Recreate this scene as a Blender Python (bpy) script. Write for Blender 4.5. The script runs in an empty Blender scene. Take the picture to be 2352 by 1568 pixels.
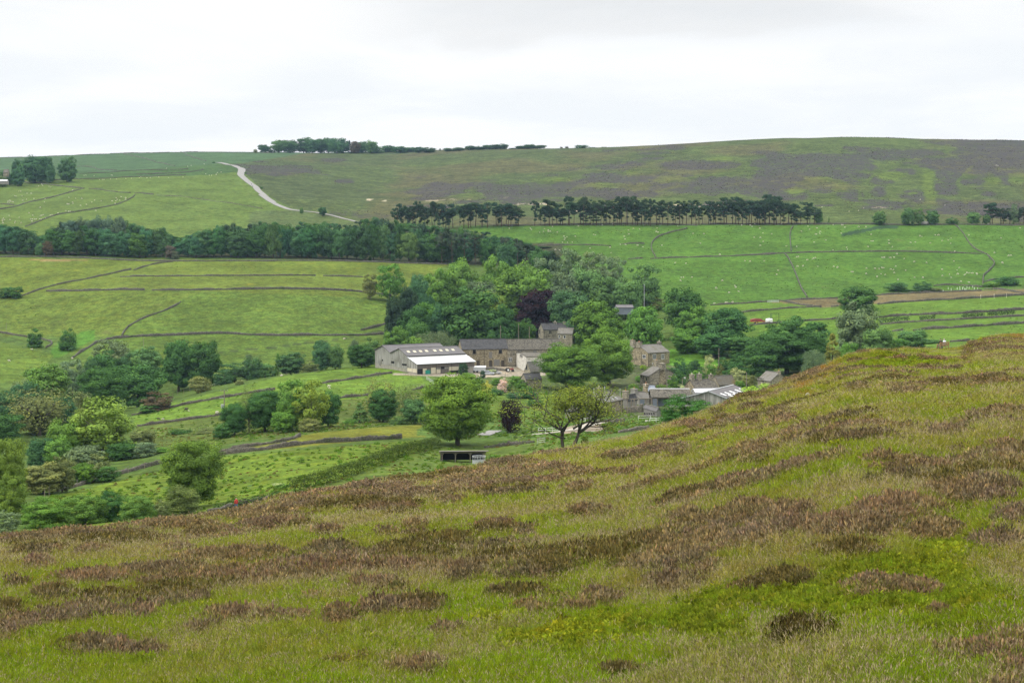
import bpy, math, random
import numpy as np
from mathutils import Vector, Matrix
rng = np.random.default_rng(11); random.seed(5)
S = bpy.context.scene; COL = S.collection
# the camera sees a 2352 x 1568 frame; F is the focal length in those units, VH the row of the eye level
F = 3267.0; CX = 1176.0; VH = 600.0; ZC = 100.0; PI = math.pi
# measured rows and columns of enlarged parts of the frame
def crop(x0, y0, k): return lambda x, y: (x0 + x * k, y0 + y * k)
cA = crop(0, 287.1, .2686); cB = crop(574.2, 287.1, .2686); cC = crop(1148.4, 287.1, .2686); cD = crop(1722.7, 287.1, .2686)
cE = crop(0, 689, .3416); cF = crop(459.4, 689, .3416)
cG = crop(832.6, 717.8, .14648); cH = crop(1119.7, 717.8, .14648); cI = crop(1406.8, 746.5, .14648); cJ = crop(1492.9, 832.6, .14648)
cK = crop(1665.2, 689, .14648); cL = crop(1952.3, 631.6, .18307); cM = crop(918.7, 861.3, .21972); cN = crop(1263.2, 861.3, .14648)
cO = crop(0, 1148.4, .3418); cP = crop(803.9, 1033.6, .3418); cQ = crop(1550.4, 1033.6, .341); cR = crop(0, 0, 1)

# ------------------------------------------------------------------ noise
def _h(ix, iy, s):
    n = (ix.astype(np.int64) * 374761393 + iy.astype(np.int64) * 668265263 + s * 974711) & 0x7fffffff
    n = ((n ^ (n >> 13)) * 1274126177) & 0x7fffffff
    n = ((n ^ (n >> 16)) * 1911520717) & 0x7fffffff
    return (n & 0xffff) / 65535.0
def vnoise(x, y, s=0):
    xi = np.floor(x); yi = np.floor(y); fx = x - xi; fy = y - yi
    fx = fx * fx * (3 - 2 * fx); fy = fy * fy * (3 - 2 * fy)
    a = _h(xi, yi, s); b = _h(xi + 1, yi, s); c = _h(xi, yi + 1, s); d = _h(xi + 1, yi + 1, s)
    return (a + (b - a) * fx) * (1 - fy) + (c + (d - c) * fx) * fy
def fbm(x, y, s=0, o=4):
    t = 0; a = .5; n = 0
    for i in range(o):
        t = t + a * vnoise(x * 2 ** i, y * 2 ** i, s + i * 17); n += a; a *= .5
    return t / n
def sstep(a, b, x):
    t = np.clip((x - a) / (b - a), 0, 1); return t * t * (3 - 2 * t)

# ------------------------------------------------------------------ terrain
CREST = [(-600,1300,52),(0,1234,66),(130,1222,67),(250,1212,68),(430,1192,72),(560,1167,76),(640,1143,79),(740,1128,82),(860,1107,88),(1000,1087,95),(1115,1064,100),
 (1250,1037,108),(1330,1020,112),(1450,1000,117),(1520,976,120),(1600,952,124),(1650,930,128),(1700,908,133),(1760,893,137),(1810,868,142),(1860,850,147),(1900,836,151),(1950,814,157),
 (2000,804,163),(2050,800,168),(2110,797,173),(2180,797,178),(2215,793,181),(2250,773,184),(2300,764,187),(2352,766,190),(2500,750,195),(2960,740,200)]
TBL = {
 0: [(180,1225),(200,1200),(230,1165),(300,1090),(400,1000),(500,925),(540,890),(620,790),(640,788),(660,765),(750,680),(840,600),(860,587),(900,565),(950,533),(1000,505),(1100,468),(1250,430),(1350,408),(1500,392),(1900,362),(2400,368),(3200,385)],
 150: [(180,1222),(200,1198),(230,1165),(280,1110),(400,1000),(500,930),(560,880),(600,838),(625,800),(650,785),(680,745),(720,690),(780,635),(840,600),(860,590),(900,568),(950,535),(1000,508),(1100,470),(1250,430),(1350,403),(1500,388),(1900,357),(2400,363),(3200,380)],
 300: [(200,1195),(230,1165),(265,1120),(300,1075),(340,1045),(400,990),(430,968),(460,945),(490,940),(510,945),(540,925),(570,860),(600,805),(640,774),(720,667),(780,630),(840,602),(865,593),(950,542),(1000,515),(1100,470),(1200,440),(1350,402),(1400,396),(1600,375),(1900,350),(2400,357),(3200,372)],
 500: [(190,1185),(220,1160),(260,1105),(295,1045),(310,1030),(345,1003),(400,972),(425,950),(455,915),(490,893),(515,882),(530,884),(545,880),(570,860),(600,820),(640,773),(720,665),(780,632),(840,600),(865,592),(950,545),(1050,500),(1150,465),(1250,430),(1350,400),(1480,378),(1600,372),(1900,348),(2400,355),(3200,370)],
 700: [(185,1150),(210,1130),(240,1095),(270,1055),(300,1015),(320,998),(345,985),(400,945),(440,908),(460,888),(500,862),(520,852),(540,855),(570,848),(600,820),(640,776),(720,665),(780,634),(840,602),(865,594),(950,552),(1000,530),(1050,510),(1120,483),(1200,455),(1350,420),(1500,390),(1700,365),(1900,351),(2400,357),(3200,370)],
 900: [(190,1130),(220,1110),(250,1070),(290,1030),(318,1005),(335,985),(370,970),(410,935),(455,903),(505,856),(520,845),(545,835),(600,815),(640,785),(660,765),(700,705),(740,672),(800,635),(840,608),(870,600),(950,560),(1000,535),(1060,512),(1100,500),(1200,470),(1400,430),(1600,390),(1800,362),(1900,350),(2000,347),(2400,353),(3200,368)],
 1100: [(150,1090),(200,1095),(250,1080),(288,1058),(310,1030),(340,998),(370,965),(400,942),(430,915),(470,890),(500,868),(520,856),(545,838),(570,830),(620,800),(700,730),(780,670),(850,615),(880,600),(950,560),(985,525),(1010,515),(1100,490),(1200,465),(1400,415),(1600,375),(1750,350),(1850,343),(2000,343),(2400,350),(3200,365)],
 1300: [(150,1045),(200,1055),(255,1030),(290,1010),(330,990),(370,965),(400,950),(430,930),(470,895),(510,865),(545,842),(575,825),(600,805),(660,755),(760,680),(850,610),(900,575),(950,545),(985,520),(1005,514),(1100,492),(1200,465),(1400,410),(1600,365),(1720,343),(1850,341),(2400,350),(3200,365)],
 1500: [(150,1000),(200,1010),(250,1000),(300,990),(340,972),(370,960),(400,945),(440,920),(480,893),(520,865),(550,840),(580,818),(620,780),(680,715),(720,690),(800,640),(880,585),(940,550),(990,522),(1010,514),(1100,492),(1200,462),(1400,400),(1600,350),(1720,333),(1900,340),(2400,352),(3200,370)],
 1700: [(170,935),(220,955),(300,960),(350,950),(400,925),(440,905),(480,885),(520,860),(550,830),(580,800),(610,770),(640,748),(680,715),(715,697),(800,645),(880,582),(990,520),(1010,514),(1100,490),(1200,455),(1400,390),(1600,336),(1700,320),(1900,330),(2400,350),(3200,370)],
 1900: [(180,855),(250,880),(350,890),(450,870),(520,835),(560,800),(600,765),(640,735),(680,710),(705,693),(740,670),(800,640),(880,578),(990,517),(1010,512),(1100,490),(1200,452),(1400,385),(1600,328),(1690,313),(1900,325),(2400,345),(3200,370)],
 2100: [(200,815),(250,820),(350,818),(450,805),(500,785),(545,757),(590,738),(630,723),(690,692),(740,672),(800,640),(880,580),(990,519),(1010,513),(1100,490),(1200,455),(1400,392),(1600,334),(1690,317),(1900,327),(2400,345),(3200,370)],
 2352: [(230,790),(350,805),(450,800),(500,775),(545,741),(590,724),(630,709),(690,678),(740,662),(800,635),(880,585),(990,520),(1010,513),(1100,490),(1200,460),(1400,395),(1600,338),(1700,321),(1900,330),(2400,345),(3200,370)],
}
XS = np.arange(-600, 2961, 5.0); NX = len(XS)
DS = np.geomspace(7, 3200, 1060); ND = len(DS); LD = np.log(DS)
yc = np.interp(XS, [c[0] for c in CREST], [c[1] for c in CREST]); dc = np.interp(XS, [c[0] for c in CREST], [c[2] for c in CREST])
tx = sorted(TBL); prof = np.array([np.interp(LD, np.log([p[0] for p in TBL[k]]), [p[1] for p in TBL[k]]) for k in tx])
Yv = np.empty((NX, ND))
for j in range(ND): Yv[:, j] = np.interp(XS, tx, prof[:, j])
def blur(A, sig, ax):
    r = int(sig * 3); k = np.exp(-.5 * (np.arange(-r, r + 1) / sig) ** 2); k /= k.sum()
    P = np.pad(A, [(r, r) if i == ax else (0, 0) for i in range(2)], mode='edge')
    o = np.zeros_like(A)
    for i, w in enumerate(k): o += w * (P[i:i + A.shape[0]] if ax == 0 else P[:, i:i + A.shape[1]])
    return o
Yv = blur(Yv, 9, 0)
D2, X2 = np.meshgrid(DS, XS)
yg = yc + .36 * F / dc      # the grass on the brow stands this much higher than its soil
yc2 = yg[:, None]; dc2 = dc[:, None]
Yfg = yc2 + 16300 * (1 / D2 - 1 / dc2)
d1 = dc2 * 1.45
t = np.clip(np.log(D2 / dc2) / np.log(1.45), 0, 1)
Yd1 = np.array([np.interp(math.log(d1[i, 0]), LD, Yv[i]) for i in range(NX)])[:, None]
Yd1 = np.maximum(Yd1, yc2 + 6)
ramp = yc2 + (Yd1 - yc2) * t
t2 = np.clip(np.log(D2 / d1) / np.log(1.25), 0, 1)
Y = np.where(D2 <= dc2, Yfg, np.where(D2 < d1, ramp, Yd1 + (Yv - Yd1) * t2))
Y = blur(Y, 2.2, 1)
Z = ZC + (VH - Y) / F * D2

WX = (X2 - CX) / F * D2; WY = D2
fgm = 1 - sstep(1.0, 1.25, D2 / dc2)
Z += fgm * ((fbm(WX / 9, WY / 9, 3) - .5) * .55 + (fbm(WX / 2.6, WY / 2.6, 5) - .5) * .34) * sstep(8, 20, D2)
Z += fgm * np.exp(-((X2 - 2090) / 190) ** 2 - ((D2 - 158) / 30) ** 2) * (fbm(WX / 5.5, WY / 7, 13, 3) - .5) * 1.5
Z += (1 - fgm) * (fbm(WX / 45, WY / 45, 9, 3) - .5) * np.where(D2 > 960, 2.2, .5)
YP = VH - (Z - ZC) * F / D2
# a grassy knoll under the bench and a dip before it are part of the crest rows above
def _xi(u): return np.clip((np.asarray(u, float) - XS[0]) / 5.0, 0, NX - 1.001)
DL = LD[1] - LD[0]
def bil(A, u, d):
    x = _xi(u); j = np.clip((np.log(np.asarray(d, float)) - LD[0]) / DL, 0, ND - 1.001)
    i0 = x.astype(int); j0 = j.astype(int); fx = x - i0; fj = j - j0
    return (A[i0, j0] * (1 - fx) + A[i0 + 1, j0] * fx) * (1 - fj) + (A[i0, j0 + 1] * (1 - fx) + A[i0 + 1, j0 + 1] * fx) * fj
def ground(X, Yw): 
    X = np.asarray(X, float); Yw = np.asarray(Yw, float)
    return bil(Z, CX + F * X / Yw, Yw)
def gz(X, Yw): return float(ground(X, Yw))
def pt(u, v, d): return Vector(((u - CX) / F * d, d, ZC + (VH - v) / F * d))
def onground(u, d):
    X = (u - CX) / F * d; return Vector((X, d, gz(X, d)))
def hit(u, v, dmin=None):
    x = float(_xi(u)); i = int(x); fx = x - i
    p = YP[i] * (1 - fx) + YP[i + 1] * fx
    if dmin is None: dmin = 1.35 * float(np.interp(u, XS, dc))
    j0 = max(1, int(np.searchsorted(DS, dmin)))
    idx = np.nonzero(p[j0:] <= v)[0]
    if len(idx): j = j0 + idx[0]
    else: j = j0 + int(np.argmin(p[j0:]))
    d = DS[j]
    if j > j0 and p[j - 1] > v >= p[j]: 
        f = (p[j - 1] - v) / (p[j - 1] - p[j]); d = DS[j - 1] + (DS[j] - DS[j - 1]) * f
    return onground(u, d)
def hitf(u, v): return hit(u, v, 9.0)

# ------------------------------------------------------------------ objects
def tag(o, label=None, cat=None, group=None, kind=None):
    if label: o['label'] = label
    if cat: o['category'] = cat
    if group: o['group'] = group
    if kind: o['kind'] = kind
    return o
def empty(name, loc, rz=0, **k):
    o = bpy.data.objects.new(name, None); COL.objects.link(o); o.location = loc; o.rotation_euler = (0, 0, rz); o.empty_display_size = .5
    return tag(o, **k)
def npmesh(name, V, faces, mat=None, smooth=False, attrs=None):
    """faces: list of (n,k) int arrays"""
    m = bpy.data.meshes.new(name); V = np.asarray(V, np.float32)
    m.vertices.add(len(V)); m.vertices.foreach_set('co', V.ravel())
    fs = [np.asarray(f, np.int32) for f in faces if len(f)]
    loops = np.concatenate([f.ravel() for f in fs]); tot = np.concatenate([np.full(len(f), f.shape[1], np.int32) for f in fs])
    st = np.concatenate([[0], np.cumsum(tot)[:-1]]).astype(np.int32)
    m.loops.add(len(loops)); m.loops.foreach_set('vertex_index', loops)
    m.polygons.add(len(tot)); m.polygons.foreach_set('loop_start', st); m.polygons.foreach_set('loop_total', tot)
    if smooth: m.polygons.foreach_set('use_smooth', np.ones(len(tot), bool))
    m.update(calc_edges=True)
    for k, (ty, a) in (attrs or {}).items():
        at = m.attributes.new(k, ty, 'POINT'); at.data.foreach_set('color' if ty == 'FLOAT_COLOR' else 'vector' if ty == 'FLOAT_VECTOR' else 'value', np.asarray(a).ravel())
    if mat: m.materials.append(mat)
    return m
def obj(name, mesh, parent=None, **k):
    o = bpy.data.objects.new(name, mesh); COL.objects.link(o)
    if parent: o.parent = parent
    return tag(o, **k)
class MB:
    """collects simple solids, then becomes one mesh"""
    def __init__(s): s.v = []; s.f = []
    def add(s, vs, fs):
        n = len(s.v); s.v += [tuple(v) for v in vs]; s.f += [tuple(i + n for i in f) for f in fs]; return s
    def box(s, x0, x1, y0, y1, z0, z1):
        return s.add([(x0,y0,z0),(x1,y0,z0),(x1,y1,z0),(x0,y1,z0),(x0,y0,z1),(x1,y0,z1),(x1,y1,z1),(x0,y1,z1)], [(3,2,1,0),(4,5,6,7),(0,1,5,4),(1,2,6,5),(2,3,7,6),(3,0,4,7)])
    def prism(s, poly, axis, a, b):
        """poly of (p,q); axis 'x': (p,q)=(y,z), 'y': (x,z), 'z': (x,y)"""
        mk = {'x': lambda p, q, t: (t, p, q), 'y': lambda p, q, t: (p, t, q), 'z': lambda p, q, t: (p, q, t)}[axis]
        n = len(poly); vs = [mk(p, q, a) for p, q in poly] + [mk(p, q, b) for p, q in poly]
        return s.add(vs, [tuple(range(n)), tuple(range(2 * n - 1, n - 1, -1))] + [(i, i + n, (i + 1) % n + n, (i + 1) % n) for i in range(n)])
    def tube(s, pts, rad, n=6):
        pts = [Vector(p) for p in pts]
        if not hasattr(rad, '__len__'): rad = [rad] * len(pts)
        vs = []
        for i, p in enumerate(pts):
            d = (pts[min(i + 1, len(pts) - 1)] - pts[max(i - 1, 0)]).normalized()
            a = d.orthogonal().normalized(); b = d.cross(a)
            vs += [p + (a * math.cos(2 * PI * k / n) + b * math.sin(2 * PI * k / n)) * rad[i] for k in range(n)]
        fs = [(i * n + k, i * n + (k + 1) % n, (i + 1) * n + (k + 1) % n, (i + 1) * n + k) for i in range(len(pts) - 1) for k in range(n)]
        fs += [tuple(range(n - 1, -1, -1)), tuple(range((len(pts) - 1) * n, len(pts) * n))]
        return s.add(vs, fs)
    def mesh(s, name, mat, smooth=False):
        m = bpy.data.meshes.new(name); m.from_pydata(s.v, [], s.f); m.materials.append(mat)
        import bmesh
        b = bmesh.new(); b.from_mesh(m); bmesh.ops.recalc_face_normals(b, faces=b.faces); b.to_mesh(m); b.free()
        if smooth: m.polygons.foreach_set('use_smooth', np.ones(len(m.polygons), bool))
        return m
    def build(s, name, mat, parent=None, smooth=False, **k): return obj(name, s.mesh(name, mat, smooth), parent, **k)

# ------------------------------------------------------------------ materials
def nodes(name):
    m = bpy.data.materials.new(name); m.use_nodes = True; nt = m.node_tree; nt.nodes.clear()
    def N(t, **k):
        n = nt.nodes.new('ShaderNode' + t)
        for a, b in k.items(): setattr(n, a, b)
        return n
    return m, nt, N, nt.links.new
def c4(c): return (c[0], c[1], c[2], 1)
def mixc(nt, N, L, mode, fac, a, b):
    n = N('Mix', data_type='RGBA', blend_type=mode)
    for s, v in ((n.inputs[0], fac), (n.inputs[6], a), (n.inputs[7], b)):
        if hasattr(v, 'is_output'): L(v, s)
        else: s.default_value = v
    return n.outputs[2]
def mrange(N, L, v, a, b, c=0., d=1.):
    n = N('MapRange'); L(v, n.inputs[0])
    for i, x in zip((1, 2, 3, 4), (a, b, c, d)): n.inputs[i].default_value = x
    return n.outputs[0]
def noise(N, L, vec, scale, detail=5, rough=.6):
    n = N('TexNoise'); L(vec, n.inputs['Vector']); n.inputs['Scale'].default_value = scale; n.inputs['Detail'].default_value = detail; n.inputs['Roughness'].default_value = rough
    return n.outputs[0]
def mat(name, c1, c2=None, scale=3., detail=5, lo=.35, hi=.65, rough=.9, spec=.2, bump=0., bscale=None, stretch=(1, 1, 1), c3=None, s3=.6, metal=0, vor=0, wave=0, objcol=False):
    m, nt, N, L = nodes(name); out = N('OutputMaterial'); bs = N('BsdfPrincipled'); L(bs.outputs[0], out.inputs[0])
    bs.inputs['Roughness'].default_value = rough; bs.inputs['Specular IOR Level'].default_value = spec; bs.inputs['Metallic'].default_value = metal
    tc = N('TexCoord'); mp = N('Mapping'); L(tc.outputs['Object'], mp.inputs[0]); mp.inputs['Scale'].default_value = stretch; vec = mp.outputs[0]
    n1 = noise(N, L, vec, scale, detail); f = mrange(N, L, n1, lo, hi)
    col = mixc(nt, N, L, 'MIX', f, c4(c1), c4(c2 or c1))
    if c3:
        f3 = mrange(N, L, noise(N, L, tc.outputs['Object'], s3, 6), .52, .68); col = mixc(nt, N, L, 'MIX', f3, col, c4(c3))
    h = n1
    if vor:
        v = N('TexVoronoi', feature='DISTANCE_TO_EDGE'); L(vec, v.inputs['Vector']); v.inputs['Scale'].default_value = vor
        vc = N('TexVoronoi'); L(vec, vc.inputs['Vector']); vc.inputs['Scale'].default_value = vor
        g = N('SeparateColor'); L(vc.outputs['Color'], g.inputs[0])
        k = mrange(N, L, g.outputs[0], 0, 1, .62, 1.35); kc = N('CombineColor'); [L(k, kc.inputs[i]) for i in range(3)]
        col = mixc(nt, N, L, 'MULTIPLY', 1., col, kc.outputs[0])
        e = mrange(N, L, v.outputs['Distance'], 0, .09); col = mixc(nt, N, L, 'MIX', e, c4([x * .45 for x in c1]), col); h = v.outputs['Distance']
    if wave:
        wv = N('TexWave', bands_direction='Z', wave_profile='SAW'); L(tc.outputs['Object'], wv.inputs['Vector']); wv.inputs['Scale'].default_value = wave; wv.inputs['Distortion'].default_value = .6; wv.inputs['Detail'].default_value = 2
        k = mrange(N, L, wv.outputs[1], 0, 1, .72, 1.1); kc = N('CombineColor'); [L(k, kc.inputs[i]) for i in range(3)]
        col = mixc(nt, N, L, 'MULTIPLY', 1., col, kc.outputs[0]); h = wv.outputs[1]
    if objcol:
        oi = N('ObjectInfo'); col = mixc(nt, N, L, 'MULTIPLY', 1., col, oi.outputs['Color'])
    L(col, bs.inputs['Base Color'])
    if bump:
        b = N('Bump'); b.inputs['Strength'].default_value = bump; b.inputs['Distance'].default_value = .1
        L(noise(N, L, vec, bscale, 4) if bscale else h, b.inputs['Height']); L(b.outputs[0], bs.inputs['Normal'])
    return m
def leafmat(name, src='OBJECT', var=(.7, 1.35), trans=.3, rough=.55):
    """leaf colour = colour of the object (or instance) x a per-leaf 'tint'"""
    m, nt, N, L = nodes(name); out = N('OutputMaterial')
    if src == 'OBJECT': col = N('ObjectInfo').outputs['Color']
    else: col = N('Attribute', attribute_name='tint', attribute_type='INSTANCER').outputs['Color']
    at = N('Attribute', attribute_name='leaf'); k = mrange(N, L, at.outputs['Fac'], 0, 1, *var)
    kc = N('CombineColor'); [L(k, kc.inputs[i]) for i in range(3)]
    col = mixc(nt, N, L, 'MULTIPLY', 1., col, kc.outputs[0])
    # young leaves are yellower, old ones bluer
    k2 = mrange(N, L, at.outputs['Fac'], .6, 1.); col = mixc(nt, N, L, 'MULTIPLY', k2, col, (1.18, 1.05, .75, 1))
    d = N('BsdfDiffuse'); t_ = N('BsdfTranslucent'); mx = N('MixShader'); mx.inputs[0].default_value = trans
    L(col, d.inputs[0]); L(mixc(nt, N, L, 'MULTIPLY', 1., col, (1.15, 1.25, .6, 1)), t_.inputs[0]); L(d.outputs[0], mx.inputs[1]); L(t_.outputs[0], mx.inputs[2])
    L(mx.outputs[0], out.inputs[0]); return m
# ------------------------------------------------------------------ camera, sky, sun, haze
cam = bpy.data.cameras.new('camera'); cam.lens = 36.0 * F / 2352; cam.sensor_width = 36; cam.clip_end = 9000; cam.clip_start = .5
cam.shift_y = -(784 - VH) / 2352
co = bpy.data.objects.new('camera', cam); COL.objects.link(co); co.location = (0, 0, ZC); co.rotation_euler = (PI / 2, 0, 0); S.camera = co
SUNDIR = Vector((-.62, -.05, .80)).normalized()
W = bpy.data.worlds.new('World'); S.world = W; W.use_nodes = True; nt = W.node_tree; nt.nodes.clear()
def N(t, **k):
    n = nt.nodes.new('ShaderNode' + t)
    for a, b in k.items(): setattr(n, a, b)
    return n
L = nt.links.new
out = N('OutputWorld'); bg = N('Background'); bg.inputs[1].default_value = .1; L(bg.outputs[0], out.inputs[0])
sky = N('TexSky', sky_type='NISHITA'); sky.sun_disc = False; sky.sun_elevation = math.asin(SUNDIR.z); sky.sun_rotation = math.atan2(SUNDIR.x, SUNDIR.y); sky.air_density = 1.2; sky.dust_density = 2
tc = N('TexCoord'); sp = N('SeparateXYZ'); L(tc.outputs['Generated'], sp.inputs[0])
def mth(op, a, b=0.):
    n = N('Math', operation=op)
    for s, v in zip(n.inputs, (a, b)):
        if hasattr(v, 'is_output'): L(v, s)
        else: s.default_value = v
    return n.outputs[0]
# a high cloud layer seen in perspective
zz = mth('ADD', mth('MAXIMUM', sp.outputs[2], 0.), .10)
cb = N('CombineXYZ'); L(mth('DIVIDE', sp.outputs[0], zz), cb.inputs[0]); L(mth('DIVIDE', sp.outputs[1], zz), cb.inputs[1]); cb.inputs[2].default_value = 3.4
nz = N('TexNoise'); L(cb.outputs[0], nz.inputs['Vector']); nz.inputs['Scale'].default_value = 1.15; nz.inputs['Detail'].default_value = 7; nz.inputs['Roughness'].default_value = .52; nz.inputs['Distortion'].default_value = .3
mr = N('MapRange', interpolation_type='SMOOTHSTEP'); L(nz.outputs[0], mr.inputs[0])
for i, v in zip((1, 2, 3, 4), (.36, .62, .99, 1.07)): mr.inputs[i].default_value = v
# one long grey bank high in front, a little right of the middle
az = mth('DIVIDE', sp.outputs[0], mth('MAXIMUM', sp.outputs[1], .05)); wob_ = mth('MULTIPLY', mth('SUBTRACT', nz.outputs[0], .5), .10)
el = mth('ADD', mth('DIVIDE', sp.outputs[2], mth('MAXIMUM', sp.outputs[1], .05)), wob_)
bank = N('MapRange', interpolation_type='SMOOTHSTEP'); L(el, bank.inputs[0])
for i, v in zip((1, 2, 3, 4), (.150, .172, 0, 1)): bank.inputs[i].default_value = v
bx_ = mth('DIVIDE', mth('SUBTRACT', az, .09), .23); bump = N('MapRange', interpolation_type='SMOOTHSTEP'); L(mth('MULTIPLY', bx_, bx_), bump.inputs[0])
for i, v in zip((1, 2, 3, 4), (.1, 1.1, .14, .015)): bump.inputs[i].default_value = v
shade = mth('SUBTRACT', 1., mth('MULTIPLY', bank.outputs[0], bump.outputs[0]))
mz = N('MapRange', interpolation_type='SMOOTHSTEP'); L(sp.outputs[2], mz.inputs[0])
for i, v in zip((1, 2, 3, 4), (.19, .85, 1., 2.8)): mz.inputs[i].default_value = v
lum = mth('MULTIPLY', mth('MULTIPLY', mth('MULTIPLY', mr.outputs[0], shade), mz.outputs[0]), 10.0)
mt = N('MapRange'); L(nz.outputs[0], mt.inputs[0])
for i, v in zip((1, 2, 3, 4), (.38, .6, 0, 1)): mt.inputs[i].default_value = v
tint = mixc(nt, N, L, 'MIX', mt.outputs[0], (.975, .992, 1.005, 1), (1., .998, .992, 1))
lc = N('CombineColor'); [L(lum, lc.inputs[i]) for i in range(3)]
cl = mixc(nt, N, L, 'MULTIPLY', 1., tint, lc.outputs[0])
L(mixc(nt, N, L, 'MIX', .975, sky.outputs[0], cl), bg.inputs[0])
sun = bpy.data.lights.new('sun', 'SUN'); sun.energy = 2.6; sun.angle = math.radians(8); sun.color = (1, .96, .89)
so = bpy.data.objects.new('sun', sun); COL.objects.link(so); so.rotation_euler = SUNDIR.to_track_quat('Z', 'Y').to_euler(); so.location = (0, 0, 400)
S.view_settings.view_transform = 'Standard'; S.view_settings.look = 'None'; S.view_settings.gamma = 1; S.view_settings.exposure = 0.0
S.render.engine = 'CYCLES'; cy = S.cycles
cy.max_bounces = 4; cy.diffuse_bounces = 2; cy.glossy_bounces = 2; cy.transmission_bounces = 3; cy.transparent_max_bounces = 4; cy.volume_bounces = 0
S.render.filter_size = 1.15; cy.use_denoising = True; cy.use_adaptive_sampling = True; cy.adaptive_threshold = .012; cy.caustics_reflective = False; cy.caustics_refractive = False
try: cy.denoiser = 'OPENIMAGEDENOISE'; cy.denoising_prefilter = 'NONE'; cy.denoising_input_passes = 'RGB_ALBEDO_NORMAL'
except Exception: pass
m, nt2, N2, L2 = nodes('haze_air'); o_ = N2('OutputMaterial'); pv = N2('VolumePrincipled'); L2(pv.outputs[0], o_.inputs['Volume'])
pv.inputs['Color'].default_value = (.50, .73, 1., 1); pv.inputs['Density'].default_value = 4.3e-5; pv.inputs['Anisotropy'].default_value = 0.
zlo = float(Z.min()) - 3; zhi = float(Z.max()) + 45
hz = MB().box(-3400, 3400, -70, 3350, zlo, zhi).build('haze', m); tag(hz, 'thin blue summer haze lying over the valley', 'haze', kind='stuff')

# ------------------------------------------------------------------ what grows where
def inpoly(U, V, poly):
    r = np.zeros(U.shape, bool); n = len(poly)
    for i in range(n):
        (x1, y1), (x2, y2) = poly[i], poly[(i + 1) % n]
        if y1 == y2: continue
        c = ((y1 > V) != (y2 > V)) & (U < (x2 - x1) * (V - y1) / (y2 - y1) + x1)
        r ^= c
    return r
def linedist(U, V, pts):
    b = np.full(U.shape, 1e9)
    for (x1, y1), (x2, y2) in zip(pts, pts[1:]):
        dx, dy = x2 - x1, y2 - y1; t = np.clip(((U - x1) * dx + (V - y1) * dy) / (dx * dx + dy * dy), 0, 1)
        b = np.minimum(b, np.hypot(U - x1 - t * dx, V - y1 - t * dy))
    return b
UV = X2 + 0 * D2; VV = YP
val = D2 > dc2 * 1.2
BASE = np.empty(D2.shape + (3,)); BASE[:] = (.080, .132, .028); AMT = np.zeros(D2.shape + (3,))
wob = (fbm(WX / 14, WY / 14, 21, 3) - .5) * 5
def paint(poly, col, fl=0., tu=0., cf=None, dm=(0, 9e9)):
    pl = [cf(*p) for p in poly] if cf else poly
    mk = inpoly(UV + wob, VV + wob * .5, pl) & val & (D2 > dm[0]) & (D2 < dm[1])
    BASE[mk] = col; AMT[mk] = (fl, 0, tu)
paint([(-700,250),(900,250),(900,372),(480,382),(420,395),(0,405),(-700,420)], (.060,.112,.048))
paint([(-700,400),(0,402),(420,392),(500,376),(548,385),(640,470),(820,512),(830,560),(-700,600)], (.092,.142,.030), .15, .1)
paint([(0,400),(250,395),(560,372),(545,395),(480,402),(0,415)], (.055,.105,.032), 0, .3)
paint([(0,742),(2000,640),(2352,730),(2352,960),(0,960)], (.078,.112,.036), 0, .5, cB, (900, 1150))
paint([(-700,588),(1040,600),(900,690),(890,746),(0,772),(-700,772)], (.108,.150,.024), .6, .05)
paint([(440,668),(900,684),(890,745),(280,772),(310,735),(400,705)], (.086,.138,.024), .2, .05)
paint([(-100,680),(330,666),(440,668),(400,705),(310,735),(280,772),(0,772)], (.098,.142,.024), .4, .1)
paint([(180,1140),(400,1143),(790,1158),(560,1166),(300,1160)], (.22,.175,.07), cf=cA)
paint([(150,812),(240,772),(890,746),(900,790),(700,850),(350,850)], (.086,.140,.024), .15, .15)
paint([(-600,780),(0,785),(130,815),(60,875),(-600,895)], (.100,.158,.026), .1, .05)
paint([(300,950),(640,864),(870,836),(1010,880),(1000,893),(310,978)], (.105,.180,.024), .15, .15)
paint([(310,978),(1000,892),(980,985),(600,1010),(300,1050)], (.088,.125,.026), .1, .6)
paint([(670,912),(900,880),(1250,850),(1510,838),(1520,920),(1100,945),(650,990),(300,1020),(130,1040),(120,1020),(560,955)], (.135,.150,.022), .55, .0, cF)
paint([(60,1240),(120,1140),(490,1050),(960,1010),(1000,1028),(640,1150),(480,1185),(60,1240)], (.112, .172, .020), .2, .6)
paint([(640,1150),(1000,1030),(1320,1000),(1330,1060),(700,1150)], (.098,.148,.028), 0, .55)
paint([(960,1000),(1320,1010),(1480,985),(1530,960),(1520,930),(1120,905),(960,985)], (.082,.140,.028), .1, .8)
paint([(1040,880),(1200,900),(1330,905),(1330,960),(1140,965)], (.095,.150,.022), .3, .7)
paint([(1050,520),(1080,515),(2700,515),(2700,640),(2352,660),(2254,664),(2007,675),(1900,688),(1620,698),(1380,720),(1240,575)], (.066,.140,.020), .0, .35)
paint([(1620,700),(1860,690),(2700,650),(2700,800),(1700,800),(1640,750)], (.090,.165,.022), .25, .2)
paint([(150,1515),(350,1495),(760,1480),(1060,1455),(1400,1437),(1980,1415),(2150,1405),(2700,1400),(2700,1440),(2345,1452),(2000,1477),(1500,1502),(1090,1532),(600,1558),(400,1530)], (.142,.120,.058), .0, .0, cD)
# bare dark leaf litter floor of the plantation
paint([(-700,583),(76,583),(405,590),(1040,602),(1290,640),(1290,560),(1000,520),(-700,520)], (.050,.060,.026), 0, 0, None, (858, 935))
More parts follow.
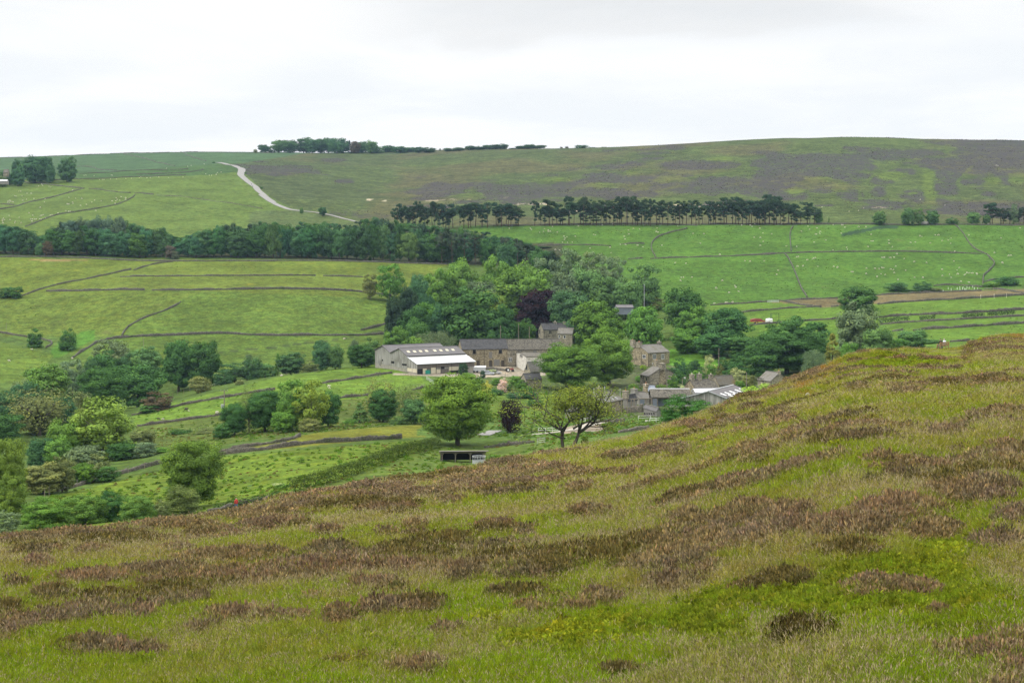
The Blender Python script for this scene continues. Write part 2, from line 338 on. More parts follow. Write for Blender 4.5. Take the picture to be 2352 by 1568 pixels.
# yard and garden by the farm
paint([(880,860),(1050,850),(1110,836),(1230,834),(1330,836),(1330,860),(1230,862),(1110,868)], (.30,.27,.21))
paint([(1080,868),(1330,862),(1330,905),(1120,905)], (.085,.125,.035), .2, .6)
paint([(1535,805),(1560,800),(1620,812),(1660,838),(1620,850),(1535,838)], (.085,.190,.020), .1, 0)
paint([(1440,838),(1530,838),(1700,850),(1760,870),(1720,905),(1480,960),(1400,960),(1400,870)], (.085,.105,.045), .1, .6)
paint([(780,690),(860,870),(200,920),(150,840)], (.25,.22,.17), 0, 0, cN)
# the moor
MOOR = [(505,377),(548,383),(566,402),(605,440),(668,482),(828,512),(905,523),(1060,518),(3000,514),(3000,200),(1000,200),(1100,340),(900,348),(800,352),(705,352),(600,368),(548,376)]
moor = inpoly(UV, VV, MOOR) & (D2 > 950) | ((D2 > 1500) & (UV > 900) & (VV > 0) & (VV < 420) & (UV > 1000))
n1 = fbm(WX / 150, WY / 210, 31, 5); n2 = fbm(WX / 38, WY / 55, 37, 4); n3 = fbm(WX / 420, WY / 500, 41, 3)
h = n1 * .62 + n2 * .38 + np.clip((UV - 1250) / 1100, -.35, 1) * .16 - .10 * sstep(470, 520, VV) - .10 * (1 - sstep(315, 352, VV)) * (UV < 2200)
heath = sstep(.50, .60, h)
for cx, cy_, rx, ry in [(700,300,140,25),(800,480,120,25),(250,420,160,20)]:
    a, b = cB(cx, cy_); heath = np.maximum(heath, 1 - sstep(.6, 1.1, np.hypot((UV - a) / (rx * .2686), (VV - b) / (ry * .2686)) + (n2 - .5)))
for cx, cy_, rx, ry in [(650,290,500,45),(300,330,200,40),(200,450,260,50),(150,500,180,50),(1250,260,500,60),(1650,310,420,60),(900,360,170,30),(1120,470,180,70),(860,590,130,60),(1100,560,100,60),(1400,600,150,60),(1650,540,180,70),(1700,420,140,80),(1290,400,140,35),(640,690,130,14),(600,560,140,30),(2150,300,250,70),(2050,580,130,50)]:
    a, b = cD(cx, cy_); heath = np.maximum(heath, 1 - sstep(.55, 1.15, np.hypot((UV - a) / (rx * .2686), (VV - b) / (ry * .2686)) + (n2 - .5) * 1.3))
for cx, cy_, rx, ry in [(1700,340,400,50),(1900,470,300,40),(1150,330,120,40),(900,440,200,40),(1100,480,160,30),(1700,560,300,30)]:
    a, b = cC(cx, cy_); heath = np.maximum(heath, 1 - sstep(.55, 1.15, np.hypot((UV - a) / (rx * .2686), (VV - b) / (ry * .2686)) + (n2 - .5) * 1.3))
lush = np.zeros(D2.shape)
for cx, cy_, rx, ry in [(1200,440,130,40),(1520,480,60,120),(1540,620,60,80),(2080,480,90,40),(2290,460,90,60),(380,560,100,40),(780,520,80,50),(620,470,120,30),(1390,585,50,12)]:
    a, b = cD(cx, cy_); lush = np.maximum(lush, 1 - sstep(.3, 1.2, np.hypot((UV - a) / (rx * .2686), (VV - b) / (ry * .2686)) + (n2 - .5)))
for cx, cy_, rx, ry in [(1450,470,200,30),(850,510,120,25),(1120,410,80,25),(650,355,60,15),(1900,290,160,20),(500,470,200,20)]:
    a, b = cC(cx, cy_); lush = np.maximum(lush, 1 - sstep(.3, 1.2, np.hypot((UV - a) / (rx * .2686), (VV - b) / (ry * .2686)) + (n2 - .5)))
heath *= 1 - .85 * lush
for pl in ([(1900,350),(1770,490),(1860,550),(1810,620),(1850,670)], [(1100,390),(1000,480),(930,580),(940,640)], [(2240,540),(2280,600),(2220,660)], [(1430,420),(1510,520),(1540,620),(1600,680)]):
    heath *= sstep(.8, 3.2, linedist(UV + wob * .3, VV, [cD(*p) for p in pl]))
mc = np.empty(D2.shape + (3,)); mc[:] = (.070, .098, .036)
mc = mc + (np.array((.098, .145, .030)) - mc) * (np.clip(lush * .9 + sstep(.52, .7, n3) * .35, 0, 1))[..., None]
mc = mc + (np.array((.115, .098, .052)) - mc) * (sstep(.50, .68, fbm(WX / 90, WY / 130, 47, 4)) * .55)[..., None]
BASE[moor] = mc[moor]; AMT[moor] = 0; AMT[..., 1][moor] = heath[moor]
def white(cf, pts, r, col=(.50,.45,.33)):
    dd = linedist(UV, VV, [cf(*p) for p in pts]); k = (dd < r) & (fbm(WX / 9, WY / 22, 51, 3) > .47) & moor
    BASE[k] = col
white(cB, [(1000,637),(1070,643),(1160,648)], 2.0); white(cB, [(1500,645),(1700,640),(1890,637)], 1.6, (.30,.27,.18)); white(cC, [(100,683),(250,682),(450,668)], 3.2)
white(cC, [(620,735),(760,725),(1000,700)], 2.4); white(cC, [(1450,690),(1750,690),(1900,685)], 2.0); white(cD, [(1050,708),(1210,708)], 1.2); white(cC, [(0,625),(200,615)], 1.2, (.30,.27,.18))
dk = (linedist(UV, VV, [cB(680, 745), cB(950, 760), cB(1230, 790)]) < 9) & moor & (fbm(WX / 60, WY / 90, 3) > .42); AMT[..., 1][dk] = .8
# dark rushes in the pastures
for cf, l in ((cC, [(600,900,480,60),(300,950,300,40),(1220,1070,60,40),(1500,970,200,60)]), (cD, [(1000,1160,300,60),(500,900,60,10),(310,1120,70,60),(345,980,40,110),(1340,970,60,20),(1100,990,120,25),(2000,1000,80,14),(2230,1050,80,10)])):
    for cx, cy_, rx, ry in l:
        a, b = cf(cx, cy_); k = (np.hypot((UV - a) / (rx * .2686), (VV - b) / (ry * .2686)) < 1) & val & (D2 < 1000); AMT[..., 2][k] = .7
k = (linedist(UV, VV, [cD(800,940), cD(950,905), cD(1100,875), cD(1250,870)]) < 4 + wob * .5) & (D2 > 850) & (D2 < 1000); BASE[k] = (.030, .065, .028)
k = (linedist(UV, VV, [cE(1480,352), cE(1640,335), cE(1849,318), cF(700,290), cF(960,262), cF(1230,205)]) < 1.3) & (D2 > 480); BASE[k] = (.055, .075, .03)
k = (linedist(UV, VV, [cE(600,235), cE(480,300), cE(380,350)]) < 14) & (D2 > 540) & (VV > 760); BASE[k] = (.07, .165, .022)
# heath in front: patches of heather (from the frame), grass and bilberry between
HE = []
for cf, k, l in ((cO, .3418, [(400,680,200,70),(110,590,90,40),(620,690,150,40),(60,770,150,50),(260,470,120,40),(960,800,180,40),(1560,810,220,40),(1350,890,180,30),(650,1020,220,55),(900,1050,300,26),(1500,430,500,46),(1050,510,400,35),(600,560,300,36),(1750,400,300,46),(1200,350,150,28),(850,290,250,50),(1450,250,250,40),(1850,190,300,40),(1150,190,400,40),(500,270,400,50),(1700,120,400,50),(2050,60,250,55),(1450,100,120,30),(250,370,250,40),(600,380,150,30),(2200,240,80,30),(2200,370,200,60),(1450,650,150,30),(1700,590,150,28),(2150,500,180,56),(1950,820,250,40),(2250,800,200,70),(2150,690,120,36),(150,290,300,40)]),
 (cP, .3418, [(80,270,110,30),(680,160,120,30),(300,190,250,40),(980,190,100,25),(350,290,160,40),(680,370,90,35),(300,420,250,60),(100,360,200,60),(1100,100,150,40),(780,240,150,30),(980,310,120,30),(1200,300,120,28),(1340,150,200,34),(1500,170,150,28),(1560,290,90,38),(1900,175,90,30),(440,545,100,30),(230,590,120,30),(970,560,140,50),(1170,590,80,35),(700,650,250,50),(330,740,280,44),(450,600,120,36),(1000,760,220,55),(800,860,200,65),(1200,870,320,90),(1350,830,150,60),(1150,1000,280,50),(150,940,200,50),(270,980,200,44),(450,1080,220,44),(200,1090,150,50),(1700,1030,250,80),(1250,1100,130,40),(1550,1100,200,55),(1700,720,220,76),(2000,660,300,76),(2250,740,250,90),(2000,820,350,56),(2200,930,250,76),(650,1240,170,50),(2230,350,120,46),(2250,500,120,46),(1600,450,150,26),(470,1500,200,50),(1850,1520,200,50),(1850,60,200,25),(2150,20,200,30)]),
 (cQ, .341, [(350,290,180,42),(100,350,130,38),(560,30,180,36),(590,100,110,24),(1110,75,90,24),(1390,95,80,33),(1310,255,80,24),(80,500,130,56),(500,420,150,38),(700,480,450,86),(1100,560,550,120),(1500,450,400,120),(1950,330,350,76),(1700,580,250,72),(2150,280,250,56),(2280,480,120,76),(700,900,280,62),(500,960,150,36),(60,960,100,56),(1150,700,400,56),(850,1260,270,100),(1780,1130,110,60),(2200,640,200,46),(150,800,200,56),(400,640,450,76),(1250,-60,300,25),(1800,-90,200,22),(1000,-30,200,18)]),
 (cK, .14648, [(1000,1250,400,80),(1350,1150,260,60),(700,1350,200,60),(300,1480,300,60),(2120,1400,120,40)]), (cL, .18307, [(470,1045,90,35),(660,1055,95,42),(930,1190,80,28),(1110,1165,70,20),(540,1330,120,35),(560,1440,120,35),(1300,1390,320,60),(1800,1340,250,50),(900,1420,250,35),(700,1500,300,40),(1900,715,70,18),(120,1460,100,28),(1730,980,60,30)]),
 (cJ, .14648, [(1450,560,250,70),(1700,450,200,60),(1900,350,200,50),(1150,810,130,40),(1650,720,160,45),(2080,800,250,70),(1250,920,250,50),(700,1000,300,60),(1600,980,130,50),(2200,930,250,80),(950,660,250,50),(1270,700,80,30)])):
    for cx, cy_, rx, ry in l:
        a, b = cf(cx, cy_); HE.append((a, b, rx * k, ry * k))
BIL = [(2060, 836, 150, 24), (1985, 842, 60, 12), (2150, 818, 70, 11), (1935, 865, 50, 12), (2265, 785, 45, 9), (2030, 820, 60, 9)]
for cf, k, l in ((cQ, .341, [(1200,1080,1200,150),(200,1250,500,150),(1600,900,600,150),(2050,580,150,60),(1900,700,300,70),(1500,190,450,30),(1800,1250,400,60)]), (cP, .3418, [(1800,1200,700,90),(1100,1160,260,50),(1500,1300,800,110),(700,330,40,20)])):
    for cx, cy_, rx, ry in l:
        a, b = cf(cx, cy_); BIL.append((a, b, rx * k, ry * k))
def ell(U, V, lst, jit):
    r = np.zeros(U.shape)
    for a, b, rx, ry in lst:
        k = np.abs(V - b) < ry * 1.6; 
        if not k.any(): continue
        q = np.hypot((U[k] - a) / rx, (V[k] - b) / ry) + jit[k]
        r[k] = np.maximum(r[k], 1 - sstep(.35, 1.18, q))
    return r
def heathmask(X, Yw, U, V):
    j = (fbm(X / 1.6, Yw / 1.6, 61, 4) - .5) * 1.1
    e = ell(U, V, HE, j)
    n = fbm(X / 7, Yw / 5, 67, 4) - .10 * sstep(1330, 1430, V) * sstep(900, 1300, U) - .04 * sstep(1350, 1450, V); band = np.interp(U, XS, yc); crest = 1 - sstep(25, 75, V - band)
    return np.clip(np.maximum(e, sstep(.60, .69, n + crest * .13 * (1 - sstep(900, 1500, U))) * .8), 0, 1)
BASE *= np.where(moor, .66, .72)[..., None]
fgd = D2 < dc2 * 1.3
hm = heathmask(WX, WY, UV, VV); bm = ell(UV, VV, BIL, (fbm(WX / 2, WY / 2, 71, 3) - .5) * .9)
fb = np.empty(D2.shape + (3,)); fb[:] = (.100, .100, .026)
fb = fb + (np.array((.11, .14, .018)) - fb) * (bm * .8)[..., None]
fb = fb + (np.array((.065, .048, .028)) - fb) * (hm * .9)[..., None]
BASE[fgd] = fb[fgd]; AMT[fgd] = 0

def groundmat(name, moorish=False, heathy=False):
    m, nt, N, L = nodes(name); out = N('OutputMaterial'); bs = N('BsdfPrincipled'); L(bs.outputs[0], out.inputs[0]); bs.inputs['Roughness'].default_value = 1; bs.inputs['Specular IOR Level'].default_value = .05
    tc = N('TexCoord'); P = tc.outputs['Object']
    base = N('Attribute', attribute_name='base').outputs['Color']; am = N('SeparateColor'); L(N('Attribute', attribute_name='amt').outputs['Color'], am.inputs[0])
    def mulr(col, v, a, b, lo, hi):
        k = mrange(N, L, v, a, b, lo, hi); kc = N('CombineColor'); [L(k, kc.inputs[i]) for i in range(3)]
        return mixc(nt, N, L, 'MULTIPLY', 1., col, kc.outputs[0])
    col = mulr(base, noise(N, L, P, .035, 5), .35, .65, .80, 1.22)
    nf = noise(N, L, P, 1.1 if not moorish else .35, 6, .75); col = mulr(col, nf, .32, .68, .52, 1.48)
    n5 = noise(N, L, P, .28 if not moorish else .11, 6, .7); col = mulr(col, n5, .33, .67, .62, 1.38)
    nm = noise(N, L, P, .22, 4, .6); col = mixc(nt, N, L, 'MULTIPLY', mrange(N, L, nm, .45, .65), col, (1.12, .98, .85, 1))
    def thr(v, amt, a, w):
        # threshold that opens with the amount
        n = N('Math', operation='MULTIPLY_ADD'); L(amt, n.inputs[0]); n.inputs[1].default_value = a; L(v, n.inputs[2]); return mrange(N, L, n.outputs[0], .62 + a * .5, .62 + a * .5 + w)
    mp = N('Mapping'); L(P, mp.inputs[0]); mp.inputs['Scale'].default_value = (1, .8, 1)
    if moorish:
        f = thr(noise(N, L, P, .16, 7, .72), am.outputs[1], .43, .13); col = mixc(nt, N, L, 'MIX', f, col, (.050, .042, .047, 1))
        f = thr(noise(N, L, P, .5, 6, .7), am.outputs[1], .20, .09); col = mixc(nt, N, L, 'MIX', f, col, (.034, .032, .030, 1))
        f = mrange(N, L, noise(N, L, P, .4, 5, .7), .56, .64, 0, .85); col = mixc(nt, N, L, 'MIX', f, col, (.040, .044, .022, 1))
    elif not heathy:
        s1 = noise(N, L, mp.outputs[0], .09, 7, .78); f = thr(s1, am.outputs[0], .30, .14); col = mixc(nt, N, L, 'MIX', f, col, (.190, .175, .012, 1))
        f = thr(noise(N, L, P, .33, 6, .75), am.outputs[2], .26, .06); col = mixc(nt, N, L, 'MIX', f, col, (.036, .085, .024, 1))
        f = mrange(N, L, noise(N, L, P, .05, 7, .8), .60, .70, 0, .55); col = mixc(nt, N, L, 'MIX', f, col, (.115, .105, .045, 1))
    L(col, bs.inputs['Base Color'])
    b = N('Bump'); b.inputs['Strength'].default_value = .8 if moorish else .5; b.inputs['Distance'].default_value = .9 if moorish else .25; L(nf, b.inputs['Height']); L(b.outputs[0], bs.inputs['Normal'])
    return m
# the ground goes on to both sides and behind the viewer
SW = np.array((4, 10, 20, 40, 80, 140, 220, 320.))[:, None]; fd = 1 - sstep(150, 400, DS)[None, :]; rise = np.maximum(SW - 28, 0) * fd
def wide(A, l, r): return np.concatenate([l, A, r], 0)
rep = lambda a, n=8: np.repeat(a[None], n, 0)
Z_ = wide(Z, (Z[0][None] - .10 * rise)[::-1], Z[-1][None] + .06 * rise); X_ = wide(WX, (WX[0][None] - SW)[::-1], WX[-1][None] + SW); Y_ = wide(WY, rep(WY[0]), rep(WY[-1]))
BASE_ = wide(BASE, rep(BASE[0]), rep(BASE[-1])); AMT_ = wide(AMT, rep(AMT[0]), rep(AMT[-1])); moor_ = wide(moor, rep(moor[0]), rep(moor[-1])); fg_ = wide(D2 < dc2 * 1.3, rep((D2 < dc2 * 1.3)[0]), rep((D2 < dc2 * 1.3)[-1]))
def back(A, vals): return np.concatenate([v for v in vals] + [A], 1)
c0 = lambda A: A[:, :1]
NXW = NX + 16; one = np.ones((NXW, 1))
Z_ = back(Z_, [c0(Z_) + 4.5, c0(Z_) + 1.5, c0(Z_) + .4]); X_ = back(X_, [c0(X_)] * 3); Y_ = back(Y_, [one * -55, one * -15, one * 2.]); BASE_ = back(BASE_, [c0(BASE_)] * 3); AMT_ = back(AMT_, [c0(AMT_)] * 3); moor_ = back(moor_, [c0(moor_)] * 3); fg_ = back(fg_, [c0(fg_)] * 3)
gi = np.arange(NXW * (ND + 3)).reshape(NXW, ND + 3)
quads = np.stack([gi[:-1, :-1], gi[1:, :-1], gi[1:, 1:], gi[:-1, 1:]], -1)
fm_moor = moor_[:-1, :-1]; fm_fg = fg_[:-1, :-1]
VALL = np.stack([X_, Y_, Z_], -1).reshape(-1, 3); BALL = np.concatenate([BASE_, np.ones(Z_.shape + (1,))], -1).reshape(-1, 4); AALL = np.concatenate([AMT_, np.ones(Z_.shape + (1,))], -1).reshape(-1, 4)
def piece(name, mk, mat_, label, cat):
    q = quads[mk].reshape(-1, 4); used, inv = np.unique(q.ravel(), return_inverse=True)
    me = npmesh(name, VALL[used], [inv.reshape(-1, 4)], mat_, True, {'base': ('FLOAT_COLOR', BALL[used]), 'amt': ('FLOAT_COLOR', AALL[used])})
    return obj(name, me, None, label=label, cat=cat, kind='structure')
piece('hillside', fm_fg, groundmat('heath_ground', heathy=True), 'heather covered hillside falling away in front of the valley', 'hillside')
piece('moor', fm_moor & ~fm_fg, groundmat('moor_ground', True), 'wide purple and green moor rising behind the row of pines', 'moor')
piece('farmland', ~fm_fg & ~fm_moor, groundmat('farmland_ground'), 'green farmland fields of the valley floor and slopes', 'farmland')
# ------------------------------------------------------------------ scattered ground cover (stuff)
LIB = bpy.data.collections.new('ground_cover_shapes')     # never linked to the scene; the covers below draw from it
def libcol(name, meshes):
    c = bpy.data.collections.new(name)
    for i, me in enumerate(meshes):
        o = bpy.data.objects.new('%s_%02d' % (name, i), me); c.objects.link(o)
    return c
def scatter(name, P, rot, scl, idx, tint, col, **k):
    n = len(P)
    me = npmesh(name, P, [], None) if False else bpy.data.meshes.new(name)
    me.vertices.add(n); me.vertices.foreach_set('co', np.asarray(P, np.float32).ravel())
    for nm, ty, a in (('rot', 'FLOAT_VECTOR', rot), ('scl', 'FLOAT_VECTOR', scl), ('tint', 'FLOAT_COLOR', tint)):
        at = me.attributes.new(nm, ty, 'POINT'); at.data.foreach_set('color' if ty == 'FLOAT_COLOR' else 'vector', np.asarray(a, np.float32).ravel())
    at = me.attributes.new('pick', 'INT', 'POINT'); at.data.foreach_set('value', np.asarray(idx, np.int32))
    o = obj(name, me, None, kind='stuff', **k)
    g = bpy.data.node_groups.new(name + '_spread', 'GeometryNodeTree')
    g.interface.new_socket('Geometry', in_out='INPUT', socket_type='NodeSocketGeometry'); g.interface.new_socket('Geometry', in_out='OUTPUT', socket_type='NodeSocketGeometry')
    A = g.nodes.new; gi_ = A('NodeGroupInput'); go = A('NodeGroupOutput'); ip = A('GeometryNodeInstanceOnPoints'); ci = A('GeometryNodeCollectionInfo')
    ci.inputs['Collection'].default_value = col; ci.inputs['Separate Children'].default_value = True; ci.inputs['Reset Children'].default_value = True
    def na(nm, ty):
        q = A('GeometryNodeInputNamedAttribute'); q.data_type = ty; q.inputs['Name'].default_value = nm; return [x for x in q.outputs if x.enabled][0]
    l = g.links.new
    l(gi_.outputs[0], ip.inputs['Points']); l(ci.outputs[0], ip.inputs['Instance']); ip.inputs['Pick Instance'].default_value = True
    l(na('pick', 'INT'), ip.inputs['Instance Index']); l(na('scl', 'FLOAT_VECTOR'), ip.inputs['Scale'])
    er = A('FunctionNodeEulerToRotation'); l(na('rot', 'FLOAT_VECTOR'), er.inputs[0]); l(er.outputs[0], ip.inputs['Rotation'])
    l(ip.outputs[0], go.inputs[0])
    md = o.modifiers.new('spread', 'NODES'); md.node_group = g
    return o
def blades(n, h, spread, wd, lean, seed, heads=0., mats=None):
    r = np.random.default_rng(seed)
    ang = r.uniform(0, 2 * PI, n); rad = spread * np.sqrt(r.uniform(0, 1, n)); b = np.stack([np.cos(ang) * rad, np.sin(ang) * rad, np.full(n, -.03)], -1)
    ln = h * r.uniform(.55, 1.1, n); la = r.uniform(0, 2 * PI, n); le = np.abs(r.normal(0, lean, n)) + .05
    dirs = np.stack([np.cos(la) * le + .25 * lean, np.sin(la) * le, np.ones(n)], -1); dirs /= np.linalg.norm(dirs, axis=1)[:, None]
    mid = b + dirs * (ln * .55)[:, None]; tip = mid + (dirs * .8 + np.stack([np.cos(la) * le * 1.3, np.sin(la) * le * 1.3, np.zeros(n)], -1)) * (ln * .5)[:, None]
    fa = r.uniform(0, PI, n); sd = np.stack([np.cos(fa), np.sin(fa), np.zeros(n)], -1) * wd * .5
    V = np.concatenate([b - sd, b + sd, mid + sd * .8, mid - sd * .8, tip]); i = np.arange(n)
    q = np.stack([i, i + n, i + 2 * n, i + 3 * n], -1); t_ = np.stack([i + 3 * n, i + 2 * n, i + 4 * n], -1)
    leaf = np.tile(r.uniform(0, 1, n), 5)
    if heads:
        k = int(n * heads); hp = tip[:k]; hd = (tip - mid)[:k]; hd /= np.linalg.norm(hd, axis=1)[:, None]; s = sd[:k] * 1.15; l = ln[:k] * .17
        HV = np.concatenate([hp - hd * (l * .5)[:, None], hp + s, hp + hd * (l)[:, None], hp - s]); j = np.arange(k) + len(V)
        hq = np.stack([j, j + k, j + 2 * k, j + 3 * k], -1); V = np.concatenate([V, HV]); leaf = np.concatenate([leaf, np.tile(r.uniform(0, 1, k), 4)])
        me = npmesh('grass_tuft', V, [q, t_, hq], None, False, {'leaf': ('FLOAT', leaf)}); me.materials.append(mats[0]); me.materials.append(mats[1])
        mi = np.zeros(len(q) + len(t_) + len(hq), np.int32); mi[len(q) + len(t_):] = 1; me.polygons.foreach_set('material_index', mi)
    else: me = npmesh('grass_tuft', V, [q, t_], mats[0], False, {'leaf': ('FLOAT', leaf)})
    return me
def sprigs(n, R, H, sz, seed, m, up=.5, inner=.35, wide=.34):
    """a low shrub: narrow twigs and leaves over a dome"""
    r = np.random.default_rng(seed); d = r.normal(size=(n, 3)); d[:, 2] = np.abs(d[:, 2]); d /= np.linalg.norm(d, axis=1)[:, None]
    lump = .8 + .4 * vnoise(d[:, 0] * 2.2 + 9, d[:, 1] * 2.2 + seed, seed)
    p = d * np.array((R, R, H)) * (r.uniform(inner, 1, n) ** .6 * lump)[:, None]
    ax = d * (1 - up) + np.array((0, 0, up)) + r.normal(0, .28, (n, 3)); ax /= np.linalg.norm(ax, axis=1)[:, None]
    sd = np.cross(ax, r.normal(size=(n, 3))); sd /= np.linalg.norm(sd, axis=1)[:, None]
    s = sz * r.uniform(.6, 1.3, n)[:, None]; V = np.concatenate([p - ax * s, p + sd * s * wide, p + ax * s, p - sd * s * wide]); i = np.arange(n)
    return npmesh('sprigs', V, [np.stack([i, i + n, i + 2 * n, i + 3 * n], -1)], m, False, {'leaf': ('FLOAT', np.tile(r.uniform(0, 1, n), 4))})
mgrass = leafmat('grass_blades', 'I', (.62, 1.4), .3); mhead = mat('seed_heads', (.27,.215,.12), (.18,.145,.08), 8); mheath = leafmat('heather_sprigs', 'I', (.55, 1.5), .12); mbil = leafmat('bilberry_leaves', 'I', (.6, 1.4), .35)
GR = libcol('grass_tuft', [blades(30, .34, .17, .015, .35, 1, 0, [mgrass]), blades(30, .30, .2, .016, .5, 2, 0, [mgrass]), blades(30, .40, .18, .016, .38, 3, .35, [mgrass, mhead]), blades(24, .36, .2, .016, .5, 4, .5, [mgrass, mhead]), blades(30, .24, .16, .024, .5, 5, 0, [mgrass])])
HT = libcol('heather_clump', [sprigs(230, .34, .34, .055, 11 + i, mheath, .55) for i in range(4)])
BL = libcol('bilberry_clump', [sprigs(170, .26, .24, .042, 31 + i, mbil, .25, .4, .6) for i in range(3)])
RU = libcol('rush_clump', [sprigs(70, .5, .55, .16, 51 + i, mbil, .6, .3, .35) for i in range(3)])
def spread_points(k, seed, umin=-1300, umax=3650, dmin=9):
    """points whose spacing grows with distance"""
    r = np.random.default_rng(seed); amax = (umax - umin) / F; n = int(amax / k ** 2 * math.log(205 / dmin))
    u = r.uniform(umin, umax, n); d = np.exp(r.uniform(math.log(dmin), math.log(205), n))
    keep = d < np.interp(u, XS, dc) * 1.28; u = u[keep]; d = d[keep]
    X = (u - CX) / F * d; z = ground(X, d); v = VH - (z - ZC) * F / d
    return r, u, v, X, d, z
def tints(r, n, base, var=.12, hue=.08):
    t_ = np.asarray(base) * (1 + r.normal(0, var, (n, 1))) * (1 + r.normal(0, hue, (n, 3))); return np.concatenate([np.clip(t_, .004, 1), np.ones((n, 1))], 1)
# grass
r, u, v, X, d, z = spread_points(.0037, 101)
hmk = heathmask(X, d, u, v); bmk = ell(u, v, BIL, (fbm(X / 2, d / 2, 71, 3) - .5) * .9)
_i = int(_xi(2169)); _j = [j for j in range(ND) if 120 < DS[j] < 230]; _j = min(_j, key=lambda j: YP[_i, j]); bq = onground(2169, DS[_j] - 1.5)
def trod(X, d, w=1.9): return (np.abs(X - bq.x * d / bq.y) < w) & (d > bq.y - 34) & (d < bq.y + 7)      # trodden, short grass about the bench
near_bench = trod(X, d) & (r.uniform(0, 1, len(u)) < .5)
keep = (r.uniform(0, 1, len(u)) > np.maximum(hmk * .54, bmk * .20)) & ~near_bench; u, v, X, d, z, hmk, bmk = [a[keep] for a in (u, v, X, d, z, hmk, bmk)]; n = len(u)
straw = fbm(X / 3.5, d / 3.5, 81, 4); lushn = sstep(.46, .62, fbm(X / 5, d / 5, 83, 4)) * .6
base = np.array((.212, .218, .040)) + (np.array((.178, .238, .016)) - np.array((.212, .218, .040))) * np.clip(bmk + lushn + .75 * sstep(1330, 1440, v) * sstep(600, 1300, u) + .3 * sstep(1400, 1500, v), 0, 1)[:, None]
base = base + (np.array((.275, .215, .10)) - base) * (sstep(.50, .68, straw) * .42 * (1 - bmk))[:, None]
red = np.exp(-(((u - 1890) / 45) ** 2 + ((v - 855) / 26) ** 2)) + np.exp(-(((u - 1855) / 22) ** 2 + ((v - 893) / 16) ** 2)) + np.exp(-(((u - 2345) / 30) ** 2 + ((v - 770) / 12) ** 2))
base = base + (np.array((.27, .11, .035)) - base) * np.clip(red * .8 * (fbm(X / 2.5, d / 2.5, 87) > .40), 0, 1)[:, None]
idx = np.where(bmk > .5, np.where(r.uniform(0, 1, n) < .75, 4, 0), np.where(r.uniform(0, 1, n) < .16 + .30 * sstep(.46, .6, straw), r.integers(2, 4, n), r.integers(0, 2, n)))
sw = np.clip(d * .0037 / .14, .72, 2.3); sh = np.clip(sw, .75, 1.15) * r.uniform(.7, 1.3, n) * np.where(trod(X, d, 2.1), .28, 1)
rot = np.stack([r.normal(0, .10, n), r.normal(0, .10, n), r.uniform(0, 2 * PI, n)], -1)
scatter('moor_grass', np.stack([X, d, z], -1), rot, np.stack([sw, sw, sh], -1), idx, tints(r, n, base), GR, label='long yellow green moor grass with pale seed heads on the near hillside', cat='grass')
NG = n
# heather
r, u, v, X, d, z = spread_points(.0052, 103)
hmk = heathmask(X, d, u, v); keep = (r.uniform(0, 1, len(u)) < hmk ** 1.15 * .97 - .02) & ~trod(X, d, 2.4); u, v, X, d, z, hmk = [a[keep] for a in (u, v, X, d, z, hmk)]; n = len(u)
hue = fbm(X / 4, d / 4, 91, 3)[:, None]; h2 = fbm(X / 6, d / 6, 93, 3)[:, None]
base = np.array((.182, .138, .074)) + (np.array((.182, .126, .080)) - np.array((.182, .138, .074))) * sstep(.48, .62, hue)
base = base + (np.array((.100, .086, .028)) - base) * (sstep(.52, .64, h2) * .85); base = base + (np.array((.155, .120, .085)) - base) * (sstep(.54, .66, fbm(X / 3, d / 3, 95, 3)[:, None]) * .6)
ru = (np.hypot((u - 1840) / 95, (v - 1462) / 40) < 1)[:, None] | (np.hypot((u - 500) / 45, (v - 1184) / 11) < 1)[:, None] | (np.hypot((u - 1940) / 25, (v - 1150) / 16) < 1)[:, None]
base = np.where(ru, np.array((.060, .050, .018)), base)
sw = np.clip(d * .0052 / .20, .65, 2.2) * r.uniform(.75, 1.35, n); sh = np.clip(sw, .7, 1.35) * (.55 + .6 * hmk)
scatter('heather', np.stack([X, d, z - .03], -1), np.stack([r.normal(0, .12, n), r.normal(0, .12, n), r.uniform(0, 2 * PI, n)], -1), np.stack([sw, sw, sh], -1), r.integers(0, 4, n), tints(r, n, base, .16, .04), HT, label='brown and purple heather growing in patches over the near hillside', cat='heather')
NH = n
# bilberry
r, u, v, X, d, z = spread_points(.0062, 105)
bmk = ell(u, v, BIL, (fbm(X / 2, d / 2, 71, 3) - .5) * .9); hmk = heathmask(X, d, u, v); keep = (r.uniform(0, 1, len(u)) < bmk * .85 + .05 * (fbm(X / 1.2, d / 1.2, 97, 2) > .62)) & (hmk < .5) & ~trod(X, d, 2.4); u, v, X, d, z, bmk = [a[keep] for a in (u, v, X, d, z, bmk)]; n = len(u)
base = np.array((.150, .178, .020)) + (np.array((.205, .228, .022)) - np.array((.150, .178, .020))) * sstep(.42, .62, fbm(X / 1.8, d / 1.8, 99, 3))[:, None]
sw = np.clip(d * .0062 / .2, .7, 2.) * r.uniform(.7, 1.35, n)
scatter('bilberry', np.stack([X, d, z - .02], -1), np.stack([r.normal(0, .12, n), r.normal(0, .12, n), r.uniform(0, 2 * PI, n)], -1), np.stack([sw, sw, np.clip(sw, .6, 1.2)], -1), r.integers(0, 3, n), tints(r, n, base, .14, .05), BL, label='bright green bilberry carpet low on the near hillside', cat='bilberry')
NB = n
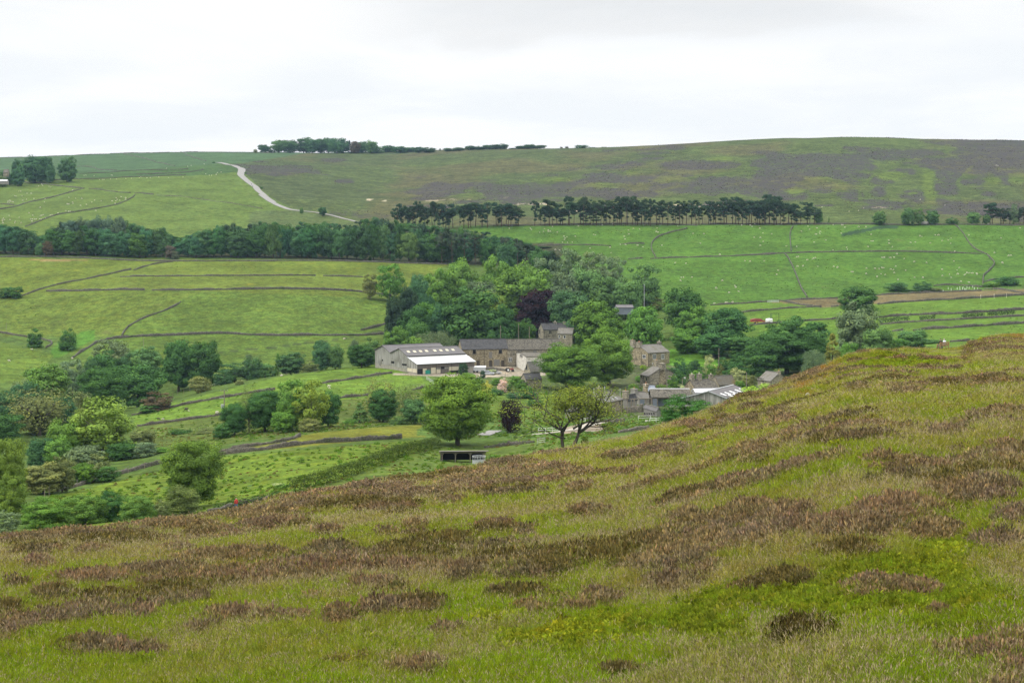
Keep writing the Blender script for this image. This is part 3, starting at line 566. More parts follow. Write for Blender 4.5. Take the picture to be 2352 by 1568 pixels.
# rushes, docks and nettles in the fields
def fieldcover(name, n, seed, sel, tint_, size, label, cat, lib=RU, dmn=180, dmx=1020, thr=.52, sc=30):
    r = np.random.default_rng(seed); u = r.uniform(-200, 2560, n); d = np.sqrt(r.uniform(dmn ** 2, dmx ** 2, n)); X = (u - CX) / F * d; z = ground(X, d)
    k = (bil(AMT[..., sel], u, d) * (d > np.interp(u, XS, dc) * 1.3)) * (fbm(X / sc, d / sc, seed, 4) > thr) * (.5 + fbm(X / 5, d / 5, seed + 1, 2)); keep = r.uniform(0, 1, n) < k
    u, d, X, z = [a[keep] for a in (u, d, X, z)]; m_ = len(u); s = size * r.uniform(.5, 1.4, m_)
    scatter(name, np.stack([X, d, z - .05], -1), np.stack([r.normal(0, .1, m_), r.normal(0, .1, m_), r.uniform(0, 2 * PI, m_)], -1), np.stack([s, s, s * r.uniform(.6, 1.1, m_)], -1), r.integers(0, 3, m_), tints(r, m_, tint_, .2, .08), lib, label=label, cat=cat)
    return m_
NF_ = [fieldcover('field_rushes', 34000, 201, 2, (.072, .128, .032), .7, 'dark green rushes and nettles dotted over the valley fields', 'rushes'),
 fieldcover('field_docks', 16000, 203, 2, (.15, .125, .05), .6, 'brown docks and tall weeds in the near field and paddock', 'docks', dmx=420, thr=.5, sc=14),
 fieldcover('field_weeds', 26000, 207, 2, (.105, .185, .028), .8, 'fresh green weeds and tall grass in the near field', 'weeds', dmx=480, thr=.42, sc=18),
 fieldcover('moor_heather', 40000, 205, 1, (.064, .056, .054), .85, 'dark heather clumps on the far moor', 'heather', dmn=1010, dmx=1750, thr=.38, sc=40)]
print('cover', NG, NH, NB, NF_)
# ------------------------------------------------------------------ trees
mleaf = leafmat('leaves', 'OBJECT', (.62, 1.42), .10)
mbark = mat('bark', (.060,.050,.038), (.10,.088,.068), 4, rough=1); mbarkp = mat('pine_bark', (.085,.058,.042), (.14,.10,.075), 5, rough=1)
def quadset(P, Nn, size, r, asp=.62):
    n = len(P); Nn = Nn / (np.linalg.norm(Nn, axis=1)[:, None] + 1e-9)
    t_ = np.cross(Nn, r.normal(size=(n, 3))); t_ /= np.linalg.norm(t_, axis=1)[:, None] + 1e-9; b = np.cross(Nn, t_)
    s = (size * r.uniform(.65, 1.3, n))[:, None]
    return np.concatenate([P - t_ * s, P + b * s * asp, P + t_ * s, P - b * s * asp])
def leafmesh(name, P, Nn, size, r, leaf, asp=.62):
    n = len(P); i = np.arange(n); V = quadset(P, Nn, size, r, asp)
    return npmesh(name, V, [np.stack([i, i + n, i + 2 * n, i + 3 * n], -1)], mleaf, False, {'leaf': ('FLOAT', np.tile(np.clip(leaf, 0, 1), 4))})
def fib(n, r):
    i = np.arange(n) + .5; ph = i * 2.399963 + r.uniform(0, 6); z = 1 - 2 * i / n; q = np.sqrt(1 - z * z)
    return np.stack([np.cos(ph) * q, np.sin(ph) * q, z], -1)
def clumps(kind, seed, n):
    """clump centres and radii in a unit box (1 wide, 1 high)"""
    r = np.random.default_rng(seed)
    if kind in ('round', 'broad', 'bush', 'tall', 'willow'):
        cz, rx, rz, zmin = {'round': (.52,.41,.45,.06), 'broad': (.50,.40,.46,.03), 'bush': (.28,.42,.62,.02), 'tall': (.52,.37,.46,.04), 'willow': (.50,.41,.42,.10)}[kind]
        d = fib(n, r); d += r.normal(0, .16, d.shape); d /= np.linalg.norm(d, axis=1)[:, None]
        if kind != 'round': d[:, :2] *= ((1 - np.abs(d[:, 2]) ** 2.6) ** (1 / 2.6) / np.sqrt(1 - d[:, 2] ** 2 + 1e-6))[:, None]
        lob = .72 + .56 * fbm(d[:, 0] * 1.7 + d[:, 2] * 1.3 + seed * 3.1, d[:, 1] * 1.7 - d[:, 2] * .9 + seed, seed, 3)
        top = np.where(d[:, 2] > 0, 1, .95); c = np.array((0, 0, cz)) + d * np.array((rx, rx, rz)) * (lob * r.uniform(.78, 1.04, n) * top)[:, None]
        k = int(n * .3); ci = np.array((0, 0, cz)) + fib(k, r) * np.array((rx, rx, rz)) * r.uniform(.25, .65, k)[:, None]
        c = np.concatenate([c, ci]); c = c[c[:, 2] > zmin]; R = r.uniform(.080, .172, len(c)) * (62 / n) ** .33
    elif kind == 'conifer':
        z = r.uniform(.06, .97, n); a = r.uniform(0, 2 * PI, n); q = .44 * (1 - z) ** .75 * r.uniform(.55, 1.05, n); c = np.stack([np.cos(a) * q, np.sin(a) * q, z], -1); R = .05 + .09 * (1 - z)
    elif kind == 'cypress':
        z = r.uniform(.03, .95, n); a = r.uniform(0, 2 * PI, n); q = .40 * np.sqrt(np.clip(1 - (z / 1.02) ** 3, 0, 1)) * r.uniform(.6, 1, n); c = np.stack([np.cos(a) * q, np.sin(a) * q, z], -1); R = np.full(n, .11)
    elif kind == 'pine':
        z = .52 + .42 * r.uniform(0, 1, n) ** .8; lowb = r.uniform(0, 1, n) < .14; z[lowb] = r.uniform(.22, .5, lowb.sum())
        a = r.uniform(0, 2 * PI, n); q = .44 * np.sqrt(r.uniform(.02, 1, n)) * np.clip(1.25 - np.abs(z - .74) * 2.2, .3, 1); c = np.stack([np.cos(a) * q, np.sin(a) * q, z], -1); R = r.uniform(.09, .17, n)
    return c, R
def crown(kind, seed, n, per, ls, hang=0., rs=1.):
    r = np.random.default_rng(seed + 500); c, R = clumps(kind, seed, n); R = R * rs; k = len(c)
    sq = {'pine': .42, 'conifer': .45}.get(kind, .84)
    d = r.normal(size=(k, per, 3)); d /= np.linalg.norm(d, axis=2)[..., None]; d[..., 2] = d[..., 2] * .8 + .16
    rad = r.uniform(.35, 1.05, (k, per)) ** .45 * R[:, None]
    P = c[:, None, :] + d * rad[..., None] * np.array((1.1, 1.1, sq)); out = c - np.array((0, 0, .45)); out /= np.linalg.norm(out, axis=1)[:, None] + 1e-6
    Nn = d * 1. + out[:, None, :] * .35 + np.array((0, 0, .45)) + r.normal(0, .26, d.shape)
    if kind == 'willow': Nn[..., 2] *= .15; P[..., 2] -= r.uniform(0, .10, (k, per))
    leaf = np.clip(r.uniform(.2, .8, k)[:, None] + r.normal(0, .16, (k, per)), 0, 1)
    P = P.reshape(-1, 3); P[:, 2] = np.maximum(P[:, 2], .005)
    return leafmesh(kind + '_crown', P, Nn.reshape(-1, 3), np.full(len(P), ls), r, leaf.ravel(), .34 if kind == 'willow' else .62)
def trunk(kind, seed, m=None, forks=6):
    r = random.Random(seed); b = MB()
    if kind == 'pine':
        lx, ly = r.uniform(-.05, .05), r.uniform(-.05, .05); b.tube([(0,0,-.06),(lx*.3,ly*.3,.25),(lx,ly,.55),(lx*1.5,ly*1.5,.9)], [.030,.024,.018,.006], 7)
        for i in range(9):
            z = r.uniform(.38, .85); a = r.uniform(0, 2*PI); q = r.uniform(.2, .4); b.tube([(lx*z,ly*z,z),(lx*z+math.cos(a)*q*.6,ly*z+math.sin(a)*q*.6,z+.03),(lx*z+math.cos(a)*q,ly*z+math.sin(a)*q,z+.07)], [.009,.007,.003], 5)
    elif kind in ('conifer', 'cypress'): b.tube([(0,0,-.05),(0,0,.5),(0,0,.93)], [.03,.02,.004], 7)
    elif kind == 'bush':
        for i in range(5):
            a = r.uniform(0, 2*PI); q = r.uniform(.05, .25); b.tube([(0,0,-.08),(math.cos(a)*q*.5,math.sin(a)*q*.5,.25),(math.cos(a)*q,math.sin(a)*q,.62)], [.02,.014,.005], 5)
    else:
        b.tube([(0,0,-.06),(.01,0,.0),(.0,.01,.22),(.01,-.01,.42),(0,0,.70)], [.042,.033,.026,.021,.008], 8)
        for i in range(forks):
            a = 2*PI*i/forks + r.uniform(-.4, .4); z = r.uniform(.18, .42); q = r.uniform(.2, .34); b.tube([(0,0,z),(math.cos(a)*q*.45,math.sin(a)*q*.45,z+.13),(math.cos(a)*q,math.sin(a)*q,z+.30)], [.016,.011,.004], 6)
    return b.mesh(kind + '_trunk', m or (mbarkp if kind == 'pine' else mbark), True)
def branchy(seed, levels=4, per=14, ls=.018, leafr=.05, stems=1, spread=.62, first=.26, dens=1.):
    """an open crowned tree: real limbs that fork, with leaf sprays only at their ends"""
    r = random.Random(seed); nr = np.random.default_rng(seed); b = MB(); tips = []
    def grow(p, d, ln, rad, lv):
        k = 3; pts = [p]; q = p; dd = d
        for i in range(k):
            dd = (dd + Vector((r.gauss(0, .16), r.gauss(0, .16), r.gauss(.05, .08)))).normalized(); q = q + dd * (ln / k); pts.append(q)
        b.tube(pts, [rad * (1 - .35 * i / k) for i in range(k + 1)], 7 if lv < 2 else 4)
        if lv >= 2: tips.extend(pts[1:] if lv >= 3 else pts[-1:])
        if lv == levels: return
        nb = r.choice((3, 3, 4)) if lv < 2 else r.choice((2, 3))
        for i in range(nb):
            a = 2 * PI * i / nb + r.uniform(-.6, .6); s = spread * r.uniform(.7, 1.35); o1 = dd.orthogonal().normalized(); o2 = dd.cross(o1)
            nd = (dd + (o1 * math.cos(a) + o2 * math.sin(a)) * s + Vector((0, 0, .10))).normalized()
            st = pts[r.choice((2, 3))] if i else pts[-1]
            grow(st, nd, ln * r.uniform(.62, .86), rad * .60, lv + 1)
    for s in range(stems):
        a = 2 * PI * s / stems; grow(Vector((.03 * math.cos(a) * (stems > 1), .03 * math.sin(a), -.04)), Vector((.34 * math.cos(a) * (stems > 1), .2 * math.sin(a), 1)).normalized(), first, .034 / stems ** .8, 0)
    if stems > 1:      # long low boughs
        for a, z, l_ in ((PI, .16, .26), (PI + .5, .10, .24), (-.3, .18, .22), (.3, .24, .2), (PI - .4, .26, .22)):
            grow(Vector((.05 * math.cos(a), .03 * math.sin(a), z)), Vector((math.cos(a), .5 * math.sin(a), .28)).normalized(), l_, .010, 2)
    T = np.array([tuple(t_) for t_ in tips]); mx = T.max(0); mn = T.min(0); sc = np.array((.96 / (mx[0] - mn[0]), .96 / (mx[1] - mn[1]), .97 / mx[2])); off = np.array(((mx[0] + mn[0]) / 2 * .0, 0, 0))
    b.v = [tuple(np.array(v) * sc) for v in b.v]; T = T * sc
    cnt = max(1, int(per * dens)); C = np.repeat(T, cnt, 0); n = len(C)
    P = C + nr.normal(0, leafr * .6, (n, 3)) * np.array((1, 1, .7)); leaf = np.repeat(nr.uniform(.15, .85, len(T)), cnt) + nr.normal(0, .12, n)
    Nn = nr.normal(0, .7, (n, 3)) + np.array((0, 0, .8))
    return leafmesh('open_crown', P, Nn, np.full(n, ls), nr, leaf), b.mesh('open_trunk', mbark, True)
PRO = {}
def proto(kind, n, per, ls, cnt, seed0):
    PRO[kind] = [(crown(kind.split('_')[0], seed0 + i, n, per, ls), trunk(kind.split('_')[0], seed0 + i)) for i in range(cnt)]
proto('round', 66, 145, .024, 5, 10); proto('broad', 66, 145, .024, 7, 20); proto('bush', 46, 120, .028, 5, 30); proto('tall', 64, 145, .024, 6, 40)
proto('pine', 26, 120, .026, 7, 50); proto('conifer', 110, 55, .022, 2, 60); proto('willow', 90, 90, .022, 2, 70); proto('cypress', 90, 70, .024, 1, 80)
proto('round_fine', 120, 300, .0125, 3, 90); proto('broad_fine', 120, 300, .0125, 5, 95); proto('bush_fine', 80, 260, .0145, 4, 105)
PRO['open'] = [(crown('broad', 205 + i, 44, 120, .022, 0, .82), trunk('open', 205 + i, None, 9)) for i in range(4)]
PRO['thin'] = [(crown('broad', 225 + i, 60, 42, .018, 0, 1.1), trunk('thin', 225 + i, None, 14)) for i in range(3)]
TINT = {'dk': (.027,.062,.018), 'md': (.046,.096,.018), 'lt': (.054,.102,.020), 'yl': (.076,.112,.020), 'ol': (.070,.084,.030), 'bl': (.029,.064,.027), 'gr': (.058,.084,.042), 'pu': (.015,.008,.010),
 'br': (.050,.040,.024), 'pn': (.016,.030,.017), 'lm': (.049,.090,.015), 'wf': (.14,.17,.08), 'go': (.20,.19,.035), 'pk': (.26,.20,.19), 'fr': (.043,.084,.028), 'ye': (.105,.155,.020), 'vd': (.016,.036,.018)}
NAMES = {'round': 'sycamore_tree', 'broad': 'broadleaf_tree', 'bush': 'bush', 'tall': 'broadleaf_tree', 'pine': 'pine_tree', 'conifer': 'conifer_tree', 'willow': 'willow_tree', 'cypress': 'cypress_tree', 'open': 'ash_tree', 'thin': 'thorn_tree'}
TB = 2.1; tr = random.Random(3); NT = [0]
def tree(kind, x, ytop, w, d, tint, label, group=None, cf=None, k=1., lean=0., name=None, vary=.12, rz=None, pick=None):
    """crown middle column, crown top row and crown width as measured; distance in metres"""
    if cf: x, ytop = cf(x, ytop); w = w * k
    if d < 0: d = hit(x, -d).y
    p = onground(x, d); h = ZC + (VH - ytop) / F * d - p.z; wm = w / F * d
    if h < .6: h = .6
    pr = PRO[kind]; ck, tk = pr[(tr.randrange(len(pr)) if pick is None else pick)]
    base = kind.split('_')[0]; nm = name or NAMES[base]; tcol = TINT[tint] if isinstance(tint, str) else tint
    e = empty(nm, p, tr.uniform(0, 6.28) if rz is None else rz, label=label, cat='bush' if nm == 'bush' else 'tree', group=group); e.scale = (wm, wm, h)
    v = 1 + tr.uniform(-vary, vary); hv = tr.uniform(-vary, vary) * .6
    c = obj('crown', ck, e); v *= TB; c.color = (tcol[0] * v * (1 + hv), tcol[1] * v, tcol[2] * v * (1 - hv), 1); obj('trunk', tk, e); NT[0] += 1
    return e
kc = .2686; ke = .3416; kg = .14648
# wood on the skyline
for i, (x, y, w, t_, kd) in enumerate([(45,205,40,'ol','bush'),(120,168,85,'bl','broad'),(180,200,70,'bl','bush'),(250,128,120,'fr','round'),(340,126,120,'bl','broad'),(460,112,130,'bl','broad'),(530,117,110,'bl','broad'),(600,118,120,'bl','round'),(670,110,120,'bl','broad'),(745,110,140,'bl','broad'),(800,132,100,'bl','broad'),(850,130,55,'pn','conifer'),(900,138,100,'br','broad'),(930,165,100,'bl','broad'),(965,143,100,'bl','broad'),(1040,135,90,'fr','broad'),(1080,180,110,'fr','bush'),(1180,174,105,'bl','broad'),(1285,184,120,'bl','broad'),(1375,190,90,'bl','broad'),(1445,187,90,'bl','round'),(1530,194,110,'bl','broad'),(1625,200,30,'pn','conifer'),(1690,198,65,'bl','broad'),(1740,200,60,'fr','bush'),(1790,193,100,'fr','broad'),(1890,178,95,'bl','broad'),(1960,184,95,'bl','broad'),(2050,171,120,'bl','broad'),(2140,164,125,'bl','broad'),(2250,195,70,'fr','bush'),(2320,180,90,'bl','broad'),(2390,166,90,'bl','broad')]):
    lone = {0: 'tiny windblown thorn tree alone on the skyline, left of the hilltop wood', 11: 'dark pointed conifer poking out of the hilltop wood', 22: 'small spiky conifer on the skyline between two strips of hilltop wood', 12: 'brownish tree near the thin end of the hilltop wood'}
    if i in lone: tree(kd, x, y, w, 1890, t_, lone[i], None, cB, kc)
    elif i < 20: tree(kd, x, y, w, 1890 + 15 * (i % 3), t_, 'dark bluish tree in the main hilltop wood on the skyline', 'trees of the main hilltop wood', cB, kc * 1.3)
    else: tree(kd, x, y, w, 1850, t_, 'dark bluish tree in the thin strip of trees on the skyline above the moor', 'trees of the thin skyline strip', cB, kc * 1.25)
for i, (x, y, w, t_, kd) in enumerate([(170,180,60,'bl','broad'),(205,180,60,'bl','bush'),(265,177,90,'bl','broad'),(340,172,95,'fr','broad'),(525,186,26,'br','bush'),(572,182,34,'br','bush'),(700,169,120,'bl','bush'),(790,194,70,'bl','bush'),(890,195,45,'fr','bush'),(1178,181,16,'pn','conifer'),(1225,178,40,'fr','bush'),(1355,168,22,'pn','conifer')]):
    lab = {6: 'low spreading green tree on the skyline right of the two brown bushes', 9: 'tiny conifer on the rising skyline beside a low bush', 11: 'tiny conifer highest up on the rising moor skyline', 10: 'low bush between two tiny conifers on the skyline', 7: 'flat bush at the right foot of the low spreading skyline tree', 8: 'last flat bush of the skyline row'}
    if i in (4, 5): tree(kd, x, y, w, 1800, t_, 'small rusty brown bush on the skyline grass', 'two rusty bushes on the skyline', cC, kc)
    elif i in lab: tree(kd, x, y, w, 1790, t_, lab[i], None, cC, kc)
    else: tree(kd, x, y, w, 1850, t_, 'dark bluish tree in the thin strip of trees on the skyline above the moor', 'trees of the thin skyline strip', cC, kc * 1.25)
# left hill
for x, y, w, d, t_, kd, lab in [(300,260,270,1290,'bl','broad','biggest dome shaped tree of the clump above the sheep fields'),(400,268,120,1310,'bl','broad','dark tree behind the right shoulder of the big dome shaped tree'),(140,298,90,1320,'bl','broad','dark tree behind the left shoulder of the big dome shaped tree'),(85,400,80,1270,'bl','bush','small dark tree at the left end of the clump above the sheep fields'),(155,368,120,1260,'bl','broad','low round tree before the big dome shaped tree'),(430,350,90,1280,'bl','broad','tree filling the right foot of the big dome shaped tree'),
   (575,280,170,1290,'bl','broad','solitary rounded dark tree right of the hill clump'),(20,432,100,1255,'gr','bush','pale grey bush by the farm roofs on the left hill'),(12,382,40,1290,'bl','bush','small dark tree behind the far farm roof'),(1828,314,26,-374.5,'bl','bush','small bush where the far lane tops the hill'),(2100,405,30,-398.5,'bl','bush','small bush beside the bend of the far lane'),(2236,527,28,-433.5,'bl','bush','small bush on the moor edge by the straight lane')]:
    tree(kd, x, y, w, d, t_, lab, None, cA, kc)
tree('round', 620, 702, 78, 1090, 'bl', 'single dark tree on the moor edge where the lane bends down', None, cB, kc)
tree('bush', 440, 702, 34, 1100, 'fr', 'pale low bush just beyond the lane, left of the single moor edge tree', None, cB, kc)
# long dark plantation
def interp(x, tab): return float(np.interp(x, [p[0] for p in tab], [p[1] for p in tab]))
TOPF = [(-40,520),(20,520),(70,522),(88,548),(105,552),(125,522),(200,518),(300,520),(385,528),(400,552),(415,535),(480,522),(600,515),(680,516),(760,520),(900,522),(1000,535),(1060,535),(1120,545),(1180,552),(1230,570),(1280,592)]
TOPB = [(-40,515),(60,518),(80,540),(112,540),(130,512),(170,502),(250,497),(290,502),(330,520),(390,535),(430,540),(520,518),(600,514),(700,512),(800,512),(830,499),(880,500),(930,512),(1030,520),(1090,530),(1180,545),(1270,585),(1300,590)]
FL = 'leafy green tree in the front edge of the long dark plantation'; BLb = 'dark tree standing behind the front edge of the long dark plantation'
x = -40
while x < 1250:
    if not (76 < x < 100 or 390 < x < 408):
        kd = tr.choice(('tall', 'broad', 'round', 'open', 'tall')) if x < 1040 else tr.choice(('tall', 'pine', 'broad')); t_ = tr.choice(('bl', 'fr', 'bl', 'dk')) if kd != 'pine' else 'pn'
        tree(kd, x, interp(x, TOPF) + tr.uniform(-4, 16), tr.uniform(30, 64), 866 + tr.uniform(-3, 6), t_, FL, 'trees in the front edge of the plantation', vary=.32)
    x += tr.uniform(15, 23)
x = -40
while x < 1270:
    kd = 'broad' if 130 < x < 300 else tr.choice(('tall', 'pine', 'broad')); t_ = 'gr' if 150 < x < 290 else tr.choice(('pn', 'bl', 'dk'))
    if t_ == 'gr': t_ = (.042,.070,.046)
    tree(kd, x, interp(x, TOPB) + tr.uniform(-3, 7), tr.uniform(32, 50), tr.uniform(885, 925), t_, BLb, 'trees behind the front edge of the plantation', vary=.18)
    x += tr.uniform(17, 25)
tree('tall', 410, 1000, 110, 858, 'br', 'rust brown dying tree in a gap of the long plantation', None, cA, kc)
tree('bush', 1460, 1015, 100, 858, (.060,.052,.040), 'brownish shrub closing a gap in the plantation front', None, cA, kc)
tree('bush', 1500, 1070, 70, 856, (.050,.062,.036), 'low grey green shrub right of the brownish plantation shrub', None, cA, kc)
tree('bush', 340, 1000, 90, 862, 'fr', 'pale green shrub left of the rust brown tree', None, cA, kc)
for i, (xx, y, w) in enumerate([(1640,905,130),(1730,915,120),(1830,910,130),(2290,965,100),(2180,950,110)]): tree('pine', xx, y, w, 858 - i, (.030,.044,.028), 'pine with a bare reddish trunk at the thin end of the plantation', 'red trunked pines at the plantation end', cB, kc)
for i, (xx, y, w, t_) in enumerate([(1230,1000,330,'md'),(1330,1050,260,'bl'),(60,1000,200,'bl'),(350,1060,200,'dk'),(440,1080,150,'pn')]):
    cf = cB if i < 2 else cC
    if i < 2: continue
    tree('broad', xx, y, w, 830, t_, 'dark bushy tree on the downhill tail of the plantation', 'trees on the tail of the plantation', cf, kc)
# the row of tall pines under the moor
PL = {0: 'tall bare trunked pine in the first group of the row under the moor', 1: 'tall bare trunked pine in the second, narrow group of the row', 2: 'tall bare trunked pine in the third group with a gap each side', 3: 'tall bare trunked pine in the pair standing apart in the row', 4: 'tall bare trunked pine in the long middle stretch of the row', 5: 'tall bare trunked pine in the dense last stretch of the row under the moor', 6: 'tall pine in the group at the far end of the pasture wall'}
def pines(cf, segs):
    for x0, x1, top, n, g in segs:
        for i in range(n):
            xx = x0 + (x1 - x0) * (i + .5 + tr.uniform(-.3, .3)) / n; xx += tr.uniform(-9, 9); a, b = cf(xx, top)
            tree('pine', a, b + tr.uniform(-7, 20), tr.uniform(24, 40), 996 + tr.uniform(0, 9), 'pn', PL[g], 'pines, ' + PL[g].split(' in ')[1], vary=.2)
pines(cB, [(1240,1410,690,5,0),(1410,1570,650,5,0),(1570,1745,662,6,0),(1790,1940,668,5,1),(1950,2050,655,3,1),(2080,2200,652,4,2),(2205,2310,675,4,2)])
pines(cC, [(272,405,668,3,3),(410,560,650,5,4),(560,690,622,4,4),(700,870,628,6,4),(870,1010,628,5,4),(1010,1140,612,5,4),(1140,1300,650,6,4),(1310,1445,645,4,4),(1450,1580,640,4,4),(1590,1720,650,4,4),(1730,1900,670,6,5),(1900,2110,630,7,5),(2110,2352,640,8,5)])
pines(cD, [(40,220,612,6,5),(220,400,625,6,5),(400,555,680,5,5),(2030,2150,672,3,6),(2150,2230,672,2,6),(2290,2400,672,4,6)])
for xx, y, w, t_, kd, lab in [(588,728,80,'fr','broad','pale leafy tree closing the right end of the pine row'),(675,785,24,'fr','conifer','tiny sapling just right of the pine row'),(1107,742,125,'fr','broad','round leafy tree standing alone on the pasture wall'),(1350,708,125,'fr','broad','left tree of the leafy clump by the pale mound'),(1445,708,110,'fr','open','middle tree of the leafy clump by the pale mound'),(1562,726,122,'fr','broad','right hand round tree of the leafy clump by the pale mound'),(1725,795,115,'dk','bush','flat dark thorn bush on the pasture wall'),(1907,738,130,'fr','broad','rounded pale tree near the last pines'),(2022,768,78,'fr','round','small round topped tree beside the last pines'),(2255,676,100,'gr','open','feathery birch among the last pines')]:
    tree(kd, xx, y, w, 1000, t_, lab, None, cD, kc)
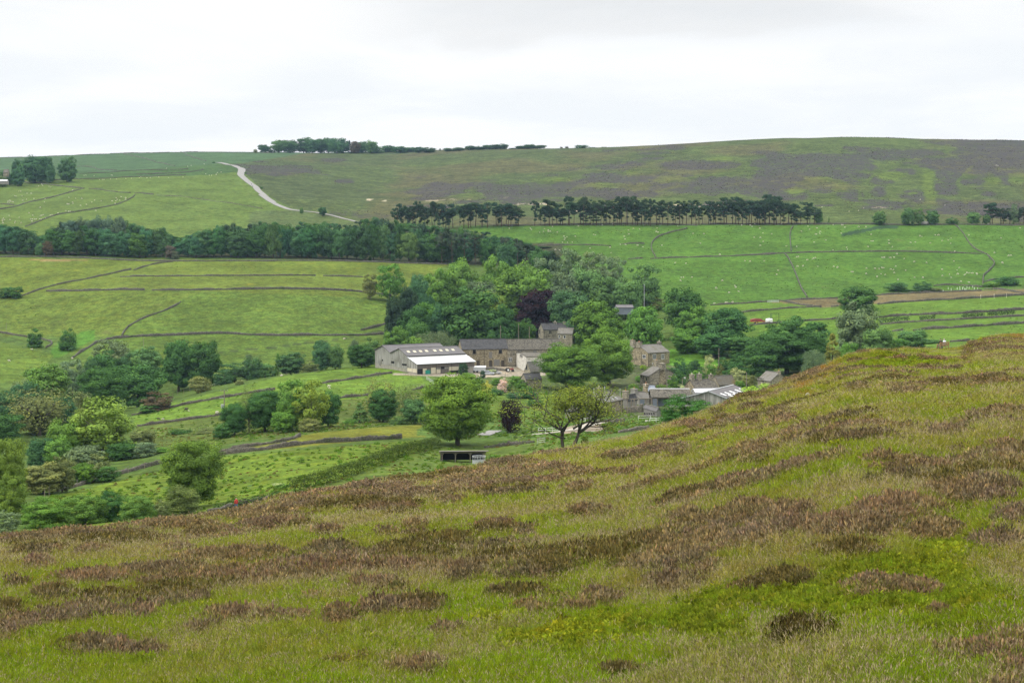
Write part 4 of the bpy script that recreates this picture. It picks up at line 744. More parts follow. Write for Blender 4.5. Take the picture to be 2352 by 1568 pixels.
# village wood and surroundings
for kd, xx, y, w, d, t_, lab in [('open',897,603,76,716,'md','big open field tree by the meadow wall'),('open',850,626,40,716,'ol','small leaning tree left of the big open field tree'),('broad',956,627,34,700,'bl','small dark tree right of the big open field tree'),
 ('broad',1058,600,88,700,'lt','light green domed tree at the top left of the village wood'),('broad',1141,593,70,712,'lt','light green tree at the top middle of the village wood'),('broad',1000,622,74,690,'md','tree at the meadow corner of the village wood'),('broad',962,640,66,660,'bl','bluish tree at the left shoulder of the village wood'),
 ('tall',940,662,60,640,'pn','dark conifer like tree on the left side of the village wood'),('tall',905,686,52,615,'pn','dark pine like tree overhanging the meadow wall'),('broad',1200,603,76,705,'lt','tree right of the top middle of the village wood'),('open',1250,588,84,735,'gr','pale feathery tree near the top of the village wood'),('open',1312,574,92,740,'gr','pale grey green tree on the wood top'),('open',1362,574,90,735,'gr','pale tree where the wood top starts falling'),('open',1408,584,70,715,'gr','pale tree on the falling right edge of the wood top'),
 ('open',1482,602,88,690,'fr','tall airy tree at the right end of the village wood'),('broad',1440,640,76,670,'fr','dense tree left of the tall airy tree'),('broad',1175,613,100,690,'lt','broad light green tree in the middle of the village wood'),('broad',1110,642,80,670,'gr','grey green tree below the light domes'),('broad',1235,625,90,680,'lt','light tree above the copper beech'),('broad',1292,628,84,670,'gr','soft pale tree between the copper beech and the wood top'),('broad',1345,612,84,690,'fr','green tree under the pale wood top'),('broad',1392,632,84,675,'fr','green tree mid slope in the right half of the village wood'),
 ('broad',1130,664,76,650,'yl','yellow green tree left of the copper beech'),('bush',1500,682,60,690,'ol','olive shrub at the foot of the tall airy tree'),('broad',1060,690,70,640,'dk','dark tree deep in the village wood'),('broad',985,690,80,630,'md','mid green tree left in the village wood'),('broad',960,700,84,600,'dk','dark tree behind the long barn roofs'),('tall',1010,705,60,605,'bl','slim bluish tree behind the long barn roofs'),
 ('round',1232,665,106,640,'pu','dark purple copper beech tree in the village wood'),('broad',1090,667,158,600,'dk','large dark sycamore above the farm roofs'),('broad',1145,705,80,590,'dk','dark tree at the right foot of the large dark sycamore'),('broad',1200,735,70,600,'dk','dark tree under the copper beech, left of the upper house'),('broad',1312,662,104,625,'bl','blue green sycamore right of the copper beech'),('round',1362,690,112,590,'lm','bright green tree right of the upper house'),('broad',1392,712,92,582,'md','mid green tree in front of the bright green one'),('round',1476,704,96,572,'md','round green tree behind the twin chimneyed house'),
 ('willow',1000,754,98,552,'gr','pale grey green willow behind the big barn'),('broad',908,754,68,552,'lt','light green tree left of the willow'),('broad',960,735,60,565,'dk','dark tree between light tree and willow'),('bush',950,770,60,548,'lt','light green shrub between the barn and the willow'),
 ('round',1572,664,106,622,'dk','round dark sycamore at the edge of the pasture'),('broad',1592,708,88,598,'md','mid green tree before the round dark sycamore'),('broad',1577,752,76,580,'md','bushy tree over the lawn'),('round',1668,706,116,585,'dk','big dark tree right of the lawn'),('broad',1640,760,100,565,'dk','dark tree at the lower left of the big dark tree'),('broad',1710,770,90,560,'dk','dark tree stretching right of the big dark tree'),
 ('round_fine',1808,747,186,500,'dk','huge dark spreading tree behind the end cottage'),('broad',1845,732,130,530,'dk','dark tree crowning the huge spreading tree'),('broad',1745,790,90,490,'dk','left hand lobe tree over the end cottage'),('willow',1870,797,64,420,'gr','pale soft willow at the edge of the heath'),('conifer',1912,764,60,430,(.085,.088,.020),'golden tipped conifer behind the heath edge'),('tall',1968,704,104,470,'gr','tall thin pale tree before the round dark pasture tree'),('round',1970,659,94,640,'dk','large round dark tree standing in the walled pastures'),
 ('broad',2015,752,78,462,'fr','green shrubby tree right of the tall thin tree'),('broad',2095,757,78,470,'fr','green shrubby tree behind the knoll'),('bush',2060,772,60,465,'md','low bush between the two shrubby trees'),('bush',2140,778,52,490,'fr','low bush left of the bench'),('broad',1950,785,50,455,'md','bush under the tall thin tree'),
 ('bush',2058,646,52,744,'bl','bushy tree at the foot of the pasture, left of a second one'),('bush',2120,648,48,744,'bl','rounded bush at the foot of the pasture, right of a bushy tree'),('bush',2150,660,30,742,'ol','small scrubby bush beside the rounded pasture bush'),('bush',2090,665,24,744,'bl','tiny bush between the two pasture bushes'),('bush',2313,633,60,760,'dk','dark spreading bush at the wall corner'),('bush',2276,648,40,755,'lt','light green bush beside the dark spreading bush'),
 ('round_fine',1303,786,152,470,(.052,.098,.017),'wide green sycamore, left of the twin pair by the cottages'),('round_fine',1398,763,128,485,(.052,.098,.017),'tall green sycamore, right of the twin pair by the cottages'),('round_fine',1052,855,184,312,'lm','big bright green lime tree behind the field shelter'),
 ('willow',1172,911,56,340,'pu','small weeping purple tree by the lane'),('cypress',1064,833,28,512,'vd','dark clipped twin cypress before the barn'),('bush',1184,860,30,480,'md','leafy bush in the farm garden'),('bush',1117,877,30,425,'go','yellow leaved shrub beside the lime tree'),('bush',1154,870,24,455,'pk','pinkish white blossoming shrub in the farm garden'),('bush',1128,848,26,515,'wf','pale variegated shrub by the parked car'),('cypress',1109,850,16,500,'vd','small dark conical shrub by the parked car'),('bush',1100,866,26,480,'dk','dark garden bush below the conical shrub'),('bush',1075,855,36,500,'lt','light green shrub left of the dark cypress'),('bush',1210,885,40,450,'dk','dark scrub under the wide sycamore'),
 ('bush_fine',1580,906,134,243,(.021,.054,.011),'dense dark green bush on the heath edge before the sheds'),('bush_fine',1545,940,60,240,(.021,.054,.011),'lower dark green bush at the left end of the heath edge thicket'),('bush',1740,876,76,330,'ye','bright yellow green hedge bush below the end cottage'),
 ('bush',1478,838,16,540,'ye','small yellow green shrub by the house gable'),('bush',1562,822,30,525,'dk','clipped dark shrub in the terraced garden'),('bush',1595,824,34,520,'vd','dark oblong clipped bush below the lawn'),('bush',1551,840,32,510,'bl','rounded bluish shrub in the terraced garden'),('bush',1561,846,20,500,'dk','round clipped green bush by the garden chairs'),('bush',1634,832,24,505,'md','light clipped round shrub below the telegraph pole'),('bush',1560,858,38,480,'dk','low dark hedge behind the stone house gable'),('bush',1630,812,28,520,'wf','white flowering shrub right of the lawn'),('bush',1695,842,34,480,'wf','cream flowering elder beside the terrace roof'),('bush',1715,860,24,470,'ol','brownish dome shrub beside the terrace roof'),('bush',1728,857,18,460,'ol','dark golden shrub right of the brownish dome'),
 ('bush',1565,884,40,428,'wf','white flowering shrub behind the cart shed roof'),('bush',1520,883,28,440,'lt','green leafy shrub behind the cart shed roof'),('bush',1670,845,30,495,'dk','green hedge block in the terraced garden'),('bush',1655,838,20,500,'ol','olive hedge end with yellow side in the terraced garden'),('bush',1600,848,30,495,'md','low green mound in the terraced garden'),('bush',1700,828,60,520,'dk','shadowy shrubs under the big dark tree'),
 ('bush',1133,1049,24,282,'lt','fresh green clump beside the field shelter'),('bush',1343,1000,20,256,'ye','bright yellow green bush at the foot of the lone ash')]:
    tree(kd, xx, y, w, d, t_, lab)
# wooded stream valley on the left
for kd, xx, y, w, d, t_, lab in [('open',760,262,255,575,'gr','pale airy tree at the top of the stream wood'),('broad',975,318,205,562,'fr','mid green tree right of the pale airy tree'),('broad',700,350,190,552,'dk','dark tree below the pale airy tree'),('broad',840,370,110,556,'bl','bluish tree between airy tree and mid green tree'),('round',1200,268,230,540,'dk','left half of the big dark double oak'),('round',1370,276,220,536,'dk','right half of the big dark double oak'),('bush',1345,503,145,500,'ol','round olive bush beside the fenced field edge'),
 ('open',1580,418,210,532,'bl','bluish airy tree right of the double oak'),('open',1690,368,130,540,'gr','pale tree behind the bluish airy tree'),('bush',1500,470,120,520,'bl','low bluish scrub at the foot of the double oak'),('broad',310,438,275,500,'lt','light green rounded tree left in the stream wood'),('open',490,390,190,520,'gr','grey feathery tree behind the dark sycamore'),('broad',610,380,110,530,'bl','bluish tree behind the dark stream sycamore'),('round_fine',690,444,340,465,'dk','large dark sycamore in the middle of the stream wood'),('broad',930,430,310,490,'dk','dark tree right of the large stream sycamore'),
 ('bush',1060,618,185,452,'br','reddish brown shrub at the wood edge'),('bush',1000,700,120,448,'dk','dark shrub below the reddish brown one'),('broad',170,562,200,450,'bl','blue green tree behind the olive tree'),('thin',260,578,420,400,'ol','olive brown half leafed tree in the stream wood'),('broad',240,640,330,405,(.062,.074,.032),'dull olive tree mass in the stream wood'),('broad',50,605,190,430,'bl','blue green tree at the left frame edge'),('broad',20,760,260,380,'dk','dark tree low at the left frame edge'),('open',560,610,160,430,'ol','olive tree in front of the large stream sycamore'),('broad',430,640,140,420,'bl','dark gap tree between olive tree and large sycamore'),
 ('open',690,660,420,330,'yl','tall yellow green ash in the stream wood'),('broad_fine',650,720,360,336,(.075,.115,.024),'yellow green lower crown of the stream wood ash'),('broad',430,808,210,325,'lt','light green tree left of the yellow green ash'),('broad',265,918,170,300,'bl','blue green tree beside the left corner thicket'),('broad',400,930,200,300,'lt','light tree under the yellow green ash'),('broad',560,966,230,297,'gr','grey green tree in front of the yellow green ash'),('broad',820,950,200,325,'dk','dark tree right below the yellow green ash'),('bush',965,938,170,325,'gr','silvery shrub at the field wall'),('broad',960,868,170,345,'ol','olive shrub behind the silvery shrub'),('bush',1085,985,120,330,'md','green shrub left of the near field tree'),
 ('broad_fine',40,915,290,216,'yl','yellow green tree filling the left corner'),('bush_fine',70,1150,230,210,'yl','lower boughs of the left corner tree'),('broad',290,1100,270,258,'ol','dull green tree over the wall end'),('broad',420,1058,160,262,'ol','olive thorn tree over the wall end'),('bush',650,1040,170,285,'ol','brownish thicket at the wall foot'),('bush',720,1100,160,280,'dk','dark thicket at the wall foot'),('thin',1230,862,140,380,'ol','bare twigged tree behind the near field tree'),('bush',1215,868,150,378,'dk','dark shrub behind the near field tree'),('thin',1385,848,150,370,'ol','second bare twigged tree left of the field copse'),('bush',1390,900,140,368,'ol','olive scrub left of the field copse'),('bush',1530,945,110,345,'gr','silvery willow scrub at the copse foot'),('broad',550,1090,160,278,'md','green tree at the wall foot'),
 ('broad_fine',1290,926,430,218,(.056,.090,.016),'big rounded tree standing in the near field'),('bush_fine',1230,1238,290,205,(.062,.080,.024),'olive bush at the foot of the near field tree'),('bush_fine',310,1310,340,190,'md','left end bush of the thick hedge under the heath'),('bush_fine',560,1284,340,192,(.040,.080,.018),'big middle bush of the thick hedge under the heath'),('bush_fine',740,1268,230,196,'dk','dark upright bush of the thick hedge under the heath'),('bush_fine',925,1288,240,192,(.050,.090,.020),'right end bush of the thick hedge, before the gap'),('bush',55,1402,170,182,'gr','grey green bush in the bottom corner of the valley'),('bush',1080,1340,130,196,'ol','small olive bush between hedge and near field tree'),
 ('bush',235,192,95,625,'dk','left thorn bush by the old wall above the stream'),('bush',452,198,112,620,'dk','rounder right thorn bush above the stream'),('bush',60,1372,150,742,'dk','left half of the dark hedge clump at the frame edge'),('bush',140,1372,110,738,'dk','right half of the dark hedge clump at the frame edge'),('bush',130,520,140,470,'gr','grey shrub at the left of the light rounded tree'),('broad',120,570,100,455,'bl','bluish shrub above the left corner')]:
    if y > 1365 and d > 700: tree(kd, xx, y, w, d, t_, lab, None, cA, kc)
    else: tree(kd, xx, y, w * (1.12 if d > 240 else 1.), d, t_, lab, None, cE, ke)
for kd, xx, y, w, d, t_, lab in [('bush',360,368,150,528,'bl','bluish scrub tree along the stream'),('broad',610,358,210,535,'bl','blue grey tree along the stream'),('conifer',525,355,75,538,'md','small pointed tree along the stream'),('bush',440,410,150,530,'fr','green scrub along the stream'),('bush',740,408,130,526,'ol','olive brown scrub along the stream'),('broad',815,262,150,545,'bl','taller bluish tree along the stream'),('broad',910,300,130,545,'fr','green tree right of the taller bluish one'),('broad',1035,262,80,556,'gr','pale tree behind the stream trees'),('broad',1085,292,195,536,'dk','round dark tree at the barn gable'),('bush',1165,262,150,556,'fr','bush behind the barn roof'),('bush',265,535,70,500,'ol','tiny bush on the fenced field top'),
 ('broad_fine',235,690,200,345,'dk','left dark tree of the field copse'),('broad_fine',435,600,280,348,'dk','large dark tree of the field copse'),('open',620,516,230,342,'lt','light ash rising from the field copse'),('open',745,548,260,340,'yl','yellowish half leafed tree of the field copse'),('broad',860,612,190,350,'dk','right dark tree of the field copse'),('thin',330,566,150,352,'ol','sparse tree top behind the field copse'),('bush',740,790,160,335,'ol','olive bush at the right foot of the field copse'),('broad',560,740,180,338,'md','green tree low in the field copse'),('bush',150,820,130,340,'dk','dark bush at the left foot of the field copse'),
 ('thin',1205,528,260,372,'ol','half bare tree top over the dark tree before the lime'),('broad_fine',1230,595,225,370,'dk','dark tree in the row left of the lime tree'),('thin',1385,545,150,366,'ol','half bare leaning tree left of the lime tree'),('conifer',1075,688,150,364,'fr','pale pointed tree in the row left of the lime tree'),('broad',1440,660,180,362,'fr','soft green tree touching the lime tree'),('bush',1340,780,140,360,'fr','scrub under the half bare leaning tree'),('bush',1010,800,100,362,'md','small bush left of the pale pointed tree'),('bush',530,1238,90,232,'wf','white blossoming bush at the end of the sunlit hedge'),('bush',560,1290,110,228,'md','green bush below the white blossoming bush'),('bush',970,1200,90,255,'lt','small light bush beside the sunlit hedge')]:
    tree(kd, xx, y, w, d, t_, lab, None, cF, ke)
for i, (xx, y, w, d, t_) in enumerate([(1095,876,34,468,'dk'),(1140,866,26,480,'md'),(1165,880,30,462,'dk'),(1200,872,26,470,'md'),(1215,898,44,440,'dk'),(1180,900,40,438,'bl'),(1140,892,34,446,'dk'),(1105,896,30,440,'md'),(1230,915,40,420,'dk'),(1160,868,18,492,'wf'),(1190,880,20,474,'lt')]):
    tree('bush', xx, y, w, d, t_, 'leafy shrub in the overgrown garden below the farm yard', 'shrubs in the overgrown farm garden')
for i, (xx, y, w, d, t_) in enumerate([(1545,862,26,470,'md'),(1585,838,22,512,'dk'),(1610,846,24,500,'md'),(1640,858,26,482,'dk'),(1660,820,30,530,'dk'),(1690,812,36,535,'dk'),(1570,832,22,520,'bl'),(1530,842,20,520,'md'),(1470,862,26,500,'md'),(1455,880,26,470,'lt'),(1700,872,26,455,'md')]):
    tree('bush', xx, y, w, d, t_, 'small rounded shrub among the cottage gardens', 'shrubs among the cottage gardens')
# the open ash on the heath edge: two stems from one foot
ck, tk = branchy(77, 5, 6, .0078, .042, 2, .86, .20)
e = empty('ash_tree', onground(1305, 252), .35, label='open crowned lone ash with dark forked trunks at the heath edge', cat='tree')
p = e.location; e.scale = (285 / F * 252, 285 / F * 252, ZC + (VH - 868) / F * 252 - p.z); c = obj('crown', ck, e); c.color = (.175, .222, .034, 1); obj('trunk', tk, e)
# ------------------------------------------------------------------ hedges
def hedge(pts, w, h, label, tint, dens=9, ls=.17, name='hedge', dmin=None):
    P = [hit(*q) if dmin is None else hit(q[0], q[1], dmin) for q in pts]; r = np.random.default_rng(int(pts[0][0])); V = []; A = []
    for a, b in zip(P, P[1:]):
        ln = (b - a).length; n = int(ln * dens * (w + h) * 1.6); t_ = r.uniform(0, 1, n); c = np.array(a)[None] + (np.array(b) - np.array(a))[None] * t_[:, None]
        dr = (b - a).normalized(); sd = np.array((-dr.y, dr.x, 0)); ang = r.uniform(-.15, PI + .15, n); lump = .75 + .5 * fbm(c[:, 0] / 2.2, c[:, 1] / 2.2, 7, 3); q = r.uniform(.7, 1.05, n) * lump
        off = sd[None] * (np.cos(ang) * w * .5 * q)[:, None]; off[:, 2] = np.clip(np.sin(ang), 0, 1) ** .6 * h * q; c[:, 2] = ground(c[:, 0], c[:, 1]); V.append(c + off); A.append(sd[None] * np.cos(ang)[:, None] + np.array((0, 0, 1))[None] * (np.sin(ang) * 1.2 - .1)[:, None] + r.normal(0, .25, (n, 3)))
    V = np.concatenate(V); A = np.concatenate(A); o0 = V.mean(0); me = leafmesh('hedge', V - o0, A, np.full(len(V), ls), r, r.uniform(0, 1, len(V)))
    o = obj(name, me, None, label=label, cat='hedge'); o.location = o0; o.color = (*tint, 1); return o
hedge([cF(600,1310), cF(850,1235), cF(1050,1165), cF(1250,1090), cF(1400,1030), cF(1600,985)], 1.9, 2.3, 'long thick hedge climbing from the heath to the lime tree', (.050,.078,.018), 34, .12)
hedge([cF(90,1415), cF(250,1390), cF(420,1355), cF(560,1320)], 1.4, 1.0, 'low scrubby hedge along the foot of the near field', (.055,.095,.030), 24, .12)
hedge([cL(365,605), cL(560,585), cL(740,575)], 2.0, 2.0, 'dark low hedge between pasture strips, nearest the dark round tree', (.042,.070,.028), 10, .22)
hedge([cL(870,572), cL(1070,560)], 2.0, 2.0, 'short middle length of dark hedge between pasture strips', (.042,.070,.028), 10, .22)
hedge([cL(1410,540), cL(1680,522)], 2.0, 1.9, 'third length of dark hedge between pasture strips', (.042,.070,.028), 10, .22)
hedge([cL(1730,515), cL(2070,498)], 2.0, 2.2, 'last length of dark hedge between pasture strips', (.042,.070,.028), 10, .22)
hedge([cI(520,282), cI(700,262), cI(900,240)], 1.6, 1.5, 'trimmed hedge behind the twin chimneyed house', (.050,.095,.020), 16, .18)
print('trees', NT)
# ------------------------------------------------------------------ drystone walls
mwall = mat('drystone', (.070,.065,.052), (.140,.128,.104), 1.6, lo=.3, hi=.7, vor=3.2, stretch=(1, 1, 1.6), bump=.6, c3=(.055,.068,.034), s3=.25)
mwalln = mat('grey_drystone', (.068,.062,.048), (.150,.135,.105), 1.6, lo=.3, hi=.7, vor=3.2, stretch=(1, 1, 1.6), bump=.6, c3=(.06,.075,.034), s3=.25)
mwallp = mat('pale_drystone', (.105,.095,.075), (.175,.155,.125), 1.6, vor=2.6, stretch=(1, 1, 1.5), bump=.6, c3=(.07,.085,.045), s3=.25)
def wall(label, cf, *pts, h=1.12, m=None, w=.55, dmin=None, name='drystone_wall', gapz=.16, d=None):
    P = [hit(*cf(*q), dmin) if d is None else onground(cf(*q)[0], d[i] if hasattr(d, '__len__') else d) for i, q in enumerate(pts)]
    # smooth, then walk along in half metre steps
    Q = []
    for a, b in zip(P, P[1:]):
        n = max(1, int((b - a).length / max(.6, a.y / 700)));  Q += [a.lerp(b, i / n) for i in range(n)]
    Q.append(P[-1]); XY = np.array([(q.x, q.y) for q in Q])
    if len(XY) > 8:
        k = min(9, len(XY) // 3); pad = np.pad(XY, [(k, k), (0, 0)], mode='edge'); sm = np.stack([np.convolve(pad[:, i], np.ones(2 * k + 1) / (2 * k + 1), 'valid') for i in (0, 1)], -1); sm[0] = XY[0]; sm[-1] = XY[-1]; XY = sm
    n = len(XY); dr = np.gradient(XY, axis=0); dr /= np.linalg.norm(dr, axis=1)[:, None] + 1e-9; sd = np.stack([-dr[:, 1], dr[:, 0]], -1)
    r = np.random.default_rng(abs(hash(label)) % 99991 if False else sum(map(ord, label))); z = ground(XY[:, 0], XY[:, 1]) 
    hh = .67 * h * (1 + r.normal(0, .10, n) + (vnoise(np.arange(n) / 9., np.zeros(n), 5) - .5) * .7); V = []
    for s, zz, ww in ((-.5, -.5, 1.1), (-.5, .45, .92), (-.42, .92, .8), (0, 1.0, .8), (.42, .92, .8), (.5, .45, .92), (.5, -.5, 1.1)):
        jit = r.normal(0, .035, n)
        q = XY + sd * (w * s * ww + jit)[:, None]; V.append(np.column_stack([q, z + (hh * zz if zz > 0 else -.5) + (r.normal(0, .07, n) if zz > .9 else 0)]))
    V = np.stack(V, 1).reshape(-1, 3); i = np.arange(n - 1)[:, None] * 7 + np.arange(6)[None]; q = np.stack([i, i + 1, i + 8, i + 7], -1).reshape(-1, 4)
    caps = np.array([list(range(6, -1, -1)), list(range((n - 1) * 7, n * 7))]); o0 = V.mean(0)
    o = obj(name, npmesh(name, V - o0, [q, caps], m or (mwalln if XY[:, 1].mean() < 520 else mwall)), None, label=label, cat='stone wall', kind='thing'); o.location = o0; return o
W_ = wall
W_('drystone wall dividing the two sheep fields on the left hill', cA, (-60,735),(0,720),(120,705),(250,660),(400,630),(520,600),(640,565),(720,542))
W_('drystone wall curving below the fullest sheep field on the left hill', cA, (215,870),(330,830),(440,780),(560,755),(700,735),(850,710),(980,690),(1080,650),(1140,620),(1150,598))
W_('short stub of wall at the edge of the sheep field on the left hill', cA, (-40,672),(0,675),(122,685))
W_('drystone wall from the hill clump down to the meeting of the sheep field walls', cA, (80,478),(180,485),(400,510),(560,527),(722,545))
W_('drystone wall continuing above the fullest sheep field to a gateway', cA, (760,545),(1010,577)); W_('paler wall length right of the gateway above the fullest sheep field', cA, (1010,577),(1120,583)); W_('wall length from the gate post towards the overgrown boundary', cA, (1150,580),(1315,597))
W_('low overgrown wall running out to the straight lane', cA, (1340,600),(1700,632),(2000,672),(2250,717), h=.6)
W_('wall under the solitary hill tree, lower left length', cA, (390,477),(500,472),(608,472)); W_('long wall crossing below the rough walled crofts', cA, (612,465),(900,460),(1180,446),(1420,432),(1590,431))
W_('upper wall of the rough walled crofts on the left hill', cA, (680,420),(900,412),(1050,395),(1130,390),(1432,385)); W_('right hand wall of the rough walled crofts', cA, (1455,384),(1610,380)); W_('lower double wall of the rough walled crofts', cA, (1160,422),(1450,416),(1700,397),(1740,382))
W_('wall slanting down the far blue green field, left one', cA, (1050,247),(1250,290),(1400,330),(1500,352)); W_('wall slanting down the far blue green field, right one', cA, (1540,222),(1640,275),(1765,310)); W_('wall behind the solitary hill tree stepping down', cA, (660,355),(800,360),(830,385),(1000,391))
W_('wall along the left skyline', cA, (-60,280),(0,275),(220,266),(480,249),(920,244), d=1880); W_('wall along the skyline crest between the two far slanting walls', cA, (940,243),(1240,239),(1380,219),(1450,219), d=1890); W_('wall along the skyline running into the hilltop wood', cA, (1470,219),(1540,219),(1880,236),(2180,239),(2352,239), d=1890)
W_('wall climbing across the buttercup meadows, lower length', cA, (170,1467),(310,1420),(450,1370),(700,1330),(900,1285),(960,1272),(1120,1236)); W_('wall climbing across the buttercup meadows, upper length past a gap', cA, (1145,1242),(1300,1192),(1430,1172),(1480,1170))
W_('thin upper cross wall of the buttercup meadows', cA, (1025,1300),(1400,1296),(1900,1291),(2352,1289),(2700,1291)); W_('thin upper cross wall, short length towards the open field tree', cB, (625,1291),(800,1296),(965,1300))
W_('thick lower cross wall of the buttercup meadows, left length', cA, (395,1424),(700,1419),(1000,1412),(1235,1414), h=1.5); W_('thick lower cross wall of the buttercup meadows, right length to the wood', cA, (1297,1415),(1700,1414),(2000,1407),(2352,1402),(2600,1407),(3040,1422),(3340,1462), h=1.45)
W_('curving wall between the two lower meadows', cE, (1215,12),(1180,45),(1100,75),(1000,110),(900,150),(840,195),(820,240))
W_('low dark wall along the foot of the long plantation', cA, (-60,1132),(250,1126),(700,1138),(1400,1166),(2352,1166)); W_('low dark wall along the plantation foot, end towards the village wood', cB, (0,1166),(800,1166),(1300,1182),(1690,1194))
W_('long wall under the lower meadows from the stream to the wood', cE, (490,387),(540,355),(600,320),(680,268),(900,250),(1210,237),(1395,228),(1420,222),(1600,231),(1900,243),(2250,240),(2500,237),(2700,215),(2900,195), h=1.5); W_('last length of the lower meadow wall climbing into the wood', cF, (1080,203),(1170,190),(1262,155), h=1.5)
W_('old wall above the stream by the two thorn bushes', cE, (-60,210),(0,220),(150,245),(300,262),(360,280),(355,295),(310,322))
W_('upper wall of the pole field, left length', cE, (885,775),(1100,733),(1300,692),(1600,643),(1849,602)); W_('upper wall of the pole field, right length ending at the barn paddock', cF, (815,562),(1050,527),(1290,492))
W_('lower wall of the pole field', cE, (910,852),(1200,812),(1500,772)); W_('lower wall of the pole field behind the row of trees', cF, (915,662),(1130,642)); W_('lower wall of the pole field by the timber gate', cF, (1425,607),(1585,577))
W_('wall of the near field climbing from the stream thicket', cE, (365,1290),(600,1228),(860,1153),(1095,1095)); W_('wall between the near field and the buttercup strip', cE, (1440,1045),(1849,1002),(2290,955),(2700,930), h=1.3); W_('thin wall between the copse and the buttercup strip', cF, (130,1022),(350,982),(560,957),(672,917), h=1.)
W_('wall across the left end of the right hand pastures', cC, (325,1031),(600,1029),(800,1026),(950,1037)); W_('short broken wall length in the right hand pastures', cC, (1025,1022),(1150,1012),(1235,1016))
W_('curving tumbledown wall in the right hand pastures', cC, (1335,1136),(1300,1080),(1290,1020),(1330,965),(1400,930),(1520,910),(1600,886), h=1.2)
W_('wall along the foot of the pine row', cC, (-60,862),(0,862),(300,860),(900,847),(1400,847),(1690,862)); W_('wall along the foot of the dense last pines and the leafy trees', cC, (1720,852),(2352,846),(2800,850),(3390,852)); W_('pasture top wall right of the leafy trees to the frame edge', cD, (1120,852),(1500,853),(1745,853),(2345,860),(2480,862))
W_('short wall length at the muddy gateway', cC, (1095,1146),(1222,1142)); W_('cross wall of the pastures, from the muddy gateway to the tumbledown middle wall', cC, (1285,1146),(1350,1142),(1480,1137),(1800,1127),(2352,1107)); W_('cross wall of the pastures, long right hand length', cD, (10,1109),(280,1100),(400,1094),(800,1087),(1300,1082),(1980,1102))
W_('grassed over upper length of the tumbledown middle wall', cD, (370,862),(340,920),(345,1000),(352,1082), h=1.3); W_('tumbledown middle wall winding down the pasture', cD, (298,1102),(330,1140),(370,1220),(410,1320),(440,1400),(490,1477), h=1.4)
W_('right hand wall zigzagging down the pastures, upper length', cD, (1750,852),(1820,920),(1880,1020),(1950,1080),(2030,1110)); W_('right hand wall zigzagging down the pastures, lower length', cD, (2030,1110),(2060,1150),(2110,1180),(2065,1212),(2060,1240),(1995,1282),(1990,1382), h=1.4)
W_('arched wall over the little tree plot', cD, (1570,1377),(1700,1362),(1850,1372),(1985,1388), h=1.1); W_('thin wall behind the dark spreading bush', cD, (2000,1342),(2100,1318),(2345,1302),(2450,1300))
W_('pasture foot wall with sheep lying by it', cC, (1800,1542),(2050,1527),(2290,1512)); W_('wall from the hurdles slanting to the tall thin tree', cD, (245,1500),(370,1525),(500,1552),(610,1558)); W_('thin upper wall of the brown strip, left part', cD, (300,1500),(750,1482)); W_('upper wall of the brown strip, right part', cD, (1060,1458),(1400,1438),(1980,1418)); W_('wall bending over the right end of the brown strip', cD, (2000,1403),(2150,1402),(2345,1442),(2450,1450))
W_('lower wall of the brown strip', cD, (1090,1534),(1500,1504),(2000,1479),(2345,1454),(2450,1448), h=1.4); W_('wall below the hurdles ending at a gap', cK, (215,199),(600,160),(1000,130),(1510,104)); W_('short wall piece right of the gap, at the round dark tree', cK, (1665,108),(1780,96))
W_('wall behind the red machine', cK, (380,400),(620,376),(900,360),(1300,325),(1780,296)); W_('tall dark wall across the right hand strips', cL, (345,540),(500,522),(700,510),(1250,492),(1400,488),(2183,438),(2300,430), h=1.55)
W_('dark wall under the hedge lengths', cL, (380,625),(600,605),(1060,580),(1400,558),(2183,518),(2300,510), h=1.1); W_('grey wall below the dark hedges, long right length', cL, (790,700),(1250,672),(1700,638),(2183,612),(2300,604), h=1.5); W_('grey wall below the dark hedges, short left length', cL, (530,706),(662,697)); W_('wall piece showing beside the bench sitters', cL, (1255,842),(1500,828))
W_('garden wall rising beside the big dark tree', cI, (1395,345),(1500,378),(1600,410), m=mwallp, d=[575,566,560]); W_('low wall before the field shelter trees', cM, (880,762),(1100,735),(1400,706), h=1.); W_('retaining wall beside the pale lane', cM, (2040,497),(2200,494),(2352,490), h=1.2, m=mwallp); W_('broken wall at the lower edge of the paddock slope', cN, (1080,905),(1300,878),(1550,848), m=mwallp, h=1.1)
W_('yard wall beside the parked car', cG, (1700,915),(1900,905),(2300,915), h=1.6, m=mwallp); W_('wall along the foot of the near field at the heath edge', cE, (1400,1425),(1600,1388),(1849,1336), h=1.0); W_('pale yard wall behind the railings and sheds', cN, (1140,640),(1300,640),(1465,650), h=2.6, m=mwallp, d=[398,398,396]); W_('terraced garden wall above the stone roofs', cI, (1240,672),(1380,662),(1480,680), m=mwallp, h=1.2, d=[512,514,512])
